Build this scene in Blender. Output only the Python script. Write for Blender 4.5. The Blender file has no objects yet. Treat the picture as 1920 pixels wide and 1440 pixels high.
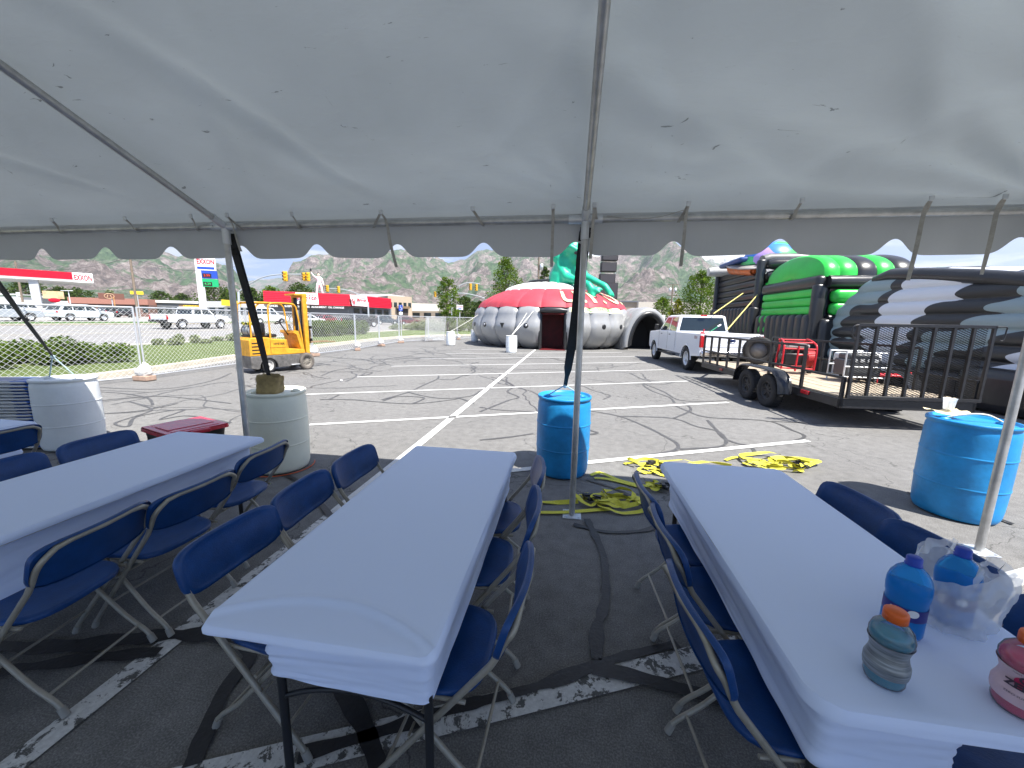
import bpy, bmesh, math, random
from mathutils import Vector, Matrix, noise
R = math.radians
PI = math.pi
scene = bpy.context.scene
COL = scene.collection
random.seed(11)

# ------------------------------------------------------------------ camera
F = 715.0; CX, CY = 960.0, 720.0; H = 1.70
_r = R(1.0); _dx, _dy = 1068 - 960, 602 - 720
_p = math.atan(-(_dy*math.cos(_r) - _dx*math.sin(_r))/F)
UP = Vector((math.sin(_r)*math.cos(_p), -math.cos(_r)*math.cos(_p), -math.sin(_p)))
YC = Vector((_dx, _dy, F)).normalized(); YC = (YC - UP*YC.dot(UP)).normalized()
XC = YC.cross(UP)
if XC.x < 0: XC = -XC
RW = Matrix((XC, YC, UP))                       # image frame -> world
def ray(px, py): return RW @ Vector((px-CX, py-CY, F))
def G(px, py, z=0.0):                           # where a line of sight meets height z
    d = ray(px, py); t = (z-H)/d.z
    return Vector((d.x*t, d.y*t, z))
def D(px, py, Y):                               # ... or the upright plane at distance Y
    d = ray(px, py); t = Y/d.y
    return Vector((d.x*t, Y, H+d.z*t))
def hz(x, y=0):                                 # height of the terrain
    return max(0.0, min(1.0, (-20.0-x)*0.025))
def T(px, py):                                  # line of sight onto terrain
    z = 0.0
    for _ in range(30):
        g = G(px, py, z); z = 0.5*z + 0.5*hz(g.x, g.y)
    return Vector((g.x, g.y, hz(g.x)))
cam_d = bpy.data.cameras.new("camera"); cam = bpy.data.objects.new("camera", cam_d); COL.objects.link(cam)
cx = RW @ Vector((1,0,0)); cy = RW @ Vector((0,-1,0)); cz = RW @ Vector((0,0,-1))
cam.matrix_world = Matrix(((cx.x,cy.x,cz.x,0),(cx.y,cy.y,cz.y,0),(cx.z,cy.z,cz.z,H),(0,0,0,1)))
cam_d.sensor_width = 36; cam_d.lens = F/1920*36; cam_d.clip_start = 0.05; cam_d.clip_end = 30000
scene.camera = cam

# ------------------------------------------------------------------ light
SUN_EL = R(59); sd = Vector((0.8, -0.6, 0)).normalized()*math.cos(SUN_EL) + Vector((0,0,math.sin(SUN_EL)))
ld = bpy.data.lights.new("sun", 'SUN'); ld.energy = 5.0; ld.angle = R(0.55); ld.color = (1.0, 0.955, 0.89)
sun = bpy.data.objects.new("sun", ld); COL.objects.link(sun)
sun.rotation_euler = (-sd).to_track_quat('-Z', 'Y').to_euler()
w = bpy.data.worlds.new("World"); scene.world = w; w.use_nodes = True
nt = w.node_tree; nt.nodes.clear()
def N(t, k, **kw):
    n = t.nodes.new(k)
    for a, b in kw.items(): setattr(n, a, b)
    return n
sky = N(nt, 'ShaderNodeTexSky', sky_type='NISHITA', sun_disc=False, sun_elevation=SUN_EL,
        sun_rotation=math.atan2(0.8, -0.6), altitude=1300, air_density=1.0, dust_density=1.2, ozone_density=2.0)
bg = N(nt, 'ShaderNodeBackground'); bg.inputs[1].default_value = 0.055
out = N(nt, 'ShaderNodeOutputWorld')
tc = N(nt, 'ShaderNodeTexCoord'); sx = N(nt, 'ShaderNodeSeparateXYZ')
nt.links.new(tc.outputs['Generated'], sx.inputs[0])
zz = N(nt, 'ShaderNodeMath', operation='ADD'); zz.inputs[1].default_value = 0.10
nt.links.new(sx.outputs[2], zz.inputs[0])
mx_ = N(nt, 'ShaderNodeMath', operation='MAXIMUM'); mx_.inputs[1].default_value = 0.02
nt.links.new(zz.outputs[0], mx_.inputs[0])
dv = N(nt, 'ShaderNodeVectorMath', operation='DIVIDE')
cb = N(nt, 'ShaderNodeCombineXYZ')
for k in range(3): nt.links.new(mx_.outputs[0], cb.inputs[k])
nt.links.new(tc.outputs['Generated'], dv.inputs[0]); nt.links.new(cb.outputs[0], dv.inputs[1])
nz = N(nt, 'ShaderNodeTexNoise'); nz.inputs['Scale'].default_value = 1.25; nz.inputs['Detail'].default_value = 9
nz.inputs['Roughness'].default_value = 0.58; nz.inputs['Distortion'].default_value = 0.35
nt.links.new(dv.outputs[0], nz.inputs['Vector'])
cr = N(nt, 'ShaderNodeValToRGB'); cr.color_ramp.elements[0].position = 0.50; cr.color_ramp.elements[1].position = 0.62
nt.links.new(nz.outputs[0], cr.inputs[0])
mixc = N(nt, 'ShaderNodeMixRGB'); mixc.inputs[2].default_value = (8.6, 9.2, 9.8, 1)
tint = N(nt, 'ShaderNodeMixRGB', blend_type='MULTIPLY'); tint.inputs[0].default_value = 1.0; tint.inputs[2].default_value = (0.52, 0.80, 1.32, 1)
nt.links.new(sky.outputs[0], tint.inputs[1])
nt.links.new(cr.outputs[0], mixc.inputs[0]); nt.links.new(tint.outputs[0], mixc.inputs[1])
nt.links.new(mixc.outputs[0], bg.inputs[0]); nt.links.new(bg.outputs[0], out.inputs[0])
scene.view_settings.view_transform = 'Standard'; scene.view_settings.look = 'None'
scene.view_settings.exposure = 1.42; scene.view_settings.gamma = 1

# ------------------------------------------------------------------ materials
MC = {}
def mat(name, col, rough=0.6, metal=0.0, var=0.0, vs=6.0, bump=0.0, bs=60.0, spec=0.5, trans=0.0, ior=1.45, coat=0.0, emit=None, alpha=1.0, col2=None):
    if name in MC: return MC[name]
    m = bpy.data.materials.new(name); m.use_nodes = True; t = m.node_tree
    b = t.nodes['Principled BSDF']
    b.inputs['Base Color'].default_value = (*col, 1); b.inputs['Roughness'].default_value = rough
    b.inputs['Metallic'].default_value = metal; b.inputs['Specular IOR Level'].default_value = spec
    b.inputs['Transmission Weight'].default_value = trans; b.inputs['IOR'].default_value = ior
    b.inputs['Coat Weight'].default_value = coat; b.inputs['Alpha'].default_value = alpha
    if emit: b.inputs['Emission Color'].default_value = (*emit[0], 1); b.inputs['Emission Strength'].default_value = emit[1]
    tcn = N(t, 'ShaderNodeTexCoord')
    if var or col2:
        n = N(t, 'ShaderNodeTexNoise'); n.inputs['Scale'].default_value = vs; n.inputs['Detail'].default_value = 6
        n.inputs['Roughness'].default_value = 0.65
        t.links.new(tcn.outputs['Object'], n.inputs['Vector'])
        r = N(t, 'ShaderNodeValToRGB'); e = r.color_ramp.elements
        c2 = col2 or tuple(min(1, c*(1+var)) for c in col); c1 = col if col2 else tuple(c*(1-var) for c in col)
        e[0].position = 0.35; e[0].color = (*c1, 1); e[1].position = 0.68; e[1].color = (*c2, 1)
        t.links.new(n.outputs[0], r.inputs[0]); t.links.new(r.outputs[0], b.inputs['Base Color'])
    if bump:
        n = N(t, 'ShaderNodeTexNoise'); n.inputs['Scale'].default_value = bs; n.inputs['Detail'].default_value = 5
        t.links.new(tcn.outputs['Object'], n.inputs['Vector'])
        bp = N(t, 'ShaderNodeBump'); bp.inputs['Strength'].default_value = bump; bp.inputs['Distance'].default_value = 0.01
        t.links.new(n.outputs[0], bp.inputs['Height']); t.links.new(bp.outputs[0], b.inputs['Normal'])
    MC[name] = m; return m

# ------------------------------------------------------------------ mesh builder
def bx_mesh(sx_, sy_, sz_, r, seg):
    bm = bmesh.new(); bmesh.ops.create_cube(bm, size=1)
    bmesh.ops.scale(bm, vec=(sx_, sy_, sz_), verts=bm.verts)
    if r > 0: bmesh.ops.bevel(bm, geom=list(bm.edges), offset=r, segments=seg, profile=0.5, affect='EDGES')
    bm.verts.index_update()
    v = [tuple(q.co) for q in bm.verts]; f = [[q.index for q in fc.verts] for fc in bm.faces]
    bm.free(); return v, f
BXC = {}
class MB:
    def __init__(s): s.v = []; s.f = []; s.sm = []; s.M = Matrix()
    def add(s, vs, fs, M=None, smooth=False):
        o = len(s.v); MM = s.M @ M if M is not None else s.M
        s.v += [tuple(MM @ Vector(p)) for p in vs]
        s.f += [[i+o for i in q] for q in fs]; s.sm += [smooth]*len(fs); return s
    def box(s, c, sz, r=0.0, seg=2, rot=None, smooth=None):
        k = (round(sz[0],4), round(sz[1],4), round(sz[2],4), round(r,4), seg)
        if k not in BXC: BXC[k] = bx_mesh(*k)
        M = Matrix.Translation(c)
        if rot is not None: M = M @ (rot if isinstance(rot, Matrix) else Matrix.Rotation(rot, 4, 'Z'))
        v_, f_ = BXC[k]
        if r > 0 and smooth is None:      # flat faces stay flat, only the rounded edges are smoothed
            o0 = len(s.sm); s.add(v_, f_, M, True)
            for i_, q in enumerate(f_):
                a_, b_, c_ = Vector(v_[q[0]]), Vector(v_[q[1]]), Vector(v_[q[2]]); n_ = (b_-a_).cross(c_-b_)
                if n_.length > 0 and max(abs(n_.x), abs(n_.y), abs(n_.z)) > 0.999*n_.length: s.sm[o0+i_] = False
            return s
        return s.add(v_, f_, M, bool(smooth))
    def tube(s, pts, r, n=8, closed=False, caps=True, rx=None):
        pts = [Vector(p) for p in pts]; k = len(pts); rs = r if isinstance(r, (list, tuple)) else [r]*k
        vs = []; fs = []; prev = None
        for i in range(k):
            a = pts[i-1] if (i > 0 or closed) else pts[i]; b = pts[(i+1) % k] if (i < k-1 or closed) else pts[i]
            t = (b-a)
            if t.length < 1e-9: t = Vector((0,0,1))
            t.normalize()
            if prev is None:
                u = Vector((0,0,1)).cross(t)
                if u.length < 0.05: u = Vector((1,0,0)).cross(t)
                u.normalize()
            else:
                u = prev - t*prev.dot(t); u.normalize()
            prev = u; v = t.cross(u)
            for j in range(n):
                an = 2*PI*j/n; vs.append(pts[i] + (u*math.cos(an)*(rx or 1) + v*math.sin(an))*rs[i])
        for i in range(k if closed else k-1):
            for j in range(n):
                a = i*n+j; b = i*n+(j+1) % n; c = ((i+1) % k)*n+(j+1) % n; d = ((i+1) % k)*n+j
                fs.append([a, b, c, d])
        s.add(vs, fs, None, True)
        if caps and not closed:
            s.add(vs[:n], [list(range(n))[::-1]]); s.add(vs[-n:], [list(range(n))])
        return s
    def lathe(s, prof, n=32, M=None, closed_bottom=False, smooth=True, wob=None):
        vs = []; fs = []
        for (r, z) in prof:
            for j in range(n):
                a = 2*PI*j/n; rr = r*(wob(a, z) if wob else 1)
                vs.append((rr*math.cos(a), rr*math.sin(a), z))
        for i in range(len(prof)-1):
            for j in range(n):
                fs.append([i*n+j, i*n+(j+1) % n, (i+1)*n+(j+1) % n, (i+1)*n+j])
        return s.add(vs, fs, M, smooth)
    def cyl(s, a, b, r, n=16, smooth=True): return s.tube([a, b], r, n)
    def prism(s, outline, depth, M=None, bev=0.0, smooth=False):
        # outline in (y,z); extruded along x from -depth/2 to depth/2
        bm = bmesh.new(); h = depth/2
        v0 = [bm.verts.new((-h, p[0], p[1])) for p in outline]; v1 = [bm.verts.new((h, p[0], p[1])) for p in outline]
        n = len(outline); fa = bm.faces.new(v0); fb = bm.faces.new(v1[::-1])
        for i in range(n): bm.faces.new((v0[i], v1[i], v1[(i+1) % n], v0[(i+1) % n])[::-1])
        bmesh.ops.recalc_face_normals(bm, faces=bm.faces)
        if bev > 0:
            bmesh.ops.bevel(bm, geom=[e for f in (fa, fb) for e in f.edges], offset=bev, segments=3, profile=0.6, affect='EDGES')
        bmesh.ops.triangulate(bm, faces=[f for f in bm.faces if len(f.verts) > 4])
        bm.verts.index_update(); vs = [tuple(q.co) for q in bm.verts]; fs = [[q.index for q in f.verts] for f in bm.faces]
        bm.free(); return s.add(vs, fs, M, smooth)
    def grid(s, fn, nu, nv, M=None, smooth=True, thick=None):
        vs = [fn(i/nu, j/nv) for j in range(nv+1) for i in range(nu+1)]
        fs = [[j*(nu+1)+i, j*(nu+1)+i+1, (j+1)*(nu+1)+i+1, (j+1)*(nu+1)+i] for j in range(nv) for i in range(nu)]
        return s.add(vs, fs, M, smooth)
    def quad(s, a, b, c, d): return s.add([a, b, c, d], [[0, 1, 2, 3]])
    def hexa(s, p, M=None): # 8 points bottom 4 ccw then top 4
        return s.add(p, [[3,2,1,0],[4,5,6,7],[0,1,5,4],[1,2,6,5],[2,3,7,6],[3,0,4,7]], M)
    def ball(s, c, r, n=12, sq=(1,1,1)):
        vs = []; fs = []; m = max(4, n//2)
        for i in range(m+1):
            th = PI*i/m
            for j in range(n):
                a = 2*PI*j/n; vs.append((c[0]+r*sq[0]*math.sin(th)*math.cos(a), c[1]+r*sq[1]*math.sin(th)*math.sin(a), c[2]+r*sq[2]*math.cos(th)))
        for i in range(m):
            for j in range(n): fs.append([i*n+j, (i+1)*n+j, (i+1)*n+(j+1) % n, i*n+(j+1) % n])
        return s.add(vs, fs, None, True)
    def build(s, name, m, parent=None, weld=False):
        me = bpy.data.meshes.new(name); me.from_pydata(s.v, [], s.f)
        me.polygons.foreach_set('use_smooth', s.sm)
        ms = m if isinstance(m, (list, tuple)) else [m]
        for q in ms: me.materials.append(q)
        if weld:
            bm = bmesh.new(); bm.from_mesh(me); bmesh.ops.remove_doubles(bm, verts=bm.verts, dist=1e-4); bm.to_mesh(me); bm.free()
        me.validate(); me.update()
        o = bpy.data.objects.new(name, me); COL.objects.link(o)
        if parent: o.parent = parent
        return o
def tag(o, label=None, cat=None, group=None, kind=None):
    if label: o['label'] = label
    if cat: o['category'] = cat
    if group: o['group'] = group
    if kind: o['kind'] = kind
    return o
def empty(name, loc=(0,0,0), rz=0.0, label=None, cat=None, group=None):
    o = bpy.data.objects.new(name, None); COL.objects.link(o); o.location = loc; o.rotation_euler = (0, 0, rz)
    o.empty_display_size = 0.1; return tag(o, label, cat, group)
def kids(o): return [c for c in bpy.data.objects if c.parent == o]
KC = {}
def copy_tree(o, parent=None):
    c = o.copy(); COL.objects.link(c)
    if parent: c.parent = parent
    for ch in KC.get(o.name) or kids(o): copy_tree(ch, c)
    return c
def text(st, size, m, parent, M, name='lettering', ext=0.004, bold=0.0, sx_=1.0, align='CENTER', fit=None):
    cu = bpy.data.curves.new(name, 'FONT'); cu.body = st; cu.size = size; cu.extrude = ext; cu.offset = bold
    cu.align_x = align; cu.align_y = 'CENTER'; cu.resolution_u = 3
    to = bpy.data.objects.new('tmp', cu); COL.objects.link(to)
    dg = bpy.context.evaluated_depsgraph_get(); me = bpy.data.meshes.new_from_object(to.evaluated_get(dg))
    bpy.data.objects.remove(to); me.transform(Matrix.Scale(sx_, 4, (1,0,0)))
    if fit:
        xs = [v.co.x for v in me.vertices]; me.transform(Matrix.Scale(fit/(max(xs)-min(xs)), 4, (1,0,0)))
    me.transform(M); me.materials.clear(); me.materials.append(m); me.name = name
    o = bpy.data.objects.new(name, me); COL.objects.link(o)
    if parent: o.parent = parent
    return o
def facing(loc, n, up=Vector((0,0,1))):          # matrix whose z axis is n, y axis up (for lettering)
    n = Vector(n).normalized(); x = up.cross(n).normalized(); y = n.cross(x)
    return Matrix(((x.x,y.x,n.x,loc[0]),(x.y,y.y,n.y,loc[1]),(x.z,y.z,n.z,loc[2]),(0,0,0,1)))
def smooth_path(pts, per=6):
    P_ = [Vector(p) for p in pts]; out_ = []
    for i in range(len(P_)-1):
        p0 = P_[max(0,i-1)]; p1 = P_[i]; p2 = P_[i+1]; p3 = P_[min(len(P_)-1, i+2)]
        for k in range(per):
            t = k/per; out_.append(0.5*((2*p1)+(-p0+p2)*t+(2*p0-5*p1+4*p2-p3)*t*t+(-p0+3*p1-3*p2+p3)*t**3))
    out_.append(P_[-1]); return out_
def blob(name, parts, voxel, m, parent=None, sm=8):  # continuous organic surface out of overlapping tapered limbs
    mb = MB()
    for p in parts:
        if p[0] == 'b': mb.ball(p[1], p[2], 16, p[3] if len(p) > 3 else (1,1,1))
        else:
            pts, rs = p[1], p[2]; mb.tube(pts, rs, 12)
            for q, r_ in zip(pts, rs): mb.ball(q, r_*0.98, 12)
    o = mb.build('tmp', m)
    md = o.modifiers.new('r', 'REMESH'); md.mode = 'VOXEL'; md.voxel_size = voxel; md.use_smooth_shade = True
    ms_ = o.modifiers.new('s', 'SMOOTH'); ms_.iterations = sm; ms_.factor = 0.5
    dg = bpy.context.evaluated_depsgraph_get(); me = bpy.data.meshes.new_from_object(o.evaluated_get(dg))
    bpy.data.objects.remove(o); me.materials.clear(); me.materials.append(m); me.name = name
    for p in me.polygons: p.use_smooth = True
    r = bpy.data.objects.new(name, me); COL.objects.link(r)
    if parent: r.parent = parent
    return r

# common materials
M_alu = mat('aluminium', (0.50,0.50,0.49), 0.42, 0.75, var=0.16, vs=9, bump=0.05, bs=60)
M_galv = mat('galvanised_steel', (0.62,0.64,0.66), 0.45, 0.6, var=0.1)
M_black = mat('black_plastic', (0.012,0.012,0.013), 0.45)
M_blackmetal = mat('black_painted_steel', (0.016,0.016,0.018), 0.4, var=0.3, vs=14, bump=0.1)
M_rubber = mat('rubber', (0.02,0.02,0.021), 0.8, var=0.3, vs=20, bump=0.2)
M_white = mat('white_paint', (0.72,0.73,0.74), 0.35, var=0.05)
M_web = mat('grey_webbing', (0.35,0.34,0.31), 0.8, var=0.15, vs=30)
M_bweb = mat('black_webbing', (0.018,0.019,0.022), 0.7, var=0.3, vs=40, bump=0.2, bs=200)
M_glass = mat('dark_glass', (0.02,0.028,0.03), 0.06, spec=0.8)
M_red = mat('red_paint', (0.55,0.02,0.03), 0.35, var=0.1)
M_chrome = mat('chrome', (0.7,0.7,0.72), 0.15, 1.0)
M_concrete = mat('concrete', (0.42,0.38,0.31), 0.9, var=0.18, vs=3, bump=0.3)
# ================================================================== setting
def ramp(t, src, stops, const=False):
    r = N(t, 'ShaderNodeValToRGB'); e = r.color_ramp.elements
    if const: r.color_ramp.interpolation = 'CONSTANT'
    while len(e) < len(stops): e.new(0.5)
    for q, (p, c) in zip(e, stops): q.position = p; q.color = (*c, 1) if len(c) == 3 else c
    t.links.new(src, r.inputs[0]); return r
def mixn(t, fac, a, b, mode='MIX'):
    m = N(t, 'ShaderNodeMixRGB', blend_type=mode)
    for i, v in ((0, fac), (1, a), (2, b)):
        if isinstance(v, (int, float)): m.inputs[i].default_value = v
        elif isinstance(v, tuple): m.inputs[i].default_value = (*v, 1)
        else: t.links.new(v, m.inputs[i])
    return m.outputs[0]
def noise_n(t, vec, sc, det=6, ro=0.6, dist=0.0):
    n = N(t, 'ShaderNodeTexNoise'); n.inputs['Scale'].default_value = sc; n.inputs['Detail'].default_value = det
    n.inputs['Roughness'].default_value = ro; n.inputs['Distortion'].default_value = dist
    t.links.new(vec, n.inputs['Vector']); return n.outputs[0]
def asphalt_mat(name, base, lo, rough=0.9):
    m = bpy.data.materials.new(name); m.use_nodes = True; t = m.node_tree; b = t.nodes['Principled BSDF']
    tcn = N(t, 'ShaderNodeTexCoord').outputs['Object']
    big = ramp(t, noise_n(t, tcn, 0.35, 5), [(0.3, lo), (0.7, base)]).outputs[0]
    med = ramp(t, noise_n(t, tcn, 9, 6), [(0.35, (0.80,)*3), (0.7, (1.08,)*3)]).outputs[0]
    c = mixn(t, 1.0, big, med, 'MULTIPLY')
    fine = ramp(t, noise_n(t, tcn, 130, 2, 0.7), [(0.40, (0.62,)*3), (0.52, (1.0,)*3), (0.70, (1.7,)*3)]).outputs[0]
    c = mixn(t, 0.7, c, mixn(t, 1.0, c, fine, 'MULTIPLY'))
    vo = N(t, 'ShaderNodeTexVoronoi', feature='DISTANCE_TO_EDGE'); vo.inputs['Scale'].default_value = 0.42
    wv = N(t, 'ShaderNodeVectorMath', operation='ADD'); t.links.new(tcn, wv.inputs[0])
    nn = N(t, 'ShaderNodeTexNoise'); nn.inputs['Scale'].default_value = 1.3; nn.inputs['Detail'].default_value = 7
    t.links.new(tcn, nn.inputs['Vector'])
    sc = N(t, 'ShaderNodeVectorMath', operation='SCALE'); sc.inputs['Scale'].default_value = 1.4
    t.links.new(nn.outputs['Color'], sc.inputs[0]); t.links.new(sc.outputs[0], wv.inputs[1]); t.links.new(wv.outputs[0], vo.inputs['Vector'])
    hair = ramp(t, vo.outputs['Distance'], [(0.0, (0.45,)*3), (0.0045, (1,1,1))]).outputs[0]
    c = mixn(t, 1.0, c, hair, 'MULTIPLY')
    spots = ramp(t, noise_n(t, tcn, 2.1, 3), [(0.66, (1,1,1)), (0.74, (0.72,)*3)]).outputs[0]
    c = mixn(t, 0.7, c, mixn(t, 1.0, c, spots, 'MULTIPLY'))
    t.links.new(c, b.inputs['Base Color']); b.inputs['Roughness'].default_value = rough; b.inputs['Specular IOR Level'].default_value = 0.3
    bp = N(t, 'ShaderNodeBump'); bp.inputs['Strength'].default_value = 0.5; bp.inputs['Distance'].default_value = 0.006
    t.links.new(noise_n(t, tcn, 160, 3), bp.inputs['Height']); t.links.new(bp.outputs[0], b.inputs['Normal'])
    return m
M_asph = asphalt_mat('parking_asphalt', (0.205,0.202,0.193), (0.163,0.160,0.154))
M_road = asphalt_mat('road_asphalt', (0.27,0.265,0.26), (0.23,0.225,0.22))
def worn_paint(name, thr=0.47):
    m = bpy.data.materials.new(name); m.use_nodes = True; t = m.node_tree; b = t.nodes['Principled BSDF']
    tcn = N(t, 'ShaderNodeTexCoord').outputs['Object']
    n1 = noise_n(t, tcn, 14, 9, 0.75, 0.4)
    c = mixn(t, ramp(t, n1, [(thr-0.015, (0,0,0)), (thr+0.015, (1,1,1))]).outputs[0], (0.10,0.10,0.095), (0.62,0.62,0.60))
    c = mixn(t, 1.0, c, ramp(t, noise_n(t, tcn, 60, 3), [(0.3, (0.8,)*3), (0.7, (1.05,)*3)]).outputs[0], 'MULTIPLY')
    t.links.new(c, b.inputs['Base Color']); b.inputs['Roughness'].default_value = 0.8
    return m
M_line = worn_paint('worn_white_paint', 0.36); M_line2 = worn_paint('broken_white_paint', 0.46)
def grass_mat(name, a, b_, c_):
    m = bpy.data.materials.new(name); m.use_nodes = True; t = m.node_tree; b = t.nodes['Principled BSDF']
    tcn = N(t, 'ShaderNodeTexCoord').outputs['Object']
    c = mixn(t, ramp(t, noise_n(t, tcn, 0.5, 6), [(0.35, (0,0,0)), (0.7, (1,1,1))]).outputs[0], a, b_)
    c = mixn(t, ramp(t, noise_n(t, tcn, 26, 4, 0.8), [(0.45, (0,0,0)), (0.75, (0.7,)*3)]).outputs[0], c, c_)
    t.links.new(c, b.inputs['Base Color']); b.inputs['Roughness'].default_value = 0.9
    bp = N(t, 'ShaderNodeBump'); bp.inputs['Strength'].default_value = 1.0; bp.inputs['Distance'].default_value = 0.05
    t.links.new(noise_n(t, tcn, 45, 4), bp.inputs['Height']); t.links.new(bp.outputs[0], b.inputs['Normal'])
    return m
M_grass = grass_mat('lawn', (0.095,0.14,0.03), (0.14,0.18,0.045), (0.06,0.09,0.02))
M_dirt = mat('bare_ground', (0.22,0.19,0.14), 0.95, col2=(0.14,0.15,0.08), vs=0.05)

# ground: one sheet to the horizon, rising 1 m beyond the road
XB = [-9000, -60, -20, 9000]
mb = MB()
for i in range(3):
    a, b = XB[i], XB[i+1]; mb.quad((a,-400,hz(a)-0.03), (b,-400,hz(b)-0.03), (b,9000,hz(b)-0.03), (a,9000,hz(a)-0.03))
tag(mb.build('ground', M_dirt), kind='structure')
def sheet(name, x0, x1, y0, y1, dz, m, cuts=(-60,-20)):
    xs = sorted([x0, x1]+[c for c in cuts if x0 < c < x1]); mb = MB()
    for a, b in zip(xs, xs[1:]): mb.quad((a,y0,hz(a)+dz), (b,y0,hz(b)+dz), (b,y1,hz(b)+dz), (a,y1,hz(a)+dz))
    return tag(mb.build(name, m), kind='structure')
# lot outline (kerb line)
KL = smooth_path([(-13.2,-30,0),(-12.6,-6,0),(-12.3,3,0),(-12.0,7,0),(-12.3,10,0),(-13.2,14,0),(-13.9,19.5,0),(-14.6,27,0),(-14.2,33,0),(-12.2,37.5,0),(-8,40,0),(0,41,0),(14,41.5,0),(60,42,0)], 8)
mb = MB(); n = len(KL)
loop = [(p.x,p.y,0.0) for p in KL] + [(60,-30,0.0)]
bm = bmesh.new(); f = bm.faces.new([bm.verts.new(p) for p in loop]); bmesh.ops.triangulate(bm, faces=[f])
bmesh.ops.recalc_face_normals(bm, faces=bm.faces)
me = bpy.data.meshes.new('parking_lot'); bm.to_mesh(me); bm.free(); me.materials.append(M_asph)
lot = bpy.data.objects.new('parking_lot', me); COL.objects.link(lot); tag(lot, kind='structure')
def ribbon(mb, pts, w, z, M=None):
    pts = [Vector(p) for p in pts]; vs = []
    for i, p in enumerate(pts):
        t = (pts[min(i+1,len(pts)-1)]-pts[max(i-1,0)]); t.z = 0; t.normalize(); nrm = Vector((-t.y,t.x,0))
        ww = w[i] if isinstance(w, list) else w
        vs += [p+nrm*ww/2+Vector((0,0,z)), p-nrm*ww/2+Vector((0,0,z))]
    mb.add(vs, [[2*i, 2*i+1, 2*i+3, 2*i+2] for i in range(len(pts)-1)])
# kerb with gutter
def kerb(name, path, inward=1):
    mb = MB(); prof = [(0.0,-0.02),(0.02,0.13),(0.05,0.15),(0.17,0.15),(0.17,-0.02)]; vs = []; fs = []; k = len(prof)
    for i, p in enumerate(path):
        t = (path[min(i+1,len(path)-1)]-path[max(i-1,0)]); t.normalize(); nr = Vector((-t.y,t.x,0))*inward
        for (u, z) in prof: vs.append(p+nr*u+Vector((0,0,z)))
    for i in range(len(path)-1):
        for j in range(k-1): fs.append([i*k+j, i*k+j+1, (i+1)*k+j+1, (i+1)*k+j])
    mb.add(vs, fs)
    return tag(mb.build(name, M_concrete), kind='structure')
kerb('kerb', KL, 1)
mb = MB(); ribbon(mb, [p+Vector((0.25 if p.y < 36 else 0, -0.2 if p.y > 34 else 0, 0)) for p in KL], 0.42, 0.006)
tag(mb.build('gutter', mat('gutter_concrete', (0.30,0.29,0.26), 0.9, var=0.2, vs=2)), kind='structure')
# grass verge behind kerb
mb = MB(); KG = [p+Vector((-0.16,0.1 if p.y > 34 else 0,0)) for p in KL]
left = [p for p in KG if p.y < 37]
for a, b in zip(left, left[1:]):
    mb.quad((a.x,a.y,0.12),(b.x,b.y,0.12),(-21.4,b.y,hz(-21.4)+0.10),(-21.4,a.y,hz(-21.4)+0.10))
far = [p for p in KG if p.y >= 36.6]
for a, b in zip(far, far[1:]):
    mb.quad((a.x,a.y,0.12),(b.x,b.y,0.12),(b.x,55,0.10),(a.x,55,0.10))
mb.quad((-21.4,36,0.14),(far[0].x,36.6,0.12),(far[0].x,55,0.10),(-21.4,55,0.10))
tag(mb.build('grass_verge', M_grass), kind='structure')
sheet('road', -43, -21.6, -60, 600, 0.02, M_road); sheet('cross_street', -21.6, 120, 56, 72, 0.012, M_road)
sheet('pavement', -22.0, -21.4, -60, 55, 0.12, M_concrete)
sheet('far_grass', -47.5, -43.2, -60, 64, 0.12, grass_mat('roadside_lawn', (0.05,0.12,0.02),(0.08,0.16,0.03),(0.03,0.07,0.012)))
mb = MB(); mb.quad((-43.2,-60,hz(-43)+0.03),(-43.2,64,hz(-43)+0.03),(-43.2,64,hz(-43)+0.16),(-43.2,-60,hz(-43)+0.16))
mb.quad((-43.2,-60,hz(-43)+0.16),(-43.2,64,hz(-43)+0.16),(-43.45,64,hz(-43)+0.165),(-43.45,-60,hz(-43)+0.165))
tag(mb.build('far_kerb', M_concrete), kind='structure')
sheet('forecourt', -120, -47.5, -60, 64, 0.10, mat('pale_forecourt', (0.30,0.29,0.27), 0.9, var=0.1, vs=0.4))
sheet('shop_yard', -130, -43, 82, 160, 0.04, M_road); sheet('shop_yard', -20, 120, 74, 160, 0.02, M_road)
mb = MB()
for xx in (-25.2,-28.8,-35.5,-39.1):
    y = -50
    while y < 300: mb.quad((xx,y,hz(xx)+0.025),(xx+0.12,y,hz(xx+0.12)+0.025),(xx+0.12,y+3,hz(xx+0.12)+0.025),(xx,y+3,hz(xx)+0.025)); y += 9
for xx in (-31.6,-32.6): mb.quad((xx,-50,hz(xx)+0.025),(xx+0.1,-50,hz(xx+0.1)+0.025),(xx+0.1,300,hz(xx+0.1)+0.025),(xx,300,hz(xx)+0.025))
tag(mb.build('lane_markings', mat('road_paint', (0.5,0.45,0.3), 0.8, var=0.2, vs=4)), kind='structure')

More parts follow.
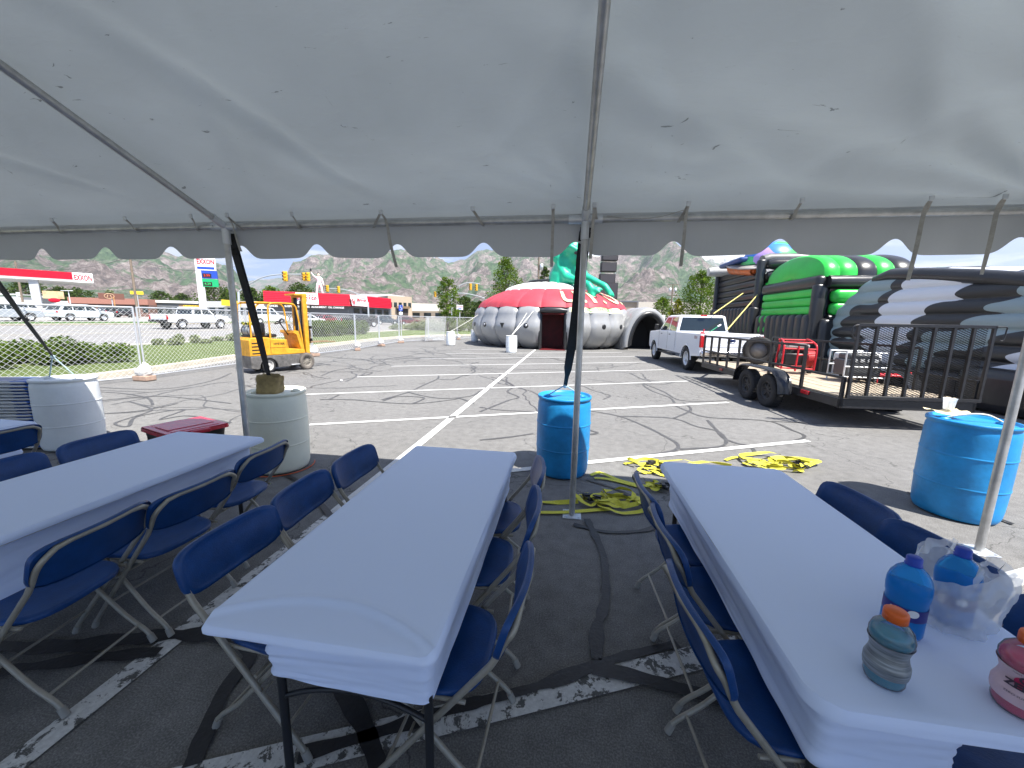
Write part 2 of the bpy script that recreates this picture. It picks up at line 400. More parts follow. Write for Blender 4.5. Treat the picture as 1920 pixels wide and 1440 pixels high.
# parking bay markings (traced world positions)
def line_obj(a, b, w, m=M_line, z=0.0085, seg=40):
    mb = MB(); a = Vector((a[0],a[1],0)); b = Vector((b[0],b[1],0))
    ribbon(mb, [a.lerp(b, i/seg) for i in range(seg+1)], w, z)
    return tag(mb.build('parking_line', m), kind='structure')
line_obj((-1.93,22.4), (-1.97,2.9), 0.12); line_obj((-1.97,2.9), (-2.17,-6), 0.115, M_line2)
for a, b in [((0.28,4.51),(3.58,6.05)), ((-1.9,3.45),(0.28,4.51)), ((-4.02,5.33),(3.5,8.77)), ((-5.67,7.5),(3.54,11.8)),
             ((-6.0,10.1),(3.5,14.5)), ((-6.2,12.7),(3.4,17.1)), ((-6.2,15.4),(3.4,19.8)), ((-6.0,18.2),(3.0,22.2)), ((-6.0,21.0),(-3.2,22.3))]:
    line_obj(a, b, 0.10)
g0 = G(560,1418); g1 = G(1284,1240); dr = (g1-g0).normalized()
line_obj((g0+(-dr)*1.2)[:2], (g1+dr*0.9)[:2], 0.13, M_line2)
line_obj((2.55,2.62), (5.2,3.75), 0.12, M_line)
# crack sealant : dark tar ribbons
M_tar = mat('crack_tar', (0.070,0.069,0.068), 0.5, var=0.25, vs=12, bump=0.3)
M_tar2 = mat('shaded_tar', (0.022,0.022,0.024), 0.5, var=0.25, vs=12, bump=0.3)  # darker copy of the crack tar, with the tent's shade put into its colour
mb = MB(); rng = random.Random(5)
def wander(p, ang, L, w, wob=0.5):
    pts = [Vector((p[0],p[1],0))]; a = ang; s = 0
    while s < L:
        a += rng.gauss(0, wob); a += (ang-a)*0.22
        st = 0.16; pts.append(pts[-1]+Vector((math.cos(a),math.sin(a),0))*st); s += st
    ph = rng.random()*9
    ribbon(mb, pts, [w*(0.75+0.5*abs(noise.noise(Vector((i*0.31,ph,0))))+0.15*rng.random()) for i in range(len(pts))], 0.0020+0.00001*len(mb.f)/30)
    return pts
for i in range(110):
    y = 4.4+rng.random()**1.25*32; x = rng.uniform(-9.5, 7.0)
    if y > 12: x = rng.uniform(-12, 14)
    if y < 8 and x > -6: continue
    pts = wander((x,y), rng.choice([0,0.1,PI,PI+0.2,0.45,2.0,1.2,-1.0])+rng.gauss(0,0.35), rng.uniform(1.5,6.5), rng.choice([0.025,0.035,0.05]) if y < 12 else 0.06, 0.22+rng.random()*0.25)
    if rng.random() < 0.75:
        q = pts[len(pts)//2]; wander(q, rng.uniform(0,2*PI), rng.uniform(1,3), 0.05, 0.35)
TR = [([(1106.3,770.5),(1161.3,780.8),(1209.4,799.7),(1243.8,816.9),(1269.5,832.3),(1266.1,844.4),(1230.0,851.3),(1161.3,861.6),(1099.4,868.4)],0.062),([(1181.9,700.0),(1202.5,710.3),(1219.7,715.5),(1205.9,720.6),(1221.4,732.7),(1254.1,744.7),(1264.4,755.0)],0.062),([(1209.4,720.6),(1243.8,734.4),(1281.6,751.6),(1374.4,750.9)],0.062),([(1264.4,760.2),(1288.4,770.5),(1326.3,782.5),(1436.3,789.4),(1484.4,806.6),(1508.5,818.6),(1477.5,828.9),(1408.8,835.8),(1360.6,823.8),(1343.5,806.6),(1326.3,787.7)],0.062),([(1161.3,780.8),(1257.5,784.2),(1305.6,799.7),(1343.5,808.3),(1360.6,823.8),(1350.3,837.5),(1274.7,842.7)],0.062),([(1408.8,837.5),(1415.6,851.3),(1405.3,859.8),(1426.0,865.0)],0.062),([(1436.3,790.1),(1553.1,794.5)],0.062),([(900.0,763.6),(934.4,768.8),(1003.1,772.2)],0.062),([(900.0,772.2),(951.6,751.6),(972.2,744.7),(951.6,734.4),(963.6,724.1),(944.7,713.8),(920.6,706.9)],0.062),([(1102.8,806.6),(1120.0,811.7),(1106.3,815.2)],0.062),([(900.0,825.5),(951.6,820.3),(999.7,813.4)],0.062),([(1281.6,755.0),(1295.3,768.8),(1264.4,784.2)],0.062),([(243.3,753.3),(283.3,766.7),(266.7,776.7),(216.7,793.3),(240.0,800.0),(253.3,783.3),(300.0,773.3),(346.7,768.3),(300.0,786.7),(353.3,780.0),(433.3,793.3)],0.05),([(186.7,726.7),(266.7,730.0),(333.3,726.7),(400.0,713.3),(433.3,700.0)],0.05),([(186.7,751.7),(300.0,743.3),(433.3,756.7)],0.05),([(183.3,776.7),(266.7,770.0),(333.3,756.7)],0.05),([(186.7,735.0),(233.3,738.3),(276.7,746.7),(286.7,760.0)],0.05),([(602.4,704.9),(626.0,695.4),(652.0,690.7),(666.1,686.0)],0.055),([(652.0,690.7),(670.9,694.3),(692.1,691.9),(701.6,687.2),(727.6,683.6)],0.055),([(708.7,674.6),(722.8,681.3),(709.9,683.6)],0.055),([(600.0,667.1),(706.3,674.6),(805.5,661.2),(845.7,667.1)],0.055),([(715.8,749.8),(765.4,735.6),(793.7,722.6),(819.7,710.8),(822.1,704.9)],0.055),([(819.7,710.8),(848.1,712.0),(867.0,704.9),(881.1,703.7)],0.055),([(765.4,735.6),(800.8,743.9),(836.2,747.4),(883.5,742.7),(900.0,733.2)],0.055),([(718.1,752.1),(746.5,743.9),(789.0,745.0),(793.7,748.6),(774.8,756.9)],0.055),([(600.0,749.3),(659.1,749.8),(701.6,753.3),(774.8,757.3),(848.1,749.8),(862.2,747.4),(888.2,756.9)],0.055),([(618.9,748.6),(635.4,740.8)],0.055),([(600.0,697.8),(689.8,697.8),(693.3,701.3),(678.0,704.9)],0.055),([(883.5,695.4),(890.6,688.3),(881.1,683.6),(897.7,678.9)],0.055),([(871.7,704.9),(890.6,696.6),(883.5,688.3)],0.055)]
for k_, (pl, w_) in enumerate(TR):
    P_ = smooth_path([G(x,y) for x, y in pl], 8); ribbon(mb, P_, [w_*(0.7+0.6*abs(noise.noise(p*2))+0.2*noise.noise(p*9)) for p in P_], 0.0040+0.0001*k_)
tag(mb.build('crack_sealant', M_tar), kind='structure')
mb = MB()
for pl, w_ in [([(1100,975),(1130,1040),(1135,1120),(1120,1180),(1118,1240)],0.075), ([(-60,1215),(120,1215),(300,1195),(400,1195),(470,1225),(420,1300),(360,1440)],0.10),
               ([(-80,1275),(150,1240),(300,1225)],0.08), ([(560,1420),(700,1380),(860,1330),(1010,1290),(1150,1240),(1270,1210)],0.07), ([(1110,1255),(1200,1275),(1330,1310),(1500,1345),(1700,1400)],0.09),
               ([(640,1290),(680,1360),(720,1470)],0.10), ([(1100,900),(1180,930),(1230,985),(1150,1000),(1075,985)],0.05), ([(450,860),(560,905),(650,1010)],0.06), ([(1700,925),(1800,950),(1900,985)],0.06)]:
    P_ = smooth_path([G(x,y) for x, y in pl], 10); ribbon(mb, P_, [w_*(0.6+0.8*abs(noise.noise(p*4))+0.25*noise.noise(p*11)) for p in P_], 0.0100+0.0007*((pl[0][1]//7) % 9))
tag(mb.build('crack_sealant', M_tar2), kind='structure')

# ------------------------------------------------------------------ mountains
def prof(px):   # ridge height (pixels above horizon) by image column
    pts = [(-700,105),(-300,110),(0,128),(60,138),(180,140),(240,130),(300,122),(350,104),(400,95),(440,84),(475,50),(505,38),(530,58),(560,96),(600,110),(655,117),(700,115),(740,124),(765,124),(792,112),(835,100),(870,108),(901,128),(960,124),(1040,120),(1110,116),(1180,132),(1236,146),(1290,128),(1330,104),(1380,80),(1440,66),(1500,60),(1600,56),(1700,60),(1840,70),(1900,75),(2000,78),(2600,70)]
    for (a, ya), (b, yb) in zip(pts, pts[1:]):
        if a <= px <= b:
            t = (px-a)/(b-a); t = t*t*(3-2*t); return ya+(yb-ya)*t
    return 80
def prof2(px):
    pts = [(-700,0),(380,20),(450,60),(500,66),(530,70),(600,40),(900,60),(1000,120),(1100,124),(1200,125),(1290,128),(1330,128),(1370,130),(1400,126),(1500,122),(1600,118),(1750,95),(1800,70),(1840,80),(1870,98),(1920,120),(2000,145),(2300,120),(2600,100)]
    for (a, ya), (b, yb) in zip(pts, pts[1:]):
        if a <= px <= b:
            t = (px-a)/(b-a); t = t*t*(3-2*t); return ya+(yb-ya)*t
    return 60
def mountain(name, pf, r0, r1, m, amp, nu=760, nv=110, seed=0):
    vs = []; cols = []
    for i in range(nu+1):
        px = -680+(3200)*i/nu; d0 = ray(px, 596); d0.z = 0
        dl = d0.length/F; d0.normalize(); hpx = pf(px)
        cols.append((d0, hpx, dl))
    for j in range(nv+1):
        t = j/nv
        for i, (d0, hpx, dl) in enumerate(cols):
            r = r0+(r1-r0)*t
            peak = hpx/F/dl*r1*1.0
            s = t**1.25
            q = Vector((d0.x*r/900, d0.y*r/900, seed))
            rid3 = noise.noise(q*6); rid4 = noise.noise(q*14)
            fold = noise.ridged_multi_fractal(q*1.25, 0.9, 2.15, 7, 1.0, 2.0)*0.55-0.35
            env = math.sin(PI*min(1, t*0.97))**0.8
            z = peak*s + amp*env*(fold-0.3)*peak*0.75 + peak*0.018*(rid3+rid4*0.8)*(1 if t > .9 else 0)
            vs.append((d0.x*r, d0.y*r, max(-5, z)))
    fs = [[j*(nu+1)+i, j*(nu+1)+i+1, (j+1)*(nu+1)+i+1, (j+1)*(nu+1)+i] for j in range(nv) for i in range(nu)]
    # back slope
    o = len(vs)
    for i, (d0, hpx, dl) in enumerate(cols): vs.append((d0.x*r1*1.25, d0.y*r1*1.25, -5))
    fs += [[nv*(nu+1)+i, nv*(nu+1)+i+1, o+i+1, o+i] for i in range(nu)]
    mb = MB(); mb.add(vs, fs, None, True); return tag(mb.build(name, m), kind='structure')
def mount_mat(name, snow=False, green=0.5):
    m = bpy.data.materials.new(name); m.use_nodes = True; t = m.node_tree; b = t.nodes['Principled BSDF']
    tcn = N(t, 'ShaderNodeTexCoord').outputs['Object']
    mp = N(t, 'ShaderNodeMapping'); mp.inputs['Scale'].default_value = (1/420,1/420,1/520); t.links.new(tcn, mp.inputs[0]); v = mp.outputs[0]
    rock = ramp(t, noise_n(t, v, 16.0, 12, 0.85, 0.8), [(0.38, (0.09,0.085,0.085)), (0.5, (0.25,0.20,0.18)), (0.60, (0.50,0.44,0.41))]).outputs[0]
    grn = ramp(t, noise_n(t, v, 22.0, 10, 0.8), [(0.38, (0.025,0.06,0.035)), (0.5, (0.085,0.15,0.07)), (0.66, (0.20,0.27,0.15))]).outputs[0]
    fac = ramp(t, noise_n(t, v, 2.6, 12, 0.74, 1.1), [(green-0.03, (0,0,0)), (green+0.03, (1,1,1))]).outputs[0]
    c = mixn(t, fac, grn, rock)
    sx = N(t, 'ShaderNodeSeparateXYZ'); t.links.new(tcn, sx.inputs[0])
    if snow:
        ad = N(t, 'ShaderNodeMath', operation='MULTIPLY_ADD'); ad.inputs[1].default_value = 900; t.links.new(noise_n(t, v, 3.2, 10, 0.75), ad.inputs[0]); t.links.new(sx.outputs[2], ad.inputs[2])
        mr = N(t, 'ShaderNodeMapRange'); mr.inputs[1].default_value = snow; mr.inputs[2].default_value = snow+60; t.links.new(ad.outputs[0], mr.inputs[0])
        c = mixn(t, mr.outputs[0], c, (0.85,0.87,0.9))
    t.links.new(c, b.inputs['Base Color']); b.inputs['Roughness'].default_value = 1.0; b.inputs['Specular IOR Level'].default_value = 0.1
    bp = N(t, 'ShaderNodeBump'); bp.inputs['Strength'].default_value = 0.9; bp.inputs['Distance'].default_value = 45
    t.links.new(noise_n(t, v, 9, 12, 0.8), bp.inputs['Height']); t.links.new(bp.outputs[0], b.inputs['Normal'])
    return m
mountain('mountain_ridge', prof, 1100, 3800, mount_mat('mountainside', green=0.495), 0.85, seed=3)
mountain('snowy_mountains', prof2, 4500, 8200, mount_mat('snowy_mountainside', snow=1500, green=0.5), 0.45, nu=360, nv=40, seed=9)
# haze
hm = bpy.data.materials.new('haze'); hm.use_nodes = True; t = hm.node_tree; t.nodes.clear()
pv = N(t, 'ShaderNodeVolumePrincipled'); pv.inputs['Density'].default_value = 0.00010; pv.inputs['Color'].default_value = (0.86,0.93,1.0,1); pv.inputs['Anisotropy'].default_value = 0.2
ou = N(t, 'ShaderNodeOutputMaterial'); t.links.new(pv.outputs[0], ou.inputs['Volume'])
# ================================================================== tent
def vinyl(name, col, tr, flecks=True):
    m = bpy.data.materials.new(name); m.use_nodes = True; t = m.node_tree; t.nodes.clear()
    tcn = N(t, 'ShaderNodeTexCoord').outputs['Object']
    mp = N(t, 'ShaderNodeMapping'); mp.inputs['Scale'].default_value = (1.0,1.7,1.0); mp.inputs['Rotation'].default_value = (0,0,0.6); t.links.new(tcn, mp.inputs[0])
    big = ramp(t, noise_n(t, mp.outputs[0], 0.9, 5, 0.5, 0.5), [(0.3, (0.86,)*3), (0.7, (1.0,)*3)]).outputs[0]
    mp2 = N(t, 'ShaderNodeMapping'); mp2.inputs['Scale'].default_value = (3.2,11,1); mp2.inputs['Rotation'].default_value = (0,0,0.7); t.links.new(tcn, mp2.inputs[0])
    scf = ramp(t, noise_n(t, mp2.outputs[0], 1.6, 4, 0.6, 1.2), [(0.285, (0.45,)*3), (0.305, (1,1,1))]).outputs[0]
    mp3 = N(t, 'ShaderNodeMapping'); mp3.inputs['Scale'].default_value = (9,2.4,1); mp3.inputs['Rotation'].default_value = (0,0,-0.3); t.links.new(tcn, mp3.inputs[0])
    scf2 = ramp(t, noise_n(t, mp3.outputs[0], 1.3, 6, 0.7, 0.8), [(0.27, (0.5,)*3), (0.31, (1,1,1))]).outputs[0]
    c = mixn(t, 1.0, mixn(t, 1.0, (*col,), big, 'MULTIPLY'), scf, 'MULTIPLY'); c = mixn(t, 0.8, c, mixn(t, 1.0, c, scf2, 'MULTIPLY'))
    if not flecks: c = mixn(t, 1.0, (*col,), big, 'MULTIPLY')
    wv = N(t, 'ShaderNodeTexNoise'); wv.inputs['Scale'].default_value = 240; t.links.new(tcn, wv.inputs['Vector'])
    bp = N(t, 'ShaderNodeBump'); bp.inputs['Strength'].default_value = 0.35; bp.inputs['Distance'].default_value = 0.02
    t.links.new(noise_n(t, mp2.outputs[0], 1.0, 5, 0.6, 0.7), bp.inputs['Height'])
    df = N(t, 'ShaderNodeBsdfDiffuse'); tl = N(t, 'ShaderNodeBsdfTranslucent'); gl = N(t, 'ShaderNodeBsdfGlossy'); gl.inputs['Roughness'].default_value = 0.45
    for s_ in (df, gl): t.links.new(bp.outputs[0], s_.inputs['Normal'])
    t.links.new(c, df.inputs[0]); t.links.new(mixn(t, 1.0, c, (0.97,0.99,1.0), 'MULTIPLY'), tl.inputs[0])
    m1 = N(t, 'ShaderNodeMixShader'); m1.inputs[0].default_value = tr; t.links.new(df.outputs[0], m1.inputs[1]); t.links.new(tl.outputs[0], m1.inputs[2])
    m2 = N(t, 'ShaderNodeMixShader'); m2.inputs[0].default_value = 0.05; t.links.new(m1.outputs[0], m2.inputs[1]); t.links.new(gl.outputs[0], m2.inputs[2])
    o = N(t, 'ShaderNodeOutputMaterial'); t.links.new(m2.outputs[0], o.inputs[0]); return m
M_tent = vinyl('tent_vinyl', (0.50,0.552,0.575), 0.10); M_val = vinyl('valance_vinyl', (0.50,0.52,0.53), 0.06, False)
TX0, TX1, TY0, TY1 = -9.35, 3.22, -3.0, 3.2; SL = 0.40; EZ = 2.485; RY = (TY0+TY1)/2
POLES = [-9.3, -6.2, -3.1, 0.09, 3.2]
tent = empty('frame_tent', (0,0,0), 0, 'white vinyl frame tent overhead with scalloped valance and aluminium poles', 'tent')
_rc = random.Random(12)
CREASE = [(0.1-1.5, 3.1, -2.2, 2.6, 0.02), (-0.9, 2.9, -0.75, 2.2, 0.018), (0.7, 3.1, -1.9, 2.0, -0.014), (1.6, 3.1, -2.6, 2.8, 0.02), (2.4, 3.1, -2.3, 3.0, 0.024), (1.2, 3.0, -0.6, 2.0, 0.014), (2.9, 2.6, -2.75, 2.6, 0.02), (3.0, 3.0, -2.05, 2.4, -0.02), (-2.6, 3.0, -1.1, 1.8, 0.012), (-3.6, 3.0, -2.4, 1.8, 0.012), (2.0, 3.15, -2.85, 2.4, 0.018), (3.05, 2.0, -2.9, 2.2, 0.018)]
def roof_fn(x, y):
    # fabric rests on rafters and rails, sags a little between, with tension wrinkles from the corners
    e = min(TY1-y, y-TY0); z = EZ+0.058+SL*(e if e > 0 else 0)
    k = min(abs(x-p) for p in POLES); sag = -0.055*math.sin(PI*min(1, k/1.55*0.5+0.0))*min(1, max(0, e)/0.8)
    z += sag
    q = Vector((x*0.8+y*0.9, y*0.5-x*0.35, 0))
    z += 0.022*min(1, max(0.1, e/0.5))*noise.noise(q*1.5)+0.006*noise.noise(q*5)*min(1, e/0.5+0.2)
    for (lx, ly, la, ll, lam) in CREASE:
        ux, uy = math.cos(la), math.sin(la); s_ = (x-lx)*ux+(y-ly)*uy; d_ = -(x-lx)*uy+(y-ly)*ux+0.05*noise.noise(Vector((s_*2, lx, 0)))
        if abs(d_) < 0.35 and -0.1 < s_ < ll: z += 2.0*lam*min(1, max(0, e)/0.45)*math.exp(-(d_/(0.035+0.05*s_))**2)*math.sin(PI*min(1, max(0, s_)/ll))
    for cx_, cy_, sgn in ((3.2,3.2,1),):    # corner stress folds
        dx, dy = cx_-x, cy_-y; rr = math.hypot(dx, dy)
        if 0 < rr < 4.5:
            an = math.atan2(dy, dx); z += 0.022*2.2*math.sin(an*26)*math.exp(-rr*0.42)*min(1, rr/0.7)*min(1,e/0.25)
    dx, dy = 0.09-x, 3.2-y; rr = math.hypot(dx, dy); an = math.atan2(dy, dx)
    z += 0.007*math.sin(an*20)*math.exp(-rr*0.8)*min(1, rr/0.4)*min(1,max(0,e)/0.2)
    return z
mb = MB()
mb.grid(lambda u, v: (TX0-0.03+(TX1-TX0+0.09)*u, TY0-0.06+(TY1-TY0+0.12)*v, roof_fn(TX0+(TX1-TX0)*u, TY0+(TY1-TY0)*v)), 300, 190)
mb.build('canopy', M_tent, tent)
NP = 0.765; N0 = 0.02
def val_fn(L0, L1, place, nn):
    def fn(u, v):
        s = L0+(L1-L0)*u; ph = ((s-N0)/NP) % 1.0; d = min(ph, 1-ph)*NP
        top = roof_fn(s, TY1) if nn == 'f' else EZ+0.058
        bot = 2.222+0.115*math.exp(-(d/0.098)**2.2)+0.004*math.sin(s*5)
        if nn == 'f' and s > 1.5: bot -= 0.006*(s-1.5)
        z = top+(bot-top)*v; w = 0.014*math.sin(s*7+v*2)*v+0.012*noise.noise(Vector((s*2.5, v*1.5, 3)))*v+0.03*v
        return place(s, w, z)
    return fn
mb = MB(); mb.grid(val_fn(TX0-0.03, TX1+0.06, lambda s, w, z: (s, TY1+0.06+w, z), 'f'), 640, 9)
mb.build('valance', M_val, tent)
mb = MB(); mb.grid(val_fn(TX0-0.03, TX1+0.06, lambda s, w, z: (s, TY0-0.06-w, z), 'b'), 200, 5); mb.build('valance', M_val, tent)
mb = MB(); mb.grid(val_fn(TY0-0.06, TY1+0.06, lambda s, w, z: (TX1+0.06+w, s, z), 'b'), 200, 5); mb.build('valance', M_val, tent)
# gables closed by the same vinyl
for xx in (TX1+0.05, TX0-0.03):
    mb = MB(); mb.grid(lambda u, v: (xx, TY0+(TY1-TY0)*u, (EZ+0.05)+(roof_fn(xx, TY0+(TY1-TY0)*u)-EZ-0.05)*v), 40, 2); mb.build('gable', M_tent, tent)
# seams along the canopy near rafters
RR = 0.026
for x in POLES:
    for s, yy in (('f', TY1), ('b', TY0)):
        base = [( x, yy, 0.012), (x, yy, 1.25), (x, yy, EZ)]
        p = MB(); p.tube([(x,yy,0.012),(x,yy,EZ-0.07)], RR, 16); po = p.build('pole', M_alu, tent)
        if yy == TY1:
            f_ = MB(); f_.box((x,yy,0.006), (0.16,0.16,0.009), 0.002, 1)
            for a in (-1,1):
                for b in (-1,1): f_.cyl((x+a*0.06,yy+b*0.06,0.010),(x+a*0.06,yy+b*0.06,0.016),0.009,8)
            f_.build('base_plate', M_galv, po)
        r_ = MB(); r_.tube([(x,yy,EZ),(x,RY,EZ+SL*(TY1-RY))], RR, 16); r_.build('rafter', M_alu, tent)
        k_ = MB(); sg = -1 if yy > 0 else 1
        k_.tube([(x-0.13,yy,EZ),(x+0.13,yy,EZ)], RR+0.007, 14); k_.tube([(x,yy,EZ-0.15),(x,yy,EZ)], RR+0.007, 14)
        k_.tube([(x,yy,EZ),(x,yy+sg*0.13,EZ+0.13*SL)], RR+0.007, 14)
        for dx in (-0.1,0.1): k_.cyl((x+dx,yy-0.045,EZ),(x+dx,yy+0.045,EZ),0.006,6)
        k_.build('corner_fitting', M_galv, tent)
    if x in POLES[:-1]:
        x2 = POLES[POLES.index(x)+1]
        for yy in (TY0, TY1):
            e_ = MB(); e_.tube([(x+0.1,yy,EZ),(x2-0.1,yy,EZ)], RR, 16); e_.build('eave_rail', M_alu, tent)
        e_ = MB(); e_.tube([(x,RY,EZ+SL*(TY1-RY)),(x2,RY,EZ+SL*(TY1-RY))], RR, 10); e_.build('ridge_rail', M_alu, tent)
for xx in (POLES[-1],):
    e_ = MB(); e_.tube([(xx,TY0+.1,EZ),(xx,TY1-.1,EZ)], RR, 12); e_.build('eave_rail', M_alu, tent)
# webbing ties with buckles; some tails hang below the rail
rg = random.Random(4)
ties = [(-5.6,0,0),(-4.84,0,0),(-4.03,0,0),(-3.34,0,0),(-2.98,0.22,0.04),(-2.36,0.0,0.0),(-1.56,0.36,0.09),(-0.79,0.0,0),(-0.16,0.36,0.0),(0.15,0.30,-0.01),(0.82,0.36,0.0),(1.57,0.0,0.03),(2.36,0.46,0.0),(2.78,0.42,0.02)]
for x, tail, dr_ in ties:
    b = MB(); y0 = TY1-0.10; z0 = roof_fn(x, y0)-0.012
    b.box((x,y0,z0-0.015),(0.03,0.012,0.035),0.003,1)
    bo = b.build('buckle', M_galv, tent)
    s = MB(); w2 = 0.0125
    lean = rg.uniform(-0.05,0.09)
    pts = [(x,y0,z0-0.02),(x+lean*0.5,TY1-0.055,EZ+0.02),(x+lean,TY1-0.03,EZ-0.03),(x+lean,TY1+0.01,EZ-0.035)]
    if tail: pts = pts[:1]+[(x+dr_*0.3,TY1-0.06,EZ),(x+dr_*0.6,TY1-0.05,EZ-tail*0.5),(x+dr_,TY1-0.03,EZ-tail)]
    P_ = smooth_path(pts, 5); vs = []
    for i, p in enumerate(P_):
        tw = 0.5*math.sin(i*0.25+x); d_ = Vector((math.cos(tw),math.sin(tw),0))*w2; vs += [p+d_, p-d_]
    s.add(vs, [[2*i,2*i+1,2*i+3,2*i+2] for i in range(len(P_)-1)], None, True)
    if tail and x not in (-0.16,): 
        pts2 = smooth_path([(x,y0,z0-0.02),(x-lean*0.8,TY1-0.05,EZ+0.01),(x-lean*1.5,TY1+0.0,EZ-0.035)], 4); vs = []
        for p in pts2: vs += [p+Vector((w2,0,0)), p-Vector((w2,0,0))]
        s.add(vs, [[2*i,2*i+1,2*i+3,2*i+2] for i in range(len(pts2)-1)], None, True)
    s.build('tie_strap', M_web, tent)
c_ = MB(); c_.tube(smooth_path([(0.25,3.17,2.50),(0.42,3.14,2.47),(0.62,3.13,2.475),(0.8,3.13,2.52)],6), 0.003, 6); c_.build('cord', M_web, tent)

# ================================================================== barrels
def plastic(name, col, tr=0.0, rough=0.45): return mat(name, col, rough, var=0.08, vs=5, bump=0.06, bs=40)
M_bb = mat('blue_barrel_plastic', (0.012,0.225,0.52), 0.45, var=0.22, vs=3.5, bump=0.12, bs=30)
M_wb = mat('white_barrel_plastic', (0.74,0.77,0.77), 0.5, var=0.06, vs=3, bump=0.1, bs=30)
M_cb = mat('cream_barrel_plastic', (0.78,0.78,0.64), 0.5, var=0.05, vs=2, bump=0.1, bs=30)
def barrel_prof(dr=0.0):
    return [(0.0,0.0),(0.25,0.0),(0.268,0.006),(0.278,0.03),(0.285,0.06),(0.290,0.14),(0.2945,0.285),(0.2946,0.292),(0.2948,0.296),(0.2995,0.301),(0.2995,0.309),(0.2952,0.314),(0.2955,0.318),(0.2955,0.326),(0.2965,0.44),(0.2962,0.562),(0.2962,0.570),(0.2963,0.574),(0.3005,0.579),(0.3005,0.587),(0.2962,0.592),(0.2960,0.596),(0.2958,0.604),
            (0.293,0.72),(0.291,0.78),(0.288,0.81),(0.279,0.835),(0.279,0.848),(0.294,0.852),(0.2955,0.868),(0.294,0.879),(0.286,0.884),(0.278,0.880),(0.274,0.862),(0.262,0.858),(0.15,0.862),(0.0,0.864)]
def barrel(loc, m, label, group=None, rz=0.0, fluid=None):
    t = empty('plastic_drum', loc, rz, label, 'barrel', group)
    b = MB(); b.lathe(barrel_prof(), 56); body = b.build('drum_body', m, t)
    for sx_ in (-1, 1):
        c = MB(); c.lathe([(0,0.862),(0.046,0.862),(0.046,0.874),(0.030,0.876),(0.028,0.884),(0,0.884)], 20, Matrix.Translation((sx_*0.19,0,0)))
        c.box((sx_*0.19,0,0.885),(0.035,0.008,0.008),0.002,1); c.build('bung', m, t)
    return t
drum_mid = barrel((-0.02,4.2,0.01), M_bb, 'blue plastic drum just behind the middle tent pole, strap tied to its lid', 'drums used as tent weights', 0.2)
drum_right = barrel((3.62,3.9,0.01), M_bb, 'blue plastic drum standing in full sun beside the right tent pole', 'drums used as tent weights', -0.3)
drum_cream = barrel((-3.18,3.72,0.01), M_cb, 'cream plastic drum with a brown paper bag on top', 'drums used as tent weights', 0.5)
drum_white = barrel((-6.26,3.86,0.01), M_wb, 'white plastic drum half in shade at the far left, next to stacked chairs', 'drums used as tent weights', 0.1)
barrel((-2.98,19.95,0.01), M_wb, 'small white drum in front of the inflatable saucer with two ropes tied to it', 'drums anchoring the inflatable', 0.0)
barrel((-7.6,24.1,0.01), M_wb, 'distant white drum left of the inflatable saucer beside the leaning fence panel', 'drums anchoring the inflatable', 0.0)
barrel((-7.3,29.3,0.01), M_wb, 'distant white drum partly tucked behind the left edge of the inflatable saucer', 'drums anchoring the inflatable', 0.0)
# embossed shape on mid drum's front
def strap_mesh(mb, pts, w, per=8, twist=0.0, th=0.0015, side=None):
    P_ = smooth_path(pts, per); vs = []; n_ = len(P_)
    for i, p in enumerate(P_):
        t = (P_[min(i+1,n_-1)]-P_[max(i-1,0)]).normalized()
        s_ = (side or Vector((1,0,0))); s_ = (s_-t*s_.dot(t)).normalized(); k = t.cross(s_)
        a = twist*i/n_; ww = w[min(len(w)-1, int(i/(n_-1)*(len(w)-1)+0.5))] if isinstance(w, list) else w
        s2 = s_*math.cos(a)+k*math.sin(a); k2 = t.cross(s2)
        vs += [p+s2*ww/2+k2*th, p-s2*ww/2+k2*th, p-s2*ww/2-k2*th, p+s2*ww/2-k2*th]
    fs = []
    for i in range(n_-1):
        for j in range(4): fs.append([4*i+j, 4*i+(j+1) % 4, 4*(i+1)+(j+1) % 4, 4*(i+1)+j])
    mb.add(vs, fs, None, False); return mb
def tie_down(name, label, x, drum, z1, dark=True, rope=True, off=(0,0), k_=1.6):
    s = empty(name, (0,0,0), 0, label, 'strap', 'straps tying the tent poles to drums')
    top = Vector((x, TY1+0.035, EZ-0.05)); bot = Vector((drum.location.x+off[0], drum.location.y+off[1], z1))
    b = MB(); m1 = top.lerp(bot, 0.12)
    strap_mesh(b, [top, m1, top.lerp(bot,0.5)+Vector((0.01,0,-0.02)), bot], [w_*k_ for w_ in (0.045,0.05,0.05,0.05,0.05,0.025)], 8, 0.35)
    strap_mesh(b, [top+Vector((0.012,0.01,0)), m1+Vector((0.015,0.012,0)), top.lerp(bot,0.5)+Vector((0.03,0.02,-0.03)), bot+Vector((0.005,0.01,0))], [w_*k_ for w_ in (0.045,0.05,0.05,0.05,0.045,0.025)], 8, 0.7)
    b.build('webbing', M_bweb, s)
    k = MB(); mm = top.lerp(bot, 0.10); k.box(mm, (0.05,0.03,0.06), 0.008, 2, rot=(bot-top).to_track_quat('Z','Y').to_matrix().to_4x4()); k.build('ratchet', M_black, s)
    if rope:
        r = MB()
        for sx_ in (-1, 1):
            a = drum.matrix_basis if False else None
            e = Vector((drum.location.x+sx_*0.19*math.cos(drum.rotation_euler.z), drum.location.y+sx_*0.19*math.sin(drum.rotation_euler.z), 0.885))
            r.tube([bot+Vector((0,0,0.01)), e], 0.007, 8)
        r.ball(bot, 0.024, 10); r.build('rope', mat('pale_blue_rope', (0.35,0.47,0.52), 0.8, var=0.2, vs=80), s)
    return s
tie_down('tie_down_strap', 'black strap from the middle tent pole down to the blue drum', 0.09, drum_mid, 0.99)
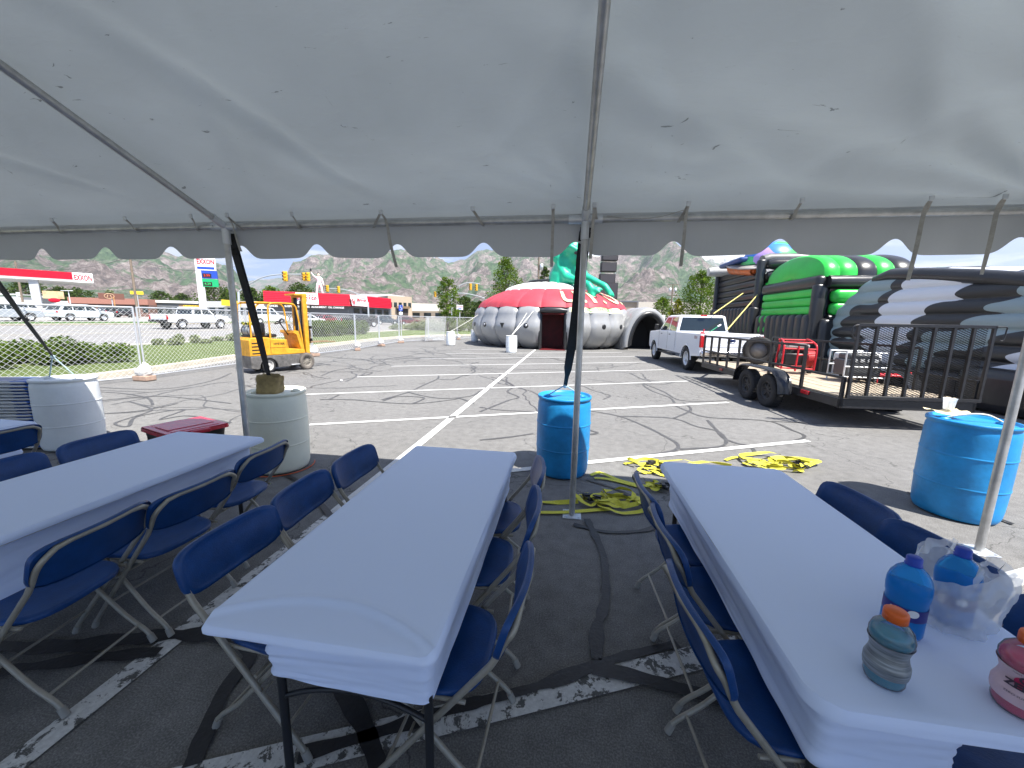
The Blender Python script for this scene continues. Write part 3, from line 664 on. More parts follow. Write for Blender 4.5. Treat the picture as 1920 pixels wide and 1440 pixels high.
tie_down('tie_down_strap', 'black strap from the left tent pole into the paper bag on the cream drum', -3.1, drum_cream, 0.90, rope=False, off=(-0.03,-0.02))
tie_down('tie_down_strap', 'black strap at the far left edge running down to the white drum', -6.2, drum_white, 1.16, off=(0.02,-0.08), k_=2.6)
# rope on the right drum
t = empty('rope_handle', (0,0,0), 0, 'pale rope arched over the lid of the sunlit blue drum', 'rope')
b = MB(); b.tube(smooth_path([(3.44,3.96,0.88),(3.50,3.93,0.91),(3.60,3.88,0.945),(3.70,3.86,0.94),(3.80,3.84,0.885)],6), 0.008, 8)
b.build('rope', mat('pale_rope', (0.6,0.58,0.48), 0.8, var=0.2, vs=80), t)
# cup and plate on right drum
t = empty('paper_plate', (3.50,4.02,0.90), 0, 'folded paper plate lying on the sunlit blue drum', 'plate')
b = MB(); b.grid(lambda u,v: ((u-0.5)*0.26, (v-0.5)*0.16, 0.02+0.05*abs(u-0.45)+0.012*math.sin(v*6)), 10, 6); b.build('plate', mat('yellowish_paper', (0.6,0.52,0.33), 0.8, var=0.1), t).rotation_euler=(0.1,0,-0.1)
b = MB(); b.lathe([(0.0,0.0),(0.033,0.0),(0.036,0.004),(0.046,0.10),(0.05,0.104),(0.047,0.104),(0.034,0.006),(0,0.006)], 24)
cup = b.build('plastic_cup', mat('clear_plastic', (0.85,0.88,0.9), 0.25, alpha=0.55)); cup.location = (3.55,4.06,0.945)
tag(cup, 'clear plastic cup standing on the paper plate on the blue drum', 'cup')
# paper bag on cream drum
t = empty('paper_bag', (-3.20,3.66,0.873), 0.2, 'crumpled brown paper bag standing on the cream drum', 'bag')
b = MB()
def bagf(u, v):
    a = u*2*PI; rx_, ry_ = 0.115, 0.085; k = 1/ (abs(math.cos(a))**6+abs(math.sin(a))**6)**(1/6)
    q = Vector((math.cos(a)*1.5, math.sin(a)*1.5, v*2.2)); d_ = 1+0.10*noise.noise(q*1.3)+0.05*noise.noise(q*4)
    return (math.cos(a)*k*rx_*d_*(1-0.05*v)+0.02*v, math.sin(a)*k*ry_*d_, v*0.20+0.014*noise.noise(q*2)*v-(0.02 if math.cos(a) > 0.4 else 0)*v)
b.grid(bagf, 48, 14)
b.grid(lambda u, v: (bagf(u,1)[0]*(1-v*0.9), bagf(u,1)[1]*(1-v*0.9), bagf(u,1)[2]-0.09*math.sqrt(v)), 48, 4)
b.build('bag_body', mat('brown_kraft_paper', (0.30,0.22,0.095), 0.8, var=0.3, vs=9, bump=0.5, bs=22), t)
# ================================================================== folding chairs
M_seat = mat('blue_chair_plastic', (0.006,0.050,0.19), 0.36, var=0.22, vs=7, bump=0.12, bs=160, spec=0.45)
M_frame = mat('beige_steel_tube', (0.33,0.31,0.26), 0.42, 0.25, var=0.12, vs=12)
M_foot = mat('grey_foot_cap', (0.28,0.27,0.24), 0.6)
def make_chair():
    c = empty('folding_chair')
    # seat pan: dished shell with rolled rim
    def outline(a):     # rounded, narrower at the back
        k = 1/((abs(math.cos(a))**3.6+abs(math.sin(a))**3.6)**(1/3.6)); x = math.cos(a)*k*0.205; y = math.sin(a)*k*0.20
        x *= 1.0+0.07*(y/0.2); return x, y+0.02
    def seatf(u, v):
        a = u*2*PI; x, y = outline(a)
        if v < 0.8:
            k = v/0.8; z = 0.448-0.016*(1-k**2)+0.012*(1 if y > 0.1 else 0)*0; z += -0.010*max(0, (y*k-0.12)/0.1); return (x*k, 0.02+(y-0.02)*k, z)
        k = (v-0.8)/0.2; an = k*PI*0.75
        return (x*(1+0.03*math.sin(an)), 0.02+(y-0.02)*(1+0.03*math.sin(an)), 0.448-0.010*max(0,(y-0.12)/0.1)-0.014*(1-math.cos(an)))
    b = MB(); b.grid(seatf, 40, 14)
    b.grid(lambda u,v: (outline(u*2*PI)[0]*(0.99-0.99*v), 0.02+(outline(u*2*PI)[1]-0.02)*(0.99-0.99*v), 0.424-0.004*v), 40, 3)
    b.build('seat', M_seat, c, weld=True)
    # backrest : curved panel folded over the tube
    def backf(u, v, off=0.0):
        a = u*2*PI; k = 1/((abs(math.cos(a))**4.5+abs(math.sin(a))**4.5)**(1/4.5)); X = math.cos(a)*k*0.235; Z = math.sin(a)*k*0.098
        Z *= (1 if Z > 0 else 0.95)
        if v < 0.75: kk = v/0.75; rim = 0
        else: kk = 1; rim = (v-0.75)/0.25
        x = X*kk; z = Z*kk; yb = -0.030*(1-(x/0.235)**2) - 0.008*(1-kk**6)
        an = rim*PI*0.8; x *= 1+0.02*math.sin(an); z *= 1+0.05*math.sin(an)
        return x, yb, z, 0.013*(1-math.cos(an))
    BM = Matrix.Translation((0,-0.262,0.70)) @ Matrix.Rotation(R(16), 4, 'X')
    b = MB()
    b.grid(lambda u,v: (lambda q: (q[0], q[1]+0.012-q[3], q[2]))(backf(u,v)), 44, 12, BM)
    b.grid(lambda u,v: (lambda q: (q[0]*(1-v), -0.030*(1-(q[0]*(1-v)/0.235)**2)-0.006, q[2]*(1-v)))(backf(u,0.75)), 44, 5, BM)
    b.build('backrest', M_seat, c, weld=True)
    # front frame : one tube from front feet up around the back
    f = MB(); W = 0.222
    def P(x, y, z): return (x, y, z)
    pts = [(-W,0.225,0.015),(-W,0.205,0.045),(-W,0.10,0.18),(-W,-0.05,0.373),(-W,-0.20,0.565),(-W,-0.236,0.615),(-W+0.002,-0.272,0.69),(-W+0.010,-0.300,0.735),(-W+0.05,-0.310,0.768)]
    sm_ = smooth_path(pts, 5); mir = [Vector((-p.x,p.y,p.z)) for p in sm_][::-1]
    mid_ = [Vector((-0.12,-0.312,0.775)), Vector((0,-0.322,0.775)), Vector((0.12,-0.312,0.775))]
    f.tube(sm_+mid_+mir, 0.0115, 10); f.build('front_frame', M_frame, c)
    g = MB(); W2 = 0.192
    pr = [(-W2,0.15,0.425),(-W2,0.06,0.33),(-W2,-0.10,0.15),(-W2,-0.20,0.065),(-W2,-0.235,0.015)]
    for s_ in (-1, 1): g.tube(smooth_path([(p[0]*s_,p[1],p[2]) for p in pr], 5), 0.0105, 10)
    g.tube([(-W2,-0.17,0.092),(W2,-0.17,0.092)], 0.007, 8); g.build('rear_frame', M_frame, c)
    h = MB(); h.tube([(-W,0.145,0.135),(W,0.145,0.135)], 0.007, 8)
    h.tube([(-W,0.02,0.33),(W,0.02,0.33)], 0.007, 8)
    for s_ in (-1,1): h.tube([(s_*0.205,-0.14,0.425),(s_*0.205,0.13,0.425)], 0.008, 6); h.cyl((s_*0.235,0.055,0.275),(s_*0.185,0.055,0.275),0.005,6)
    h.build('crossbar', M_frame, c)
    for s_ in (-1,1):
        for (x, y) in ((W*s_,0.228),(W2*s_,-0.238)):
            k = MB(); k.tube([(x,y,0.0),(x,y-(0.018 if y > 0 else -0.018),0.040)], [0.0155,0.0140], 10); k.build('foot_cap', M_foot, c)
    return c
proto = make_chair(); used = [False]
CG = {'m_l':'folding chairs along the middle table', 'm_r':'folding chairs along the middle table','r_l':'folding chairs along the right table','r_r':'folding chairs along the right table','l_r':'folding chairs along the left table','l_l':'folding chairs along the left table'}
rg = random.Random(21)
def chair(x, y, face, label, dz=0.0):   # x = where the top of the backrest is; face=+1 faces +x
    c = proto if not used[0] else copy_tree(proto); used[0] = True
    c.location = (x+face*0.30, y, 0.011); c.rotation_euler = (0,0,-PI/2*face+R(dz))
    tag(c, label, 'chair', 'blue folding chairs at the tables')
chair(-1.44, 1.32, 1, 'blue folding chair nearest the camera on the left side of the middle table', -3)
chair(-1.44, 1.80, 1, 'blue folding chair second along the left side of the middle table', 2)
chair(-1.42, 2.27, 1, 'blue folding chair at the far left corner of the middle table', -2)
chair(-0.125, 1.26, -1, 'nearest blue folding chair on the right side of the middle table, seat in full view', -2)
chair(-0.13, 1.80, -1, 'blue folding chair second along the right side of the middle table', 3)
chair(-0.14, 2.26, -1, 'blue folding chair at the far right corner of the middle table', 6)
chair(0.43, 1.25, 1, 'nearest blue folding chair on the left side of the right table, seat in full view', 5)
chair(0.46, 1.72, 1, 'blue folding chair second along the left side of the right table', 3)
chair(0.45, 2.14, 1, 'blue folding chair at the far left corner of the right table', 4)
chair(1.60, 2.14, -1, 'dark blue folding chair at the far right corner of the right table', 8)
chair(1.63, 1.70, -1, 'dark blue folding chair behind the bagged bottle on the right side of the right table', 10)
chair(1.64, 1.22, -1, 'dark blue folding chair cut by the right edge of the photo, beside the right table', 2)
chair(1.60, 0.66, -1, 'folding chair of which only a blue strip shows in the bottom right corner', 0)
chair(-2.00, 1.24, -1, 'large blue folding chair in the left foreground, seen from behind at the left table', 6)
chair(-1.96, 1.70, -1, 'blue folding chair second along the right side of the left table', -2)
chair(-2.04, 2.24, -1, 'blue folding chair at the far right corner of the left table near the cream drum', 3)
chair(-3.42, 1.72, 1, 'blue folding chair behind the left table at the left edge of the photo', 3)
chair(-3.42, 2.22, 1, 'blue folding chair behind the left table in front of the white drum', -2)
chair(-4.28, 2.22, -1, 'folding chair at the far left beside the hidden fourth table', 0)

# ================================================================== tables
M_cloth = mat('white_stretch_cloth', (0.68,0.78,1.0), 0.75, bump=0.12, bs=7, spec=0.2)  # white cloth, with the blue cast of the skylight put into its colour
M_tleg = mat('dark_grey_table_leg', (0.02,0.022,0.026), 0.4)
def rrect(u, x0, x1, y0, y1, r):    # rounded rectangle point by perimeter fraction
    segs = []; w_, h_ = x1-x0-2*r, y1-y0-2*r; arc = PI/2*r; L = 2*w_+2*h_+4*arc; s = (u % 1.0)*L
    for k, (kind, ln) in enumerate([('l',h_),('a',arc),('l',w_),('a',arc),('l',h_),('a',arc),('l',w_),('a',arc)]):
        if s <= ln+1e-9:
            t = s/ln if ln > 0 else 0
            if k == 0: return (x1, y0+r+h_*t)
            if k == 1: a = t*PI/2; return (x1-r+r*math.cos(a), y1-r+r*math.sin(a))
            if k == 2: return (x1-r-w_*t, y1)
            if k == 3: a = PI/2+t*PI/2; return (x0+r+r*math.cos(a), y1-r+r*math.sin(a))
            if k == 4: return (x0, y1-r-h_*t)
            if k == 5: a = PI+t*PI/2; return (x0+r+r*math.cos(a), y0+r+r*math.sin(a))
            if k == 6: return (x0+r+w_*t, y0)
            a = 1.5*PI+t*PI/2; return (x1-r+r*math.cos(a), y0+r+r*math.sin(a))
        s -= ln
    return (x1, y0+r)
def table(x0, x1, y0, y1, label, clabel, rad, insL, insR, insN, skirt_h, seed, fold=True):
    t = empty('banquet_table', ((x0+x1)/2,(y0+y1)/2,0.011), 0, label, 'table', 'banquet tables under the tent')
    X, Y = (x1-x0)/2, (y1-y0)/2
    b = MB(); b.box((0,0,0.695),(2*X-0.07,2*Y-0.07,0.036),0.008,2); b.build('tabletop', mat('table_plastic',(0.55,0.55,0.53),0.5), t)
    xa, xb = -X+insL+0.025, X-insR-0.025
    for sy in (-1,1):
        ly = sy*(Y-0.19 if sy > 0 else Y-insN-0.045)
        for lx in (xa, xb):
            l = MB(); l.tube([(lx,ly,0.69),(lx,ly,0.02)], 0.0145, 12); l.tube([(lx,ly,0.03),(lx,ly,0.0)], 0.018, 10); l.build('leg', M_tleg, t)
        l = MB(); l.tube(smooth_path([(xa,ly,0.41),(xa+0.12,ly,0.455),((xa+xb)/2,ly,0.475),(xb-0.12,ly,0.455),(xb,ly,0.41)],6), 0.009, 8)
        l.build('leg_brace', M_tleg, t)
    # cloth : a stretch cover, top + rim + skirt drawn in under the rim
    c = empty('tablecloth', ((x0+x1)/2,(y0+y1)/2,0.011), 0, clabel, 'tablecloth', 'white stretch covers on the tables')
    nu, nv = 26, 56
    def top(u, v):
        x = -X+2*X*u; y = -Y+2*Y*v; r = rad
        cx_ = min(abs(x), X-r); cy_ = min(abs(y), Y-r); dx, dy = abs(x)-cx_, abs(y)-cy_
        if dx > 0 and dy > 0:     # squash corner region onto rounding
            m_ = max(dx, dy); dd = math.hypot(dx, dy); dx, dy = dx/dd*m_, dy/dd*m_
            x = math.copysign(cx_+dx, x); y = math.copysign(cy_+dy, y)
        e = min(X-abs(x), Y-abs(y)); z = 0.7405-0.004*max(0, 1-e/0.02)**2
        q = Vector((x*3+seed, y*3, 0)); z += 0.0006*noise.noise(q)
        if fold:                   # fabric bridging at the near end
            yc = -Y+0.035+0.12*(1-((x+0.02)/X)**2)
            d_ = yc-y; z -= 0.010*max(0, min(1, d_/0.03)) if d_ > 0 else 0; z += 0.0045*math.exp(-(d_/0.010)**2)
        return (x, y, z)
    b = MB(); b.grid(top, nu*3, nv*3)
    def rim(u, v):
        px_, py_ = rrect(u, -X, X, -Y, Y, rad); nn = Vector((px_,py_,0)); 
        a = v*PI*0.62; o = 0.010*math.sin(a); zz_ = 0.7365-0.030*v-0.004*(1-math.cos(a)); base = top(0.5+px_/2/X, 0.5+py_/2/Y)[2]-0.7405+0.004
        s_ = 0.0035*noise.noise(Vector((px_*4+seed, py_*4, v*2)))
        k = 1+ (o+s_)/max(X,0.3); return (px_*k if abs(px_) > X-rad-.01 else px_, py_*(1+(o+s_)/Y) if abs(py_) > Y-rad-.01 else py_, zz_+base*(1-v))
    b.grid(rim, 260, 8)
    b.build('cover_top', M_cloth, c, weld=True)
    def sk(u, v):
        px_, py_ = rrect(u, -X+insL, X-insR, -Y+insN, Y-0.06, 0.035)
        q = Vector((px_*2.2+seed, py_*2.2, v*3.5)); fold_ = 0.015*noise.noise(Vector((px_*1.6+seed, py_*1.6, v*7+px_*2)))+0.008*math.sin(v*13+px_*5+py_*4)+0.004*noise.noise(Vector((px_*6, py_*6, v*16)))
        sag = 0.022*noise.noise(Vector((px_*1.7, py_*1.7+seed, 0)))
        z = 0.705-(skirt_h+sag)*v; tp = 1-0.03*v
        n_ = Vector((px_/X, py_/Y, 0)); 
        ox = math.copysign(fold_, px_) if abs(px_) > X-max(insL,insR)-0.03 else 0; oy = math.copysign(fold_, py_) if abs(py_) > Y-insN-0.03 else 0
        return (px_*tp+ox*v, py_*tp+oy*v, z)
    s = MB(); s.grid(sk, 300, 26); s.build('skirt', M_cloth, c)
    return t
TZ = 0.7525
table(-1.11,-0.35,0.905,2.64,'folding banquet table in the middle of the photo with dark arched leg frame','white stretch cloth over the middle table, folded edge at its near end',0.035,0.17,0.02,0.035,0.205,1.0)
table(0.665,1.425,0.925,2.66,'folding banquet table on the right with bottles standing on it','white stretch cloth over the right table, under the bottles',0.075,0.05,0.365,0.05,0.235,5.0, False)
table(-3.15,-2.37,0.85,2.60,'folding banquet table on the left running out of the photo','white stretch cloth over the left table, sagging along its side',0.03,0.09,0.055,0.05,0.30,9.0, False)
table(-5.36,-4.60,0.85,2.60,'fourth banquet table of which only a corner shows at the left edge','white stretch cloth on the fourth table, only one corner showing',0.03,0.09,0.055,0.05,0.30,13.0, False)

# ================================================================== things on the right table
def liquid(name, col, rough=0.12): return mat(name, col, rough, trans=0.22, ior=1.1, spec=0.4)
M_shell = bpy.data.materials.new('clear_bottle'); M_shell.use_nodes = True; t = M_shell.node_tree; t.nodes.clear()
tr = N(t,'ShaderNodeBsdfTransparent'); tr.inputs[0].default_value = (0.93,0.96,0.98,1); gl = N(t,'ShaderNodeBsdfGlossy'); gl.inputs[1].default_value = 0.08; df = N(t,'ShaderNodeBsdfDiffuse'); df.inputs[0].default_value = (0.8,0.85,0.9,1)
fr = N(t,'ShaderNodeFresnel'); fr.inputs[0].default_value = 1.5; a0 = N(t,'ShaderNodeMixShader'); a0.inputs[0].default_value = 0.10; t.links.new(tr.outputs[0],a0.inputs[1]); t.links.new(df.outputs[0],a0.inputs[2])
a1 = N(t,'ShaderNodeMixShader'); t.links.new(fr.outputs[0],a1.inputs[0]); t.links.new(a0.outputs[0],a1.inputs[1]); t.links.new(gl.outputs[0],a1.inputs[2]); o_ = N(t,'ShaderNodeOutputMaterial'); t.links.new(a1.outputs[0],o_.inputs[0])
M_orange = mat('orange_cap', (0.72,0.13,0.02), 0.4); M_bluecap = mat('blue_cap', (0.01,0.05,0.42), 0.4)
def lab_band(mb, prof_r, z0, z1, n=40, off=0.0015, nz_=8, a0=0, a1=2*PI):
    mb.grid(lambda u, v: (lambda z: ((prof_r(z)+off)*math.cos(a0+(a1-a0)*u), (prof_r(z)+off)*math.sin(a0+(a1-a0)*u), z))(z0+(z1-z0)*v), n, nz_)
def interp(pr):
    def f(z):
        for (ra, za), (rb, zb) in zip(pr, pr[1:]):
            if za <= z <= zb and zb > za: return ra+(rb-ra)*(z-za)/(zb-za)
        return pr[-1][0]
    return f
SP = [(0.0,0.004),(0.030,0.0),(0.041,0.004),(0.044,0.014),(0.0435,0.03),(0.046,0.045),(0.046,0.062),(0.040,0.080),(0.0375,0.095),(0.041,0.112),(0.047,0.128),(0.0475,0.142),(0.042,0.160),(0.029,0.175),(0.021,0.182),(0.0205,0.190)]
def sports_bottle(loc, rz, col, level, labcol, label, word=None, lean=0.0):
    t = empty('drink_bottle', loc, rz, label, 'bottle', 'drink bottles on the right table')
    pr = SP; f = interp(pr[2:])
    def rib(a, z): return 1+0.012*math.cos(a*4)*(1 if z < 0.06 else 0.6)
    b = MB(); b.lathe(pr, 48, wob=rib); b.build('bottle_body', M_shell, t)
    li = MB(); pl = [(r*0.955, z+0.002) for r, z in pr if z < level]; pl += [(f(level)*0.955, level), (0.0, level)]
    li.lathe(pl, 40, wob=rib); li.build('liquid', liquid('liquid_'+str(col[0]), col), t)
    l = MB(); lab_band(l, f, 0.034, 0.124, 48, 0.0022, 16); lb = l.build('label', labcol, t)
    c = MB(); c.lathe([(0.0,0.212),(0.021,0.212),(0.0245,0.209),(0.0255,0.205),(0.0255,0.184),(0.0,0.184)][::-1], 48, wob=lambda a, z: 1+0.012*math.cos(a*24))
    c.build('cap', M_orange, t); return t, lb
lm = bpy.data.materials.new('silver_label'); lm.use_nodes = True; tt = lm.node_tree; bb = tt.nodes['Principled BSDF']; tcn = N(tt,'ShaderNodeTexCoord').outputs['Object']
mpp = N(tt,'ShaderNodeMapping'); mpp.inputs['Scale'].default_value = (3,3,60); tt.links.new(tcn, mpp.inputs[0])
tt.links.new(ramp(tt, noise_n(tt, mpp.outputs[0], 4, 4), [(0.35,(0.10,0.12,0.14)),(0.65,(0.32,0.35,0.37))]).outputs[0], bb.inputs['Base Color']); bb.inputs['Roughness'].default_value = 0.4; bb.inputs['Metallic'].default_value = 0.3
bA, lA = sports_bottle((0.885,1.035,TZ-0.001), 0.3, (0.02,0.32,0.46), 0.138, lm, 'waisted drink bottle with orange cap, grey label and teal drink, frontmost left of the bottles')
pm = mat('pale_pink_label', (0.62,0.45,0.50), 0.5, var=0.08, vs=30)
bB, lB = sports_bottle((1.165,1.0,TZ-0.001), 0.2, (0.88,0.05,0.20), 0.140, pm, 'wide drink bottle with orange cap, pink drink and pink label at the right edge')
bB.scale = (1.12,1.12,1.0)
# wording on the pink label, curved round the bottle
def curved_text(st, size, r, z, ang, m, parent, sx_=1.0, bold=0.0):
    o = text(st, size, m, parent, Matrix.Identity(4), ext=0.0, bold=bold, sx_=sx_)
    for v in o.data.vertices:
        a = ang+v.co.x/r; v.co = Vector((r*math.cos(a), r*math.sin(a), z+v.co.y))
    return o
M_ink = mat('dark_ink', (0.05,0.03,0.05), 0.6); M_pinkink = mat('crimson_ink', (0.55,0.03,0.12), 0.5)
angv = math.atan2(-1.0-0.0, -1.165)-0.2
l = MB(); f = interp(SP[2:]); l.grid(lambda u, v: (lambda a, z: ((f(z)+0.0032)*math.cos(angv+0.05+a), (f(z)+0.0032)*math.sin(angv+0.05+a), z))((v**0.5)*0.42*math.cos(u*2*PI), 0.094+(v**0.5)*0.017*math.sin(u*2*PI)), 24, 4); l.build('emblem', M_pinkink, bB)
curved_text('G', 0.024, 0.0445, 0.104, angv, M_ink, bB, bold=0.0008); curved_text('ZERO', 0.022, 0.0475, 0.086, angv+0.02, M_ink, bB, bold=0.0012)
curved_text('ZERO SUGAR', 0.007, 0.0500, 0.062, angv-0.1, M_ink, bB); curved_text('THIRST QUENCHER', 0.0045, 0.0475, 0.118, angv, M_ink, bB)
l = MB(); l.box((0,0,0),(0.002,0.008,0.010)); lo = l.build('red_mark', M_red, bA); a_ = math.atan2(-1.03,-0.88)-0.3-0.1; lo.location = (0.0465*math.cos(a_),0.0465*math.sin(a_),0.052); lo.rotation_euler = (0,0,a_)
# blue-tinted water jug
M_jug = mat('blue_tinted_bottle', (0.05,0.42,0.88), 0.06, trans=0.7, ior=1.2, spec=0.6)
JP = [(0.0,0.006),(0.03,0.0),(0.047,0.003),(0.051,0.015),(0.0505,0.06),(0.0495,0.064),(0.0495,0.125),(0.0515,0.13),(0.053,0.15),(0.052,0.172),(0.047,0.192),(0.037,0.210),(0.024,0.223),(0.0165,0.229),(0.0155,0.236)]
def jug(loc, rz, label):
    t = empty('drink_bottle', loc, rz, label, 'bottle', 'drink bottles on the right table')
    b = MB(); b.lathe(JP, 48); b.build('bottle_body', M_jug, t)
    w_ = MB(); w_.lathe([(r*0.94, z+0.003) for r, z in JP if z < 0.17]+[(0.0,0.172)], 32); w_.build('liquid', liquid('blue_water', (0.015,0.30,0.72)), t)
    f = interp(JP[2:]); l = MB(); lab_band(l, f, 0.066, 0.106, 48, 0.001, 4); l.build('label', mat('navy_label', (0.02,0.025,0.20), 0.45, var=0.1), t)
    a = math.atan2(-loc[1], -loc[0])-rz
    e = MB(); e.grid(lambda u, v: (lambda q, z: (0.0512*math.cos(q), 0.0512*math.sin(q), z))(a+0.42+v*0.27*math.cos(u*2*PI), 0.094+v*0.012*math.sin(u*2*PI)), 20, 2); em = e.build('emblem', mat('label_white', (0.75,0.77,0.8), 0.5), t)
    e = MB(); e.grid(lambda u, v: (lambda q, z: (0.0514*math.cos(q), 0.0514*math.sin(q), z))(a-0.62+u*0.32, 0.072+v*0.026), 6, 1)
    e.build('barcode', mat('label_white', (0.75,0.77,0.8), 0.5), t)
    e = MB()
    for k in range(9): e.grid(lambda u, v: (lambda q, z: (0.0517*math.cos(q), 0.0517*math.sin(q), z))(a-0.60+k*0.031+u*0.014, 0.075+v*0.020), 1, 1)
    e.build('barcode_lines', M_ink, t)
    c = MB(); c.lathe([(0,0.256),(0.016,0.256),(0.0185,0.253),(0.0185,0.236),(0.0205,0.234),(0.0205,0.229),(0,0.229)][::-1], 36, wob=lambda a, z: 1+0.015*math.cos(a*18)); c.build('cap', M_bluecap, t)
    return t
jug((1.075,1.235,TZ-0.001), 0.4, 'blue-tinted water bottle with navy label standing uncovered behind the teal drink')
jug((1.275,1.315,TZ-0.001), -0.5, 'blue-tinted water bottle standing inside the thin white carrier bag')
# carrier bag
bm_ = bpy.data.materials.new('thin_white_film'); bm_.use_nodes = True; t = bm_.node_tree; t.nodes.clear()
df = N(t,'ShaderNodeBsdfDiffuse'); df.inputs[0].default_value = (0.85,0.87,0.9,1); tl = N(t,'ShaderNodeBsdfTranslucent'); tl.inputs[0].default_value = (0.85,0.88,0.9,1)
tr = N(t,'ShaderNodeBsdfTransparent'); gl = N(t,'ShaderNodeBsdfGlossy'); gl.inputs[1].default_value = 0.25
a1 = N(t,'ShaderNodeMixShader'); a1.inputs[0].default_value = 0.5; t.links.new(df.outputs[0],a1.inputs[1]); t.links.new(tl.outputs[0],a1.inputs[2])
a3 = N(t,'ShaderNodeMixShader'); a3.inputs[0].default_value = 0.12; t.links.new(a1.outputs[0],a3.inputs[1]); t.links.new(gl.outputs[0],a3.inputs[2])
a2 = N(t,'ShaderNodeMixShader'); a2.inputs[0].default_value = 0.50; t.links.new(tr.outputs[0],a2.inputs[1]); t.links.new(a3.outputs[0],a2.inputs[2])
o_ = N(t,'ShaderNodeOutputMaterial'); t.links.new(a2.outputs[0],o_.inputs[0])
bag = empty('carrier_bag', (1.285,1.32,TZ), 0.35, 'thin white plastic carrier bag pulled up round a blue bottle', 'bag')
def bagw(u, v):
    a = u*2*PI; q = Vector((math.cos(a)*1.6, math.sin(a)*1.6, v*3)); r = 0.085+0.035*v-0.03*max(0,v-0.55)
    r *= 1+0.20*noise.noise(q*1.2)+0.05*noise.noise(q*3.6)+0.025*math.sin(a*14+v*6)
    top_ = 0.150+0.055*abs(math.sin(a))**2+0.02*noise.noise(q*2)
    if v < 0.06: return (r*math.cos(a)*1.3, r*math.sin(a)*1.0, 0.002+v*0.2)
    return (r*math.cos(a)*1.25, r*math.sin(a)*0.95, 0.012+(v-0.06)/0.94*top_)
b = MB(); b.grid(bagw, 90, 26); b.grid(lambda u,v: (bagw(u,0)[0]*v, bagw(u,0)[1]*v, 0.0022), 30, 3); b.build('film', bm_, bag)
for sg in (-1,1):
    pts = smooth_path([(-0.07*1,sg*0.075,0.19),(-0.055,sg*0.065,0.225),(0.0,sg*0.05,0.243),(0.05,sg*0.055,0.225),(0.075,sg*0.075,0.185)], 8); b = MB(); vs = []
    for i, p in enumerate(pts):
        k = i/(len(pts)-1); w2 = 0.016+0.012*abs(k-0.5)*2; w2 *= 1+0.4*noise.noise(p*30)
        d_ = Vector((0.1*math.sin(i*0.8), 0.5, 0.9 if 0.2 < k < 0.8 else 0.4)).normalized()*w2
        d_ = Vector(((0.85 if k < 0.25 or k > 0.75 else 0.1), 0.25*math.sin(i*0.9), 0.9)).normalized()*w2; vs += [p+d_, p-d_]
    b.add(vs, [[2*i,2*i+1,2*i+3,2*i+2] for i in range(len(pts)-1)], None, True); b.build('handle', bm_, bag)

# ================================================================== tote box
t = empty('storage_tote', (-4.47,3.78,0.011), -0.33, 'black storage tote with a shiny red lid behind the left table', 'box')
def taper(mb, z0, z1, a0, b0, a1, b1, r=0.05, n=64):
    mb.grid(lambda u, v: (lambda q: (q[0], q[1], z0+(z1-z0)*v))(rrect(u, -(a0+(a1-a0)*v), a0+(a1-a0)*v, -(b0+(b1-b0)*v), b0+(b1-b0)*v, r)), n, 2)
    mb.grid(lambda u, v: (lambda q: (q[0]*(1-v), q[1]*(1-v), z0))(rrect(u, -a0, a0, -b0, b0, r)), n, 1)
b = MB(); taper(b, 0, 0.355, 0.26, 0.25, 0.31, 0.285)
for s_ in (-1,1):
    for k in range(-2,3): b.box((k*0.11, s_*0.275, 0.16),(0.03,0.02,0.26),0.006,1)
b.build('tub', M_black, t)
M_lid = mat('glossy_red_plastic', (0.45,0.012,0.035), 0.22, spec=0.6)
b = MB(); taper(b, 0.345, 0.385, 0.335, 0.31, 0.33, 0.305, 0.04)
b.box((0,0,0.386),(0.64,0.59,0.014),0.006,2); b.box((0,0,0.392),(0.52,0.46,0.012),0.005,2); b.box((0,0,0.399),(0.30,0.46,0.010),0.004,2)
for s_ in (-1,1): b.box((s_*0.335,0,0.365),(0.05,0.20,0.045),0.012,2)
b.build('lid', M_lid, t)

# ================================================================== flat stack of folded chairs
def folded():
    c = empty('folded_chair')
    f = MB(); W = 0.22
    loop_ = [Vector((rrect(k/40, -W, W, -0.48, 0.48, 0.07)[0], rrect(k/40, -W, W, -0.48, 0.48, 0.07)[1], 0.018)) for k in range(40)]
    f.tube(loop_, 0.0115, 8, closed=True)
    for s_ in (-1,1): f.tube([(s_*0.18,-0.4,0.03),(s_*0.18,0.44,0.018)], 0.010, 8)
    f.tube([(-0.18,0.3,0.02),(0.18,0.3,0.02)],0.007,6); f.build('frame', mat('pale_steel_tube',(0.62,0.62,0.60),0.4,0.2), c)
    s = MB(); s.box((0,-0.05,0.020),(0.37,0.40,0.026),0.012,2); s.build('seat', M_seat, c)
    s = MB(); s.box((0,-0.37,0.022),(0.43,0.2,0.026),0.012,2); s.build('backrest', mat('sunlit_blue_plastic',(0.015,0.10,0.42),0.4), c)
    return c
fc = folded(); NF = 21
for k in range(NF):
    o = fc if k == 0 else copy_tree(fc)
    o.location = (-6.98+0.008*math.sin(k*2.1), 3.72+0.01*math.sin(k*1.3), 0.02+k*0.0405); o.rotation_euler = (0,0,PI/2+0.28+0.012*math.sin(k*3))
    tag(o, 'topmost folded chair of the stack at the left edge, its blue panel showing' if k == NF-1 else ('lowest folded chair, touching the asphalt, in the flat stack at the left edge' if k == 0 else 'folded chair lying flat inside the stack left of the white drum, only tube ends showing'), 'chair', 'folded chairs stacked flat' if 0 < k < NF-1 else 'folded chairs stacked flat, ends')

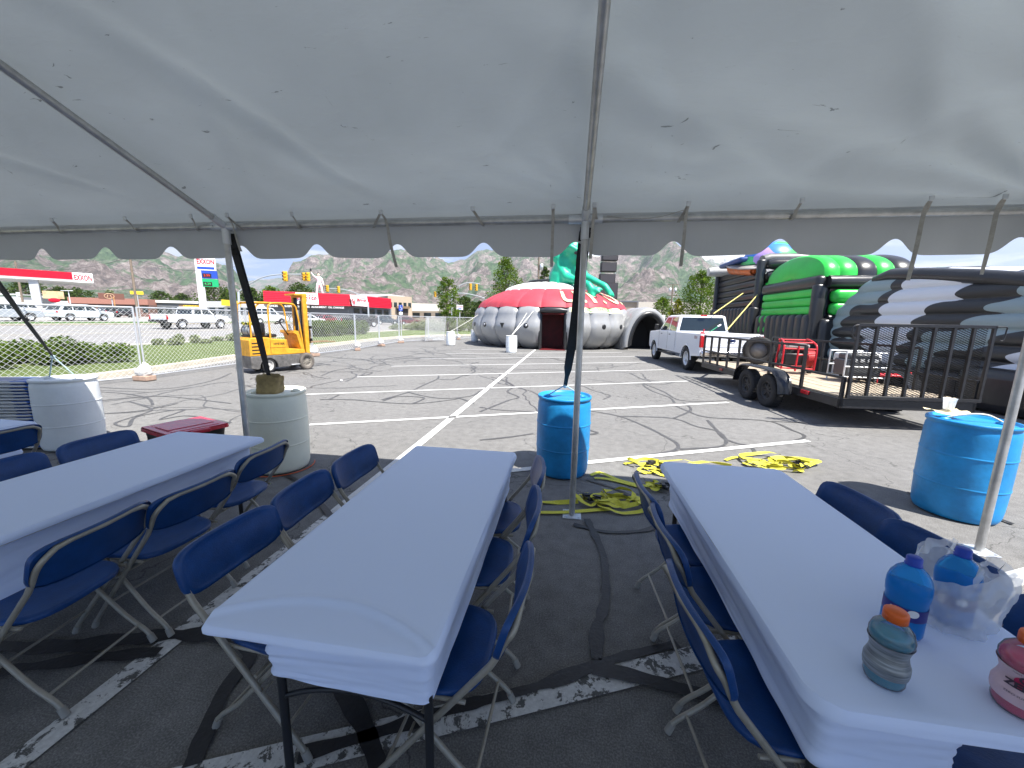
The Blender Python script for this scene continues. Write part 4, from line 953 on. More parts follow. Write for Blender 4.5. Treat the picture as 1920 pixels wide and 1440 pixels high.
# ================================================================== yellow straps on the ground
M_yel = mat('yellow_webbing', (0.58,0.54,0.05), 0.65, var=0.12, vs=60, bump=0.2, bs=300)
def strap_pile(pts, label, seed, loops, rad, w=0.042, trail=(), z0=0.012):
    t = empty('yellow_strap', (pts[0],pts[1],z0), 0, label, 'strap', 'yellow ratchet straps on the ground')
    r = random.Random(seed); b = MB()
    for j in range(loops):
        cx_, cy_ = r.uniform(-rad, rad), r.uniform(-rad*0.45, rad*0.45); R0 = r.uniform(0.45,0.95)*rad; a0 = r.uniform(0, 6.28); el = r.uniform(0.3,0.75); ro = r.uniform(-0.6,0.6)
        P_ = []; nn = 11; flat = r.random() < 0.45; zb = r.uniform(0.002,0.05)
        for k in range(nn):
            a = a0+k*(5.2/nn); x = R0*math.cos(a); y = R0*el*math.sin(a)
            P_.append((cx_+x*math.cos(ro)-y*math.sin(ro)+r.gauss(0,0.02), cy_+x*math.sin(ro)+y*math.cos(ro)+r.gauss(0,0.015), max(0.004, zb+(0.0 if flat else 0.022)+0.02*math.sin(a*2+j))))
        pp = smooth_path(P_, 6); vs = []; fs = []; n_ = len(pp); ph = r.uniform(0,6.28)
        for i, p in enumerate(pp):
            t_ = (pp[min(i+1,n_-1)]-pp[max(i-1,0)]).normalized(); s_ = t_.cross(Vector((0,0,1))).normalized()
            an = (0.25 if flat else 1.15)*math.sin(i*0.10+ph); d_ = s_*math.cos(an)+Vector((0,0,1))*math.sin(an)
            p = Vector((p.x, p.y, max(p.z, abs(math.sin(an))*w/2+0.003))); vs += [p+d_*w/2, p-d_*w/2]
        b.add(vs, [[2*i,2*i+1,2*i+3,2*i+2] for i in range(n_-1)], None, True)
    for tr_ in trail: strap_mesh(b, [(x-pts[0], y-pts[1], z+0.006) for x, y, z in tr_], w, 8, 0.25)
    b.build('webbing', M_yel, t)
    for k in range(2):
        x, y = r.uniform(-rad*0.8,rad*0.8), r.uniform(-rad*0.3,rad*0.3)
        q = MB(); q.box((x,y,0.045),(0.13,0.055,0.03),0.006,2,rot=r.uniform(0,3)); q.box((x+0.01,y+0.01,0.065),(0.09,0.04,0.016),0.005,1,rot=r.uniform(0,3)); q.cyl((x-0.03,y,0.05),(x+0.03,y+0.01,0.05),0.014,8); q.build('ratchet', M_black, t)
    return t
strap_pile((0.34,3.46), 'heap of yellow webbing at the foot of the middle pole, in the shade', 3, 9, 0.24, trail=[[(-0.22,3.16,0),(0.0,3.2,0),(0.25,3.28,0),(0.45,3.35,0)],[(-0.25,3.36,0),(-0.05,3.38,0),(0.15,3.4,0.02)]])
strap_pile((1.00,3.86), 'yellow strap stretched across the shade edge left of the right table', 8, 3, 0.12, trail=[[(0.30,4.10,0),(0.42,4.16,0.01),(0.6,4.02,0),(0.85,3.92,0),(1.25,3.92,0),(1.5,3.95,0)],[(0.34,4.03,0),(0.5,4.02,0),(0.8,3.88,0)]])
strap_pile((1.12,4.46), 'sunlit heap of yellow webbing just beyond the far left corner of the right table', 14, 7, 0.24, trail=[[(0.72,4.52,0),(0.85,4.6,0),(1.0,4.5,0)],[(1.4,4.6,0),(1.7,4.7,0.03),(2.0,4.72,0)]])
strap_pile((2.66,4.86), 'sunlit heap of yellow webbing beyond the far right end of the right table', 31, 9, 0.33, trail=[[(2.0,4.9,0),(2.2,5.02,0.01),(2.5,4.95,0)]])
strap_pile((2.15,2.55), 'bit of yellow strap on the sunny ground between two chairs of the right table', 40, 3, 0.10)
# orange cable scrap under cream drum
b = MB(); b.tube([Vector((-3.18+0.33*math.cos(a*0.2+3.2), 3.72+0.33*math.sin(a*0.2+3.2), 0.018)) for a in range(20)], 0.006, 6)
tag(b.build('extension_cord', mat('orange_cable', (0.5,0.08,0.02), 0.6)), 'thin orange cord curled round the foot of the cream drum', 'cord')
b = MB(); b.tube(smooth_path([(3.0,2.1,0.016),(3.15,2.35,0.016),(3.4,2.45,0.016),(3.7,2.4,0.016)],8), 0.005, 6)
tag(b.build('extension_cord', mat('red_cable', (0.5,0.02,0.02), 0.6)), 'thin red cord on the sunny asphalt near the right edge', 'cord')
# cardboard piece between chairs, litter ball
b = MB(); b.box((0,0,0.012),(0.30,0.22,0.006),0.001,1,rot=0.4); o = b.build('cardboard_sheet', mat('cardboard',(0.5,0.42,0.28),0.9,var=0.1)); o.location = (2.05,2.30,0.006)
tag(o, 'flat piece of cardboard on the ground between the right table chairs', 'cardboard')
g_ = G(640,716); b = MB(); b.ball((0,0,0),0.035,10,(1,1,0.8)); o = b.build('paper_litter', mat('white_litter',(0.8,0.82,0.85),0.6)); o.location = (g_.x,g_.y,0.035)
tag(o, 'small white scrap of litter lying alone on the asphalt behind the forklift', 'litter')
# ================================================================== chain-link fence
M_wire = mat('chainlink_wire', (0.80,0.82,0.83), 0.45, 0.25)
FP = [(-14.2,-2.6),(-13.0,1.0),(-11.85,4.65),(-10.88,8.3),(-10.98,11.75),(-11.02,15.15),(-10.95,18.5),(-11.35,21.8),(-11.6,25.1),(-10.75,28.4),(-9.3,31.3),(-7.4,33.8)]
FH = 1.86
def fence_panel(a, b, label, cell=0.125, wr=0.0033, name='fence_panel', group='temporary chain-link fence panels', h=FH):
    a = Vector((*a,0)); b = Vector((*b,0)); L = (b-a).length; an = math.atan2(b.y-a.y, b.x-a.x)
    t = empty(name, a, an, label, 'fence', group)
    f = MB(); z0 = 0.10
    f.tube([(0.04,0,0.02),(0.04,0,h)], 0.021, 8); f.tube([(L-0.04,0,0.02),(L-0.04,0,h)], 0.021, 8)
    f.tube([(0.04,0,h-0.01),(L-0.04,0,h-0.01)], 0.021, 8); f.tube([(0.04,0,z0),(L-0.04,0,z0)], 0.019, 8); f.build('frame', M_galv, t)
    w_ = MB(); x0, x1, zt = 0.06, L-0.06, h-0.03; hh = zt-z0; n = int((x1-x0+hh)/cell)+1
    for sg in (1,-1):
        for k in range(n+1):
            c = k*cell   # line x = x0 + c - s
            s0 = max(0, c-(x1-x0)); s1 = min(hh, c)
            if s1-s0 < 0.02: continue
            p = []
            for s_ in (s0, s1):
                xx = x0+c-s_; xx = xx if sg > 0 else (x0+x1-xx); p.append((xx, 0.004*sg, z0+s_))
            w_.tube(p, wr if sg > 0 else wr*0.62, 3, caps=False)
    for sm_ in w_.sm: pass
    w_.build('chain_mesh', M_wire, t); return t
flab = ['behind the white drum at the far left','left of the strap at the left edge','nearest panel, between the far left drum and the first sandbag','behind the cream drum and the left pole','behind the rear half of the yellow forklift','right behind the forklift mast','fifth from the left pole, in front of the dark pickup','in front of the clipped hedge','beyond the leaning panel on its left','behind the distant white drum','last one before the inflatable saucer']
for i in range(len(FP)-1):
    fence_panel(FP[i], FP[i+1], 'chain-link panel '+flab[i], 0.115 if i < 5 else 0.16, 0.0034 if i < 5 else 0.0045)
# the loose panel standing across the line
p_ = fence_panel((-10.6,27.2), (-9.5,28.6), 'grey chain-link panel standing crooked out of the fence line', 0.09, 0.012); p_.rotation_euler[0] = R(7)
# sandbags / weight bags at the posts
M_bag = mat('white_woven_sack', (0.68,0.67,0.64), 0.8, var=0.15, vs=14, bump=0.6, bs=18)
M_block = mat('reddish_block', (0.36,0.25,0.19), 0.9, var=0.2, vs=9)
for i, (x, y) in enumerate(FP[3:]):
    t = empty('sandbag', (x+0.16, y-0.12, 0.006), i*0.7, ['white sack of ballast on the nearest fence foot at the far left','white sack at the fence post hidden behind the left tent pole','white sack leaning at the fence right behind the forklift wheel','white sack on the fence foot just right of the forklift forks','white sack on the fence foot below the dark pickup','white sack at the fence post near the white ground marking','white sack at the foot of the fence left of the leaning panel','white sack right of the distant white drum','last white sack beside the inflatable saucer'][i], 'sandbag', 'sandbags on the fence feet')
    b = MB(); b.box((0,0,0.07),(0.42,0.26,0.13),0.02,2); b.build('ballast_block', M_block, t)
    b = MB()
    def sack(u, v, sd_=i):
        a = u*2*PI; th = v*PI; k = math.sin(th)**0.7; q = Vector((math.cos(a)*k*2, math.sin(a)*k*2, math.cos(th)*2+sd_)); d_ = 1+0.22*noise.noise(q)+0.1*noise.noise(q*3)
        return (0.20*math.cos(a)*k*d_, 0.14*math.sin(a)*k*d_, 0.24-0.15*math.cos(th)*d_+0.09*max(0,-math.cos(th))*math.cos(a))
    b.grid(sack, 24, 14); b.build('sack', M_bag, t)

# ================================================================== wheels and vehicles
def wheel(parent, x, y, r, w, side, rimm, name='wheel', spokes=6, tyre_m=None, rimr=0.62):
    M = Matrix.Translation((x, y, r)) @ Matrix.Rotation(PI/2*side, 4, 'Y')
    b = MB(); h = w/2; rr = rimr*r
    b.lathe([(rr,-h*0.8),(rr*1.04,-h*0.95),(r*0.86,-h),(r*0.96,-h*0.86),(r,-h*0.6),(r,h*0.6),(r*0.96,h*0.86),(r*0.86,h),(rr*1.04,h*0.95),(rr,h*0.8),(rr,-h*0.8)], 36, M)
    for k in range(36):
        a = 2*PI*k/36; b.add(*bx_mesh(0.02*r/0.4, 0.012, w*0.8, 0, 1), M @ Matrix.Rotation(a,4,'Z') @ Matrix.Translation((r,0,0)))
    wo = b.build(name, tyre_m or M_rubber, parent)
    c = MB(); c.lathe([(0,h*0.45),(rr*0.22,h*0.5),(rr*0.26,h*0.25),(rr*0.8,h*0.15),(rr*0.88,h*0.7),(rr,h*0.86),(rr,h*0.6),(rr,-h*0.5),(0,-h*0.5)], 32, M)
    for k in range(spokes):
        a = 2*PI*k/spokes; c.add(*bx_mesh(rr*0.78, rr*0.22, h*0.25, 0.012, 1), M @ Matrix.Rotation(a,4,'Z') @ Matrix.Translation((rr*0.5,0,h*0.38)))
    c.build('rim', rimm, wo); return wo
def arch(cy, zb, r, n=9):      # arch points from rear to front going over the wheel
    return [(cy-r*math.cos(PI*k/n), zb+ (r*math.sin(PI*k/n))*1.0) for k in range(n+1)]
def quadp(mb, p, off): mb.add([Vector(q)+Vector(off) for q in p], [[0,1,2,3]] if len(p) == 4 else [list(range(len(p)))])
M_tail = mat('red_lens', (0.42,0.01,0.015), 0.15, coat=0.5); M_lamp = mat('headlight_lens', (0.65,0.68,0.7), 0.1, coat=0.5)
def paint(name, col): return mat(name, col, 0.28, coat=0.6, spec=0.5)
def side_slab(mb, pts, th=0.012):   # polygon with x chosen per point, thickened
    n = len(pts); mb.add(pts, [list(range(n))])
def vehicle(loc, rz, P, pm, label, cat, name, group=None, rimm=None, detail=False):
    t = empty(name, loc, rz, label, cat, group)
    L, W, hr = P['L'], P['W'], P['H']; wr = P['wr']; yb, yf = P['axles']; zb = P['zb']; belt = P['belt']; y0, y1 = -L/2, L/2; ar = wr*1.17
    pick = P['kind'] == 'pickup'; bz = wr*0.95
    def aa(c): return [(c+ar*math.cos(PI-PI*k/10), max(zb, wr*0.98+ar*math.sin(PI*k/10) if 0 < k < 10 else zb)) for k in range(11)]
    hood = P['hood']; hf = P['hf']
    if pick:
        cy0 = P['cab0']
        ol = [(cy0, zb)]+aa(yf)+[(y1-0.10, zb),(y1, zb+0.12),(y1, hf-0.16),(y1-0.06, hf),(hood, belt+0.03),(cy0, belt)]
        b = MB(); b.prism(ol, W, bev=0.05); b.build('body', pm, t)
        b = MB()
        ob = [(y0+0.03, zb+0.05)]+aa(yb)+[(cy0-0.03, zb),(cy0-0.03, belt+0.0),(y0+0.03, belt+0.0)]
        for s_ in (-1,1): b.prism(ob, 0.13, Matrix.Translation((s_*(W/2-0.065),0,0)), 0.028)
        b.box((0,(cy0+y0)/2,zb+0.38),(W-0.2,(cy0-y0)-0.06,0.05)); b.box((0,cy0-0.05,(zb+belt)/2+0.15),(W-0.2,0.05,belt-zb-0.3)); b.build('cargo_bed', pm, t)
        b = MB(); b.box((0,y0+0.045,(zb+belt)/2+0.13),(W-0.28,0.075,belt-zb-0.22),0.02,2)
        b.box((0,y0+0.005,belt-0.06),(W-0.34,0.03,0.07),0.012,2); b.box((0,y0+0.006,zb+0.42),(W-0.36,0.02,0.10),0.008,1)
        tg = b.build('tailgate', pm, t)
        if detail:
            e = MB(); e.ball((0,y0-0.008,belt-0.22),0.11,20,(1,0.12,0.42)); e.build('emblem', mat('dark_blue_emblem',(0.01,0.02,0.08),0.25), tg)
            e = MB(); e.tube([(0.115*math.cos(k*PI/12),y0-0.012,belt-0.22+0.05*math.sin(k*PI/12)) for k in range(24)], 0.006, 6, closed=True); e.build('emblem_ring', M_chrome, tg)
    else:
        ol = [(y0+0.08, zb+0.05)]+aa(yb)+aa(yf)+[(y1-0.12, zb),(y1, zb+0.15),(y1-0.01, hf-0.18),(y1-0.12, hf),(hood, belt),(y0+0.06, belt+0.03),(y0, belt-0.2),(y0, zb+0.2)]
        b = MB(); b.prism(ol, W, bev=0.06); b.build('body', pm, t)
    # greenhouse
    g0, g1, g2, g3 = P['gh']     # belt rear, belt front, roof rear, roof front
    wb, wt = W/2-0.03, W/2-P.get('tumble', 0.17)
    def gp(y, z, s_):            # point on the side of the greenhouse
        k = (z-belt)/(hr-belt); return ((wb+(wt-wb)*k)*s_, y, z)
    b = MB(); zt = hr-0.05
    def yr(z): return g0+(g2-g0)*((z-belt)/(hr-belt))
    def yfw(z): return g1+(g3-g1)*((z-belt)/(hr-belt))
    lo = belt-0.02
    b.hexa([gp(g0,lo,-1),gp(g0,lo,1),gp(g1,lo,1),gp(g1,lo,-1),gp(yr(zt),zt,-1),gp(yr(zt),zt,1),gp(yfw(zt),zt,1),gp(yfw(zt),zt,-1)])
    b.hexa([gp(yr(zt),zt,-1),gp(yr(zt),zt,1),gp(yfw(zt),zt,1),gp(yfw(zt),zt,-1),(-wt+0.08,g2+0.1,hr),(wt-0.08,g2+0.1,hr),(wt-0.08,g3-0.14,hr),(-wt+0.08,g3-0.14,hr)])
    b.build('cab', pm, t)
    zl, zh = belt+0.03, hr-0.10; wins = P['wins']
    for s_ in (-1,1):
        for (a0, a1, c0, c1) in wins:
            w_ = MB(); o = 0.006*s_
            p = [gp(a0,zl,s_),gp(a1,zl,s_),gp(c1,zh,s_),gp(c0,zh,s_)]; w_.add([(q[0]+o,q[1],q[2]) for q in p], [[0,1,2,3]])
            w_.build('side_window', M_glass, t)
    w_ = MB(); k0 = 0.09
    w_.add([(x*0.93, yfw(z)+0.006, z) for x, z in ((-wb,zl),(wb,zl),(wt+0.01,zh),(-wt-0.01,zh))], [[0,1,2,3]]); w_.build('windscreen', M_glass, t)
    w_ = MB(); w_.add([(x*0.90, yr(z)-0.006, z) for x, z in ((-wb,zl+0.02),(wb,zl+0.02),(wt+0.01,zh),(-wt-0.01,zh))], [[3,2,1,0]]); w_.build('rear_window', M_glass, t)
    # bumpers, lights
    bmat = M_chrome if P.get('chrome') else (M_black if pick else pm)
    b = MB(); b.box((0,y0-0.05 if pick else y0+0.02,zb+0.14),(W-0.06,0.16,0.20),0.04,2); b.build('rear_bumper', bmat, t)
    b = MB(); b.box((0,y1-0.02,zb+0.12),(W-0.10,0.14,0.22),0.05,2); b.build('front_bumper', bmat if pick else M_black, t)
    b = MB(); b.box((0,y1+0.0,hf-0.30),(W*0.6,0.05,0.22),0.02,2); b.build('grille', M_black, t)
    for s_ in (-1,1):
        b = MB(); hgt = 0.40 if pick else 0.18; b.box((s_*(W/2-0.075),y0+0.03,belt-0.06-hgt/2),(0.16,0.10,hgt),0.02,2); b.build('tail_light', M_tail, t)
        b = MB(); b.box((s_*(W/2-0.16),y1-0.05,hf-0.22),(0.30,0.14,0.17),0.03,2); b.build('headlight', M_lamp, t)
        b = MB(); b.box((s_*(W/2+0.13),g1-0.12,belt+0.15),(0.16,0.10,0.26 if pick else 0.14),0.03,2); b.box((s_*(W/2+0.02),g1-0.10,belt+0.08),(0.2,0.05,0.04)); b.build('mirror', M_black if pick else pm, t)
    for s_ in (-1,1):
        for c in (yb, yf): wheel(t, s_*(W/2-0.14), c, wr, 0.25, s_, rimm or M_galv)
    # black box standing in for the shade under the body
    b = MB(); b.box((0,0,zb+0.04),(W-0.5,L-0.7,0.16)); b.build('underbody_shade', M_black, t)
    return t
PK = dict(kind='pickup', L=6.05, W=2.02, H=2.02, wr=0.43, axles=(-1.78,2.22), zb=0.56, belt=1.36, hood=1.55, hf=1.30, cab0=-0.66, gh=(-0.62,1.62,-0.50,0.92), chrome=True,
          wins=[(-0.50,0.28,-0.36,0.28),(0.40,1.42,0.40,0.86)])
PKS = dict(kind='pickup', L=5.7, W=2.0, H=1.98, wr=0.44, axles=(-1.65,1.98), zb=0.58, belt=1.28, hood=1.35, hf=1.18, cab0=-0.72, gh=(-0.66,1.45,-0.5,0.75), wins=[(-0.52,0.18,-0.36,0.18),(0.28,1.25,0.28,0.68)])
SUV = dict(kind='suv', L=4.75, W=1.88, H=1.66, wr=0.35, axles=(-1.4,1.42), zb=0.34, belt=1.02, hood=1.15, hf=0.96, gh=(-2.2,1.15,-1.75,0.35), wins=[(-1.95,-1.15,-1.62,-1.1),(-1.05,-0.1,-1.02,-0.1),(0.0,0.88,0.0,0.30)])
SED = dict(kind='sedan', L=4.6, W=1.82, H=1.46, wr=0.33, axles=(-1.35,1.4), zb=0.30, belt=0.92, hood=1.0, hf=0.84, gh=(-1.75,1.1,-1.05,0.2), wins=[(-1.35,-0.35,-0.92,-0.35),(-0.25,0.82,-0.25,0.12)])
CWV = 'white_car_paint'
M_cw = paint(CWV, (0.74,0.76,0.79))
truck = vehicle((5.12,16.62,0.0), R(4.1), PK, M_cw, 'white crew-cab pickup hitched to the black flatbed trailer', 'pickup truck', 'pickup_truck', detail=True)
# details of the near pickup
for s_ in (-1,1):
    for yy in (0.10, 1.15):
        b = MB(); b.box((s_*1.018,yy-0.0,1.24),(0.02,0.16,0.03),0.006,1); b.build('door_handle', M_black, truck)
    b = MB(); b.box((s_*0.95,0.5,0.46),(0.12,1.9,0.05),0.015,1); b.build('running_board', M_blackmetal, truck)
    for yy in (-0.58, 0.36, 1.50):
        b = MB(); b.box((s_*1.0115,yy,1.0),(0.004,0.010,0.72)); b.build('door_seam', M_black, truck)
    b = MB()
    for cc in (-1.78,2.22): b.tube([(s_*1.0,cc+0.505*math.cos(PI*k/12),0.42+0.505*math.sin(PI*k/12)) for k in range(13)], 0.022, 6)
    b.build('wheel_arch_trim', M_black if False else M_cw, truck)
    text('F X 4'.replace(' ',''), 0.15, mat('grey_decal',(0.25,0.1,0.1),0.5), truck, facing((s_*1.013,-2.62,1.22),(s_,0,0)), 'lettering', 0.001, 0.003)
b = MB(); b.box((0,-0.60,2.0),(0.26,0.05,0.05),0.01,1); b.build('brake_light', M_tail, truck)
# bed cargo: ladder-ish poles and red can
t = empty('pole_bundle', truck.matrix_basis @ Vector((-0.1,-1.6,1.0)), R(4), 'green handled pole sticking up out of the pickup bed', 'pole')
b = MB(); b.tube([(-0.5,0,0.05),(0.35,0.2,0.62)],0.016,8); b.build('handle', mat('green_handle',(0.02,0.28,0.12),0.4), t); b = MB(); b.tube([(0.3,0.18,0.60),(0.42,0.22,0.66)],0.03,8); b.build('tip', M_white, t)
t = empty('red_hand_pump', truck.matrix_basis @ Vector((-0.35,-1.5,1.22)), 0, 'small red machine head showing above the pickup bed side', 'machine')
b = MB(); b.box((0,0,0),(0.12,0.12,0.34),0.02,2); b.cyl((-0.1,0,0.1),(0.1,0,0.1),0.03,10); b.cyl((0,0,0.1),(0.05,0,0.27),0.02,8); b.build('body', M_red, t)

# ================================================================== trailer
TR = empty('flatbed_trailer', (5.47,6.93,0.0), R(3.2), 'black tandem-axle flatbed trailer with wooden deck and upright mesh ramp gate', 'trailer')
DZ = 0.52; TW = 1.02; TL = 5.75
b = MB()
for s_ in (-1,1): b.box((s_*(TW-0.03),TL/2,DZ-0.08),(0.06,TL,0.15),0.006,1)
b.box((0,0.03,DZ-0.08),(2*TW,0.06,0.16),0.006,1); b.box((0,TL-0.03,DZ-0.08),(2*TW,0.06,0.15),0.006,1)
for k in range(1,9): b.box((0,k*TL/9,DZ-0.09),(2*TW-0.12,0.05,0.09))
for s_ in (-1,1): b.tube([(s_*0.75,TL-0.05,DZ-0.1),(0,TL+1.15,DZ-0.06)],0.045,6)
b.box((0,TL+1.25,DZ-0.04),(0.12,0.3,0.1),0.02,1); b.build('frame', M_blackmetal, TR)
M_wood = bpy.data.materials.new('deck_planks'); M_wood.use_nodes = True; tt = M_wood.node_tree; bb = tt.nodes['Principled BSDF']; tcn = N(tt,'ShaderNodeTexCoord').outputs['Object']
mpp = N(tt,'ShaderNodeMapping'); mpp.inputs['Scale'].default_value = (16,0.8,8); tt.links.new(tcn, mpp.inputs[0])
tt.links.new(ramp(tt, noise_n(tt, mpp.outputs[0], 2.2, 7, 0.7), [(0.3,(0.22,0.17,0.11)),(0.5,(0.40,0.33,0.24)),(0.72,(0.52,0.45,0.35))]).outputs[0], bb.inputs['Base Color']); bb.inputs['Roughness'].default_value = 0.85
b = MB(); npl = 13
for k in range(npl): b.box((-TW+0.07+(k+0.5)*(2*TW-0.14)/npl, TL/2, DZ+0.012+0.002*math.sin(k*2.7)),((2*TW-0.14)/npl-0.012,TL-0.14,0.034),0.003,1)
b.build('deck', M_wood, TR)
for s_ in (-1,1):
    b = MB(); x = s_*(TW-0.03); hz_ = DZ+0.80; q = 0.022
    yr_ = 1.05
    b.box((x,(yr_+TL)/2,hz_),(0.045,TL-yr_,0.045),0.004,1); b.box((x,(yr_+TL)/2,DZ+0.36),(0.04,TL-yr_,0.04),0.004,1)
    for yy in (yr_,2.15,3.55,4.15,4.72,5.22,TL-0.03): b.box((x,yy,DZ+0.40),(0.05,0.05,0.80),0.004,1)
    b.box((x,0.52,DZ+0.34),(0.04,1.05,0.04),0.004,1); b.box((x,0.03,DZ+0.17),(0.05,0.05,0.36),0.004,1)
    b.build('side_rail', M_blackmetal, TR)
    for yy in (1.68, 2.50): wheel(TR, s_*(TW+0.16), yy, 0.345, 0.21, s_, M_blackmetal, spokes=8, rimr=0.55)
    # tandem fender
    b = MB(); fx0, fx1 = s_*(TW+0.03), s_*(TW+0.30); prof_ = [(1.17,0.36),(1.24,0.60),(1.40,0.745),(1.66,0.80),(2.52,0.80),(2.80,0.745),(2.97,0.60),(3.03,0.36)]; vs = []; 
    pf_ = smooth_path([(0,p[0],p[1]) for p in prof_], 4)
    for p in pf_: vs += [(fx0,p.y,p.z),(fx1,p.y,p.z),(fx1,p.y+(0.0),p.z-0.03)]
    b.add(vs, [f_ for i in range(len(pf_)-1) for f_ in ([3*i,3*i+1,3*i+4,3*i+3],[3*i+1,3*i+2,3*i+5,3*i+4])], None, True); b.build('fender', mat('black_gloss_steel',(0.02,0.021,0.023),0.25,spec=0.7), TR)
    b = MB(); b.box((s_*(TW+0.01),0.85,DZ-0.05),(0.03,0.22,0.07),0.006,1); b.build('side_lamp', M_tail, TR)
    b = MB(); b.box((s_*(TW+0.01),4.35,DZ-0.07),(0.02,0.16,0.06),0.004,1); b.build('reflector', mat('dull_red_reflector',(0.3,0.03,0.02),0.3), TR)
b = MB()
for yy in (1.68,2.5): b.tube([(-TW,yy,0.345),(TW,yy,0.345)],0.035,8)
b.build('axle', M_blackmetal, TR)
# gate
GH = 1.16; b = MB(); x0, x1 = -TW+0.08, TW+0.30; x1 = TW-0.02
gate = MB(); zb_, zt_ = DZ+0.04, DZ+0.04+GH
for k in range(8):
    xx = x0+(x1-x0)*k/7; gate.box((xx,-0.03,(zb_+zt_)/2),(0.042,0.045,GH),0.004,1)
gate.box(((x0+x1)/2,-0.03,zt_),(x1-x0+0.05,0.05,0.05),0.004,1); gate.box(((x0+x1)/2,-0.03,zb_),(x1-x0+0.05,0.05,0.05),0.004,1)
gate.tube(smooth_path([(x0-0.04,-0.06,zt_-0.22),(x0-0.10,-0.06,zt_-0.16),(x0-0.10,-0.06,zt_-0.03),(x0-0.02,-0.06,zt_)],4),0.009,6)
gate.tube(smooth_path([(x1,-0.06,zt_),(x1+0.13,-0.06,zt_),(x1+0.14,-0.06,zt_-0.05),(x1+0.12,-0.06,zt_-0.2),(x1+0.07,-0.06,zt_-0.2)],4),0.010,6)
go = gate.build('ramp_gate', M_blackmetal, TR)
em = MB(); cw, ch = 0.075, 0.034; nx = int((x1-x0)/cw); nzz = int(GH/ch)
for j in range(nzz*2//2):
    for sg in (-1,1):
        P_ = []
        for i in range(nx*2+1):
            xx = x0+i*cw/2; zz2 = zb_+0.02+j*ch+ (ch/2 if (i % 2 == 0) else 0)*sg + (ch if sg < 0 else 0)*0 + (0 if sg > 0 else ch)
            P_.append((min(xx,x1), -0.012, min(zz2, zt_-0.01)))
        vs = []
        for p in P_: vs += [(p[0],p[1]-0.003,p[2]+0.0042),(p[0],p[1]+0.003,p[2]-0.0042)]
        em.add(vs, [[2*i,2*i+1,2*i+3,2*i+2] for i in range(len(P_)-1)])
em.build('expanded_mesh', M_blackmetal, go)
trm = TR.matrix_basis
def on_tr(x, y, z=0.0): return trm @ Vector((x, y, DZ+0.031+z))
TR.location.z = 0
# cargo on the trailer
sp = empty('spare_wheel', on_tr(0.30,5.15,0.0), R(3.2), 'spare wheel standing upright at the front of the trailer deck', 'wheel')
wheel(sp, 0, 0, 0.40, 0.22, 1, mat('dull_alloy',(0.16,0.16,0.16),0.5,0.3), name='tyre', rimr=0.6); sp.rotation_euler = (0,0,R(75))
t = empty('pressure_washer', on_tr(0.10,3.15), R(-12), 'red framed engine machine standing on the trailer deck, right of the spare wheel', 'machine')
b = MB()
for s_ in (-1,1):
    b.tube(smooth_path([(s_*0.32,-0.30,0.12),(s_*0.32,-0.32,0.60),(s_*0.30,-0.18,0.74),(s_*0.26,0.25,0.80),(s_*0.26,0.32,0.55),(s_*0.3,0.34,0.12)],5),0.021,8)
    b.tube([(s_*0.32,-0.3,0.14),(s_*0.3,0.34,0.14)],0.021,8)
for z, y in ((0.60,-0.32),(0.79,0.22),(0.14,-0.3),(0.14,0.34),(0.74,-0.15)): b.tube([(-0.31,y,z),(0.31,y,z)],0.018,8)
b.tube([(-0.05,-0.34,0.08),(-0.03,-0.33,0.72)],0.02,8); b.tube([(-0.05,-0.34,0.45),(0.3,-0.33,0.50)],0.014,8); b.build('frame', M_red, t)
b = MB(); b.box((-0.05,0.02,0.34),(0.40,0.34,0.30),0.04,2); b.cyl((-0.30,0.0,0.38),(-0.16,0.0,0.38),0.13,18); b.box((0.1,0.05,0.55),(0.28,0.24,0.12),0.03,2); b.build('engine', M_blackmetal, t)
b = MB(); b.cyl((0.18,-0.05,0.36),(0.36,-0.05,0.36),0.20,20); b.build('hose_reel', mat('dark_red_hose',(0.35,0.02,0.02),0.5,var=0.3,vs=40), t)
b = MB(); b.box((0.02,0.0,0.66),(0.44,0.32,0.10),0.03,2); b.build('fuel_tank', mat('pale_grey_tank',(0.5,0.48,0.46),0.4), t)
for s_ in (-1,1): wheel(t, s_*0.40, 0.2, 0.15, 0.08, s_, M_black)
t = empty('generator', on_tr(0.62,1.95), R(-6), 'grey boxy generator with handles standing on the trailer deck', 'machine')
b = MB(); b.box((0,0,0.30),(0.60,0.50,0.34),0.03,2); b.box((0,0,0.52),(0.52,0.42,0.14),0.04,2); b.box((0,-0.255,0.44),(0.50,0.02,0.18),0.006,1); b.build('housing', mat('dark_grey_housing',(0.07,0.075,0.08),0.45,var=0.2), t)
for k in range(4): b = MB(); b.box((-0.18+k*0.12,-0.272,0.46),(0.07,0.01,0.07),0.004,1); b.build('socket', mat('pale_panel',(0.55,0.56,0.56),0.4), t)
b = MB()
for z in (0.12,0.33,0.62): b.tube([(-0.36,-0.3,z),(0.36,-0.3,z)],0.014,8); b.tube([(-0.36,0.3,z),(0.36,0.3,z)],0.014,8)
for s_ in (-1,1):
    for yy in (-0.3,0.3): b.tube([(s_*0.36,yy,0.0),(s_*0.36,yy,0.64)],0.016,8)
b.build('frame', M_galv, t)
t = empty('hand_cart', (7.15,9.6,0.006), R(-10), 'small red cart with black wheels parked behind the trailer', 'cart')
b = MB(); b.box((0,0,0.62),(0.62,0.34,0.06),0.02,2)
for s_ in (-1,1): b.tube([(s_*0.28,-0.14,0.1),(s_*0.30,-0.14,0.62),(s_*0.36,0.05,0.72)],0.017,8); b.tube([(s_*0.28,0.14,0.1),(s_*0.28,0.14,0.62)],0.017,8)
b.build('frame', M_red, t)
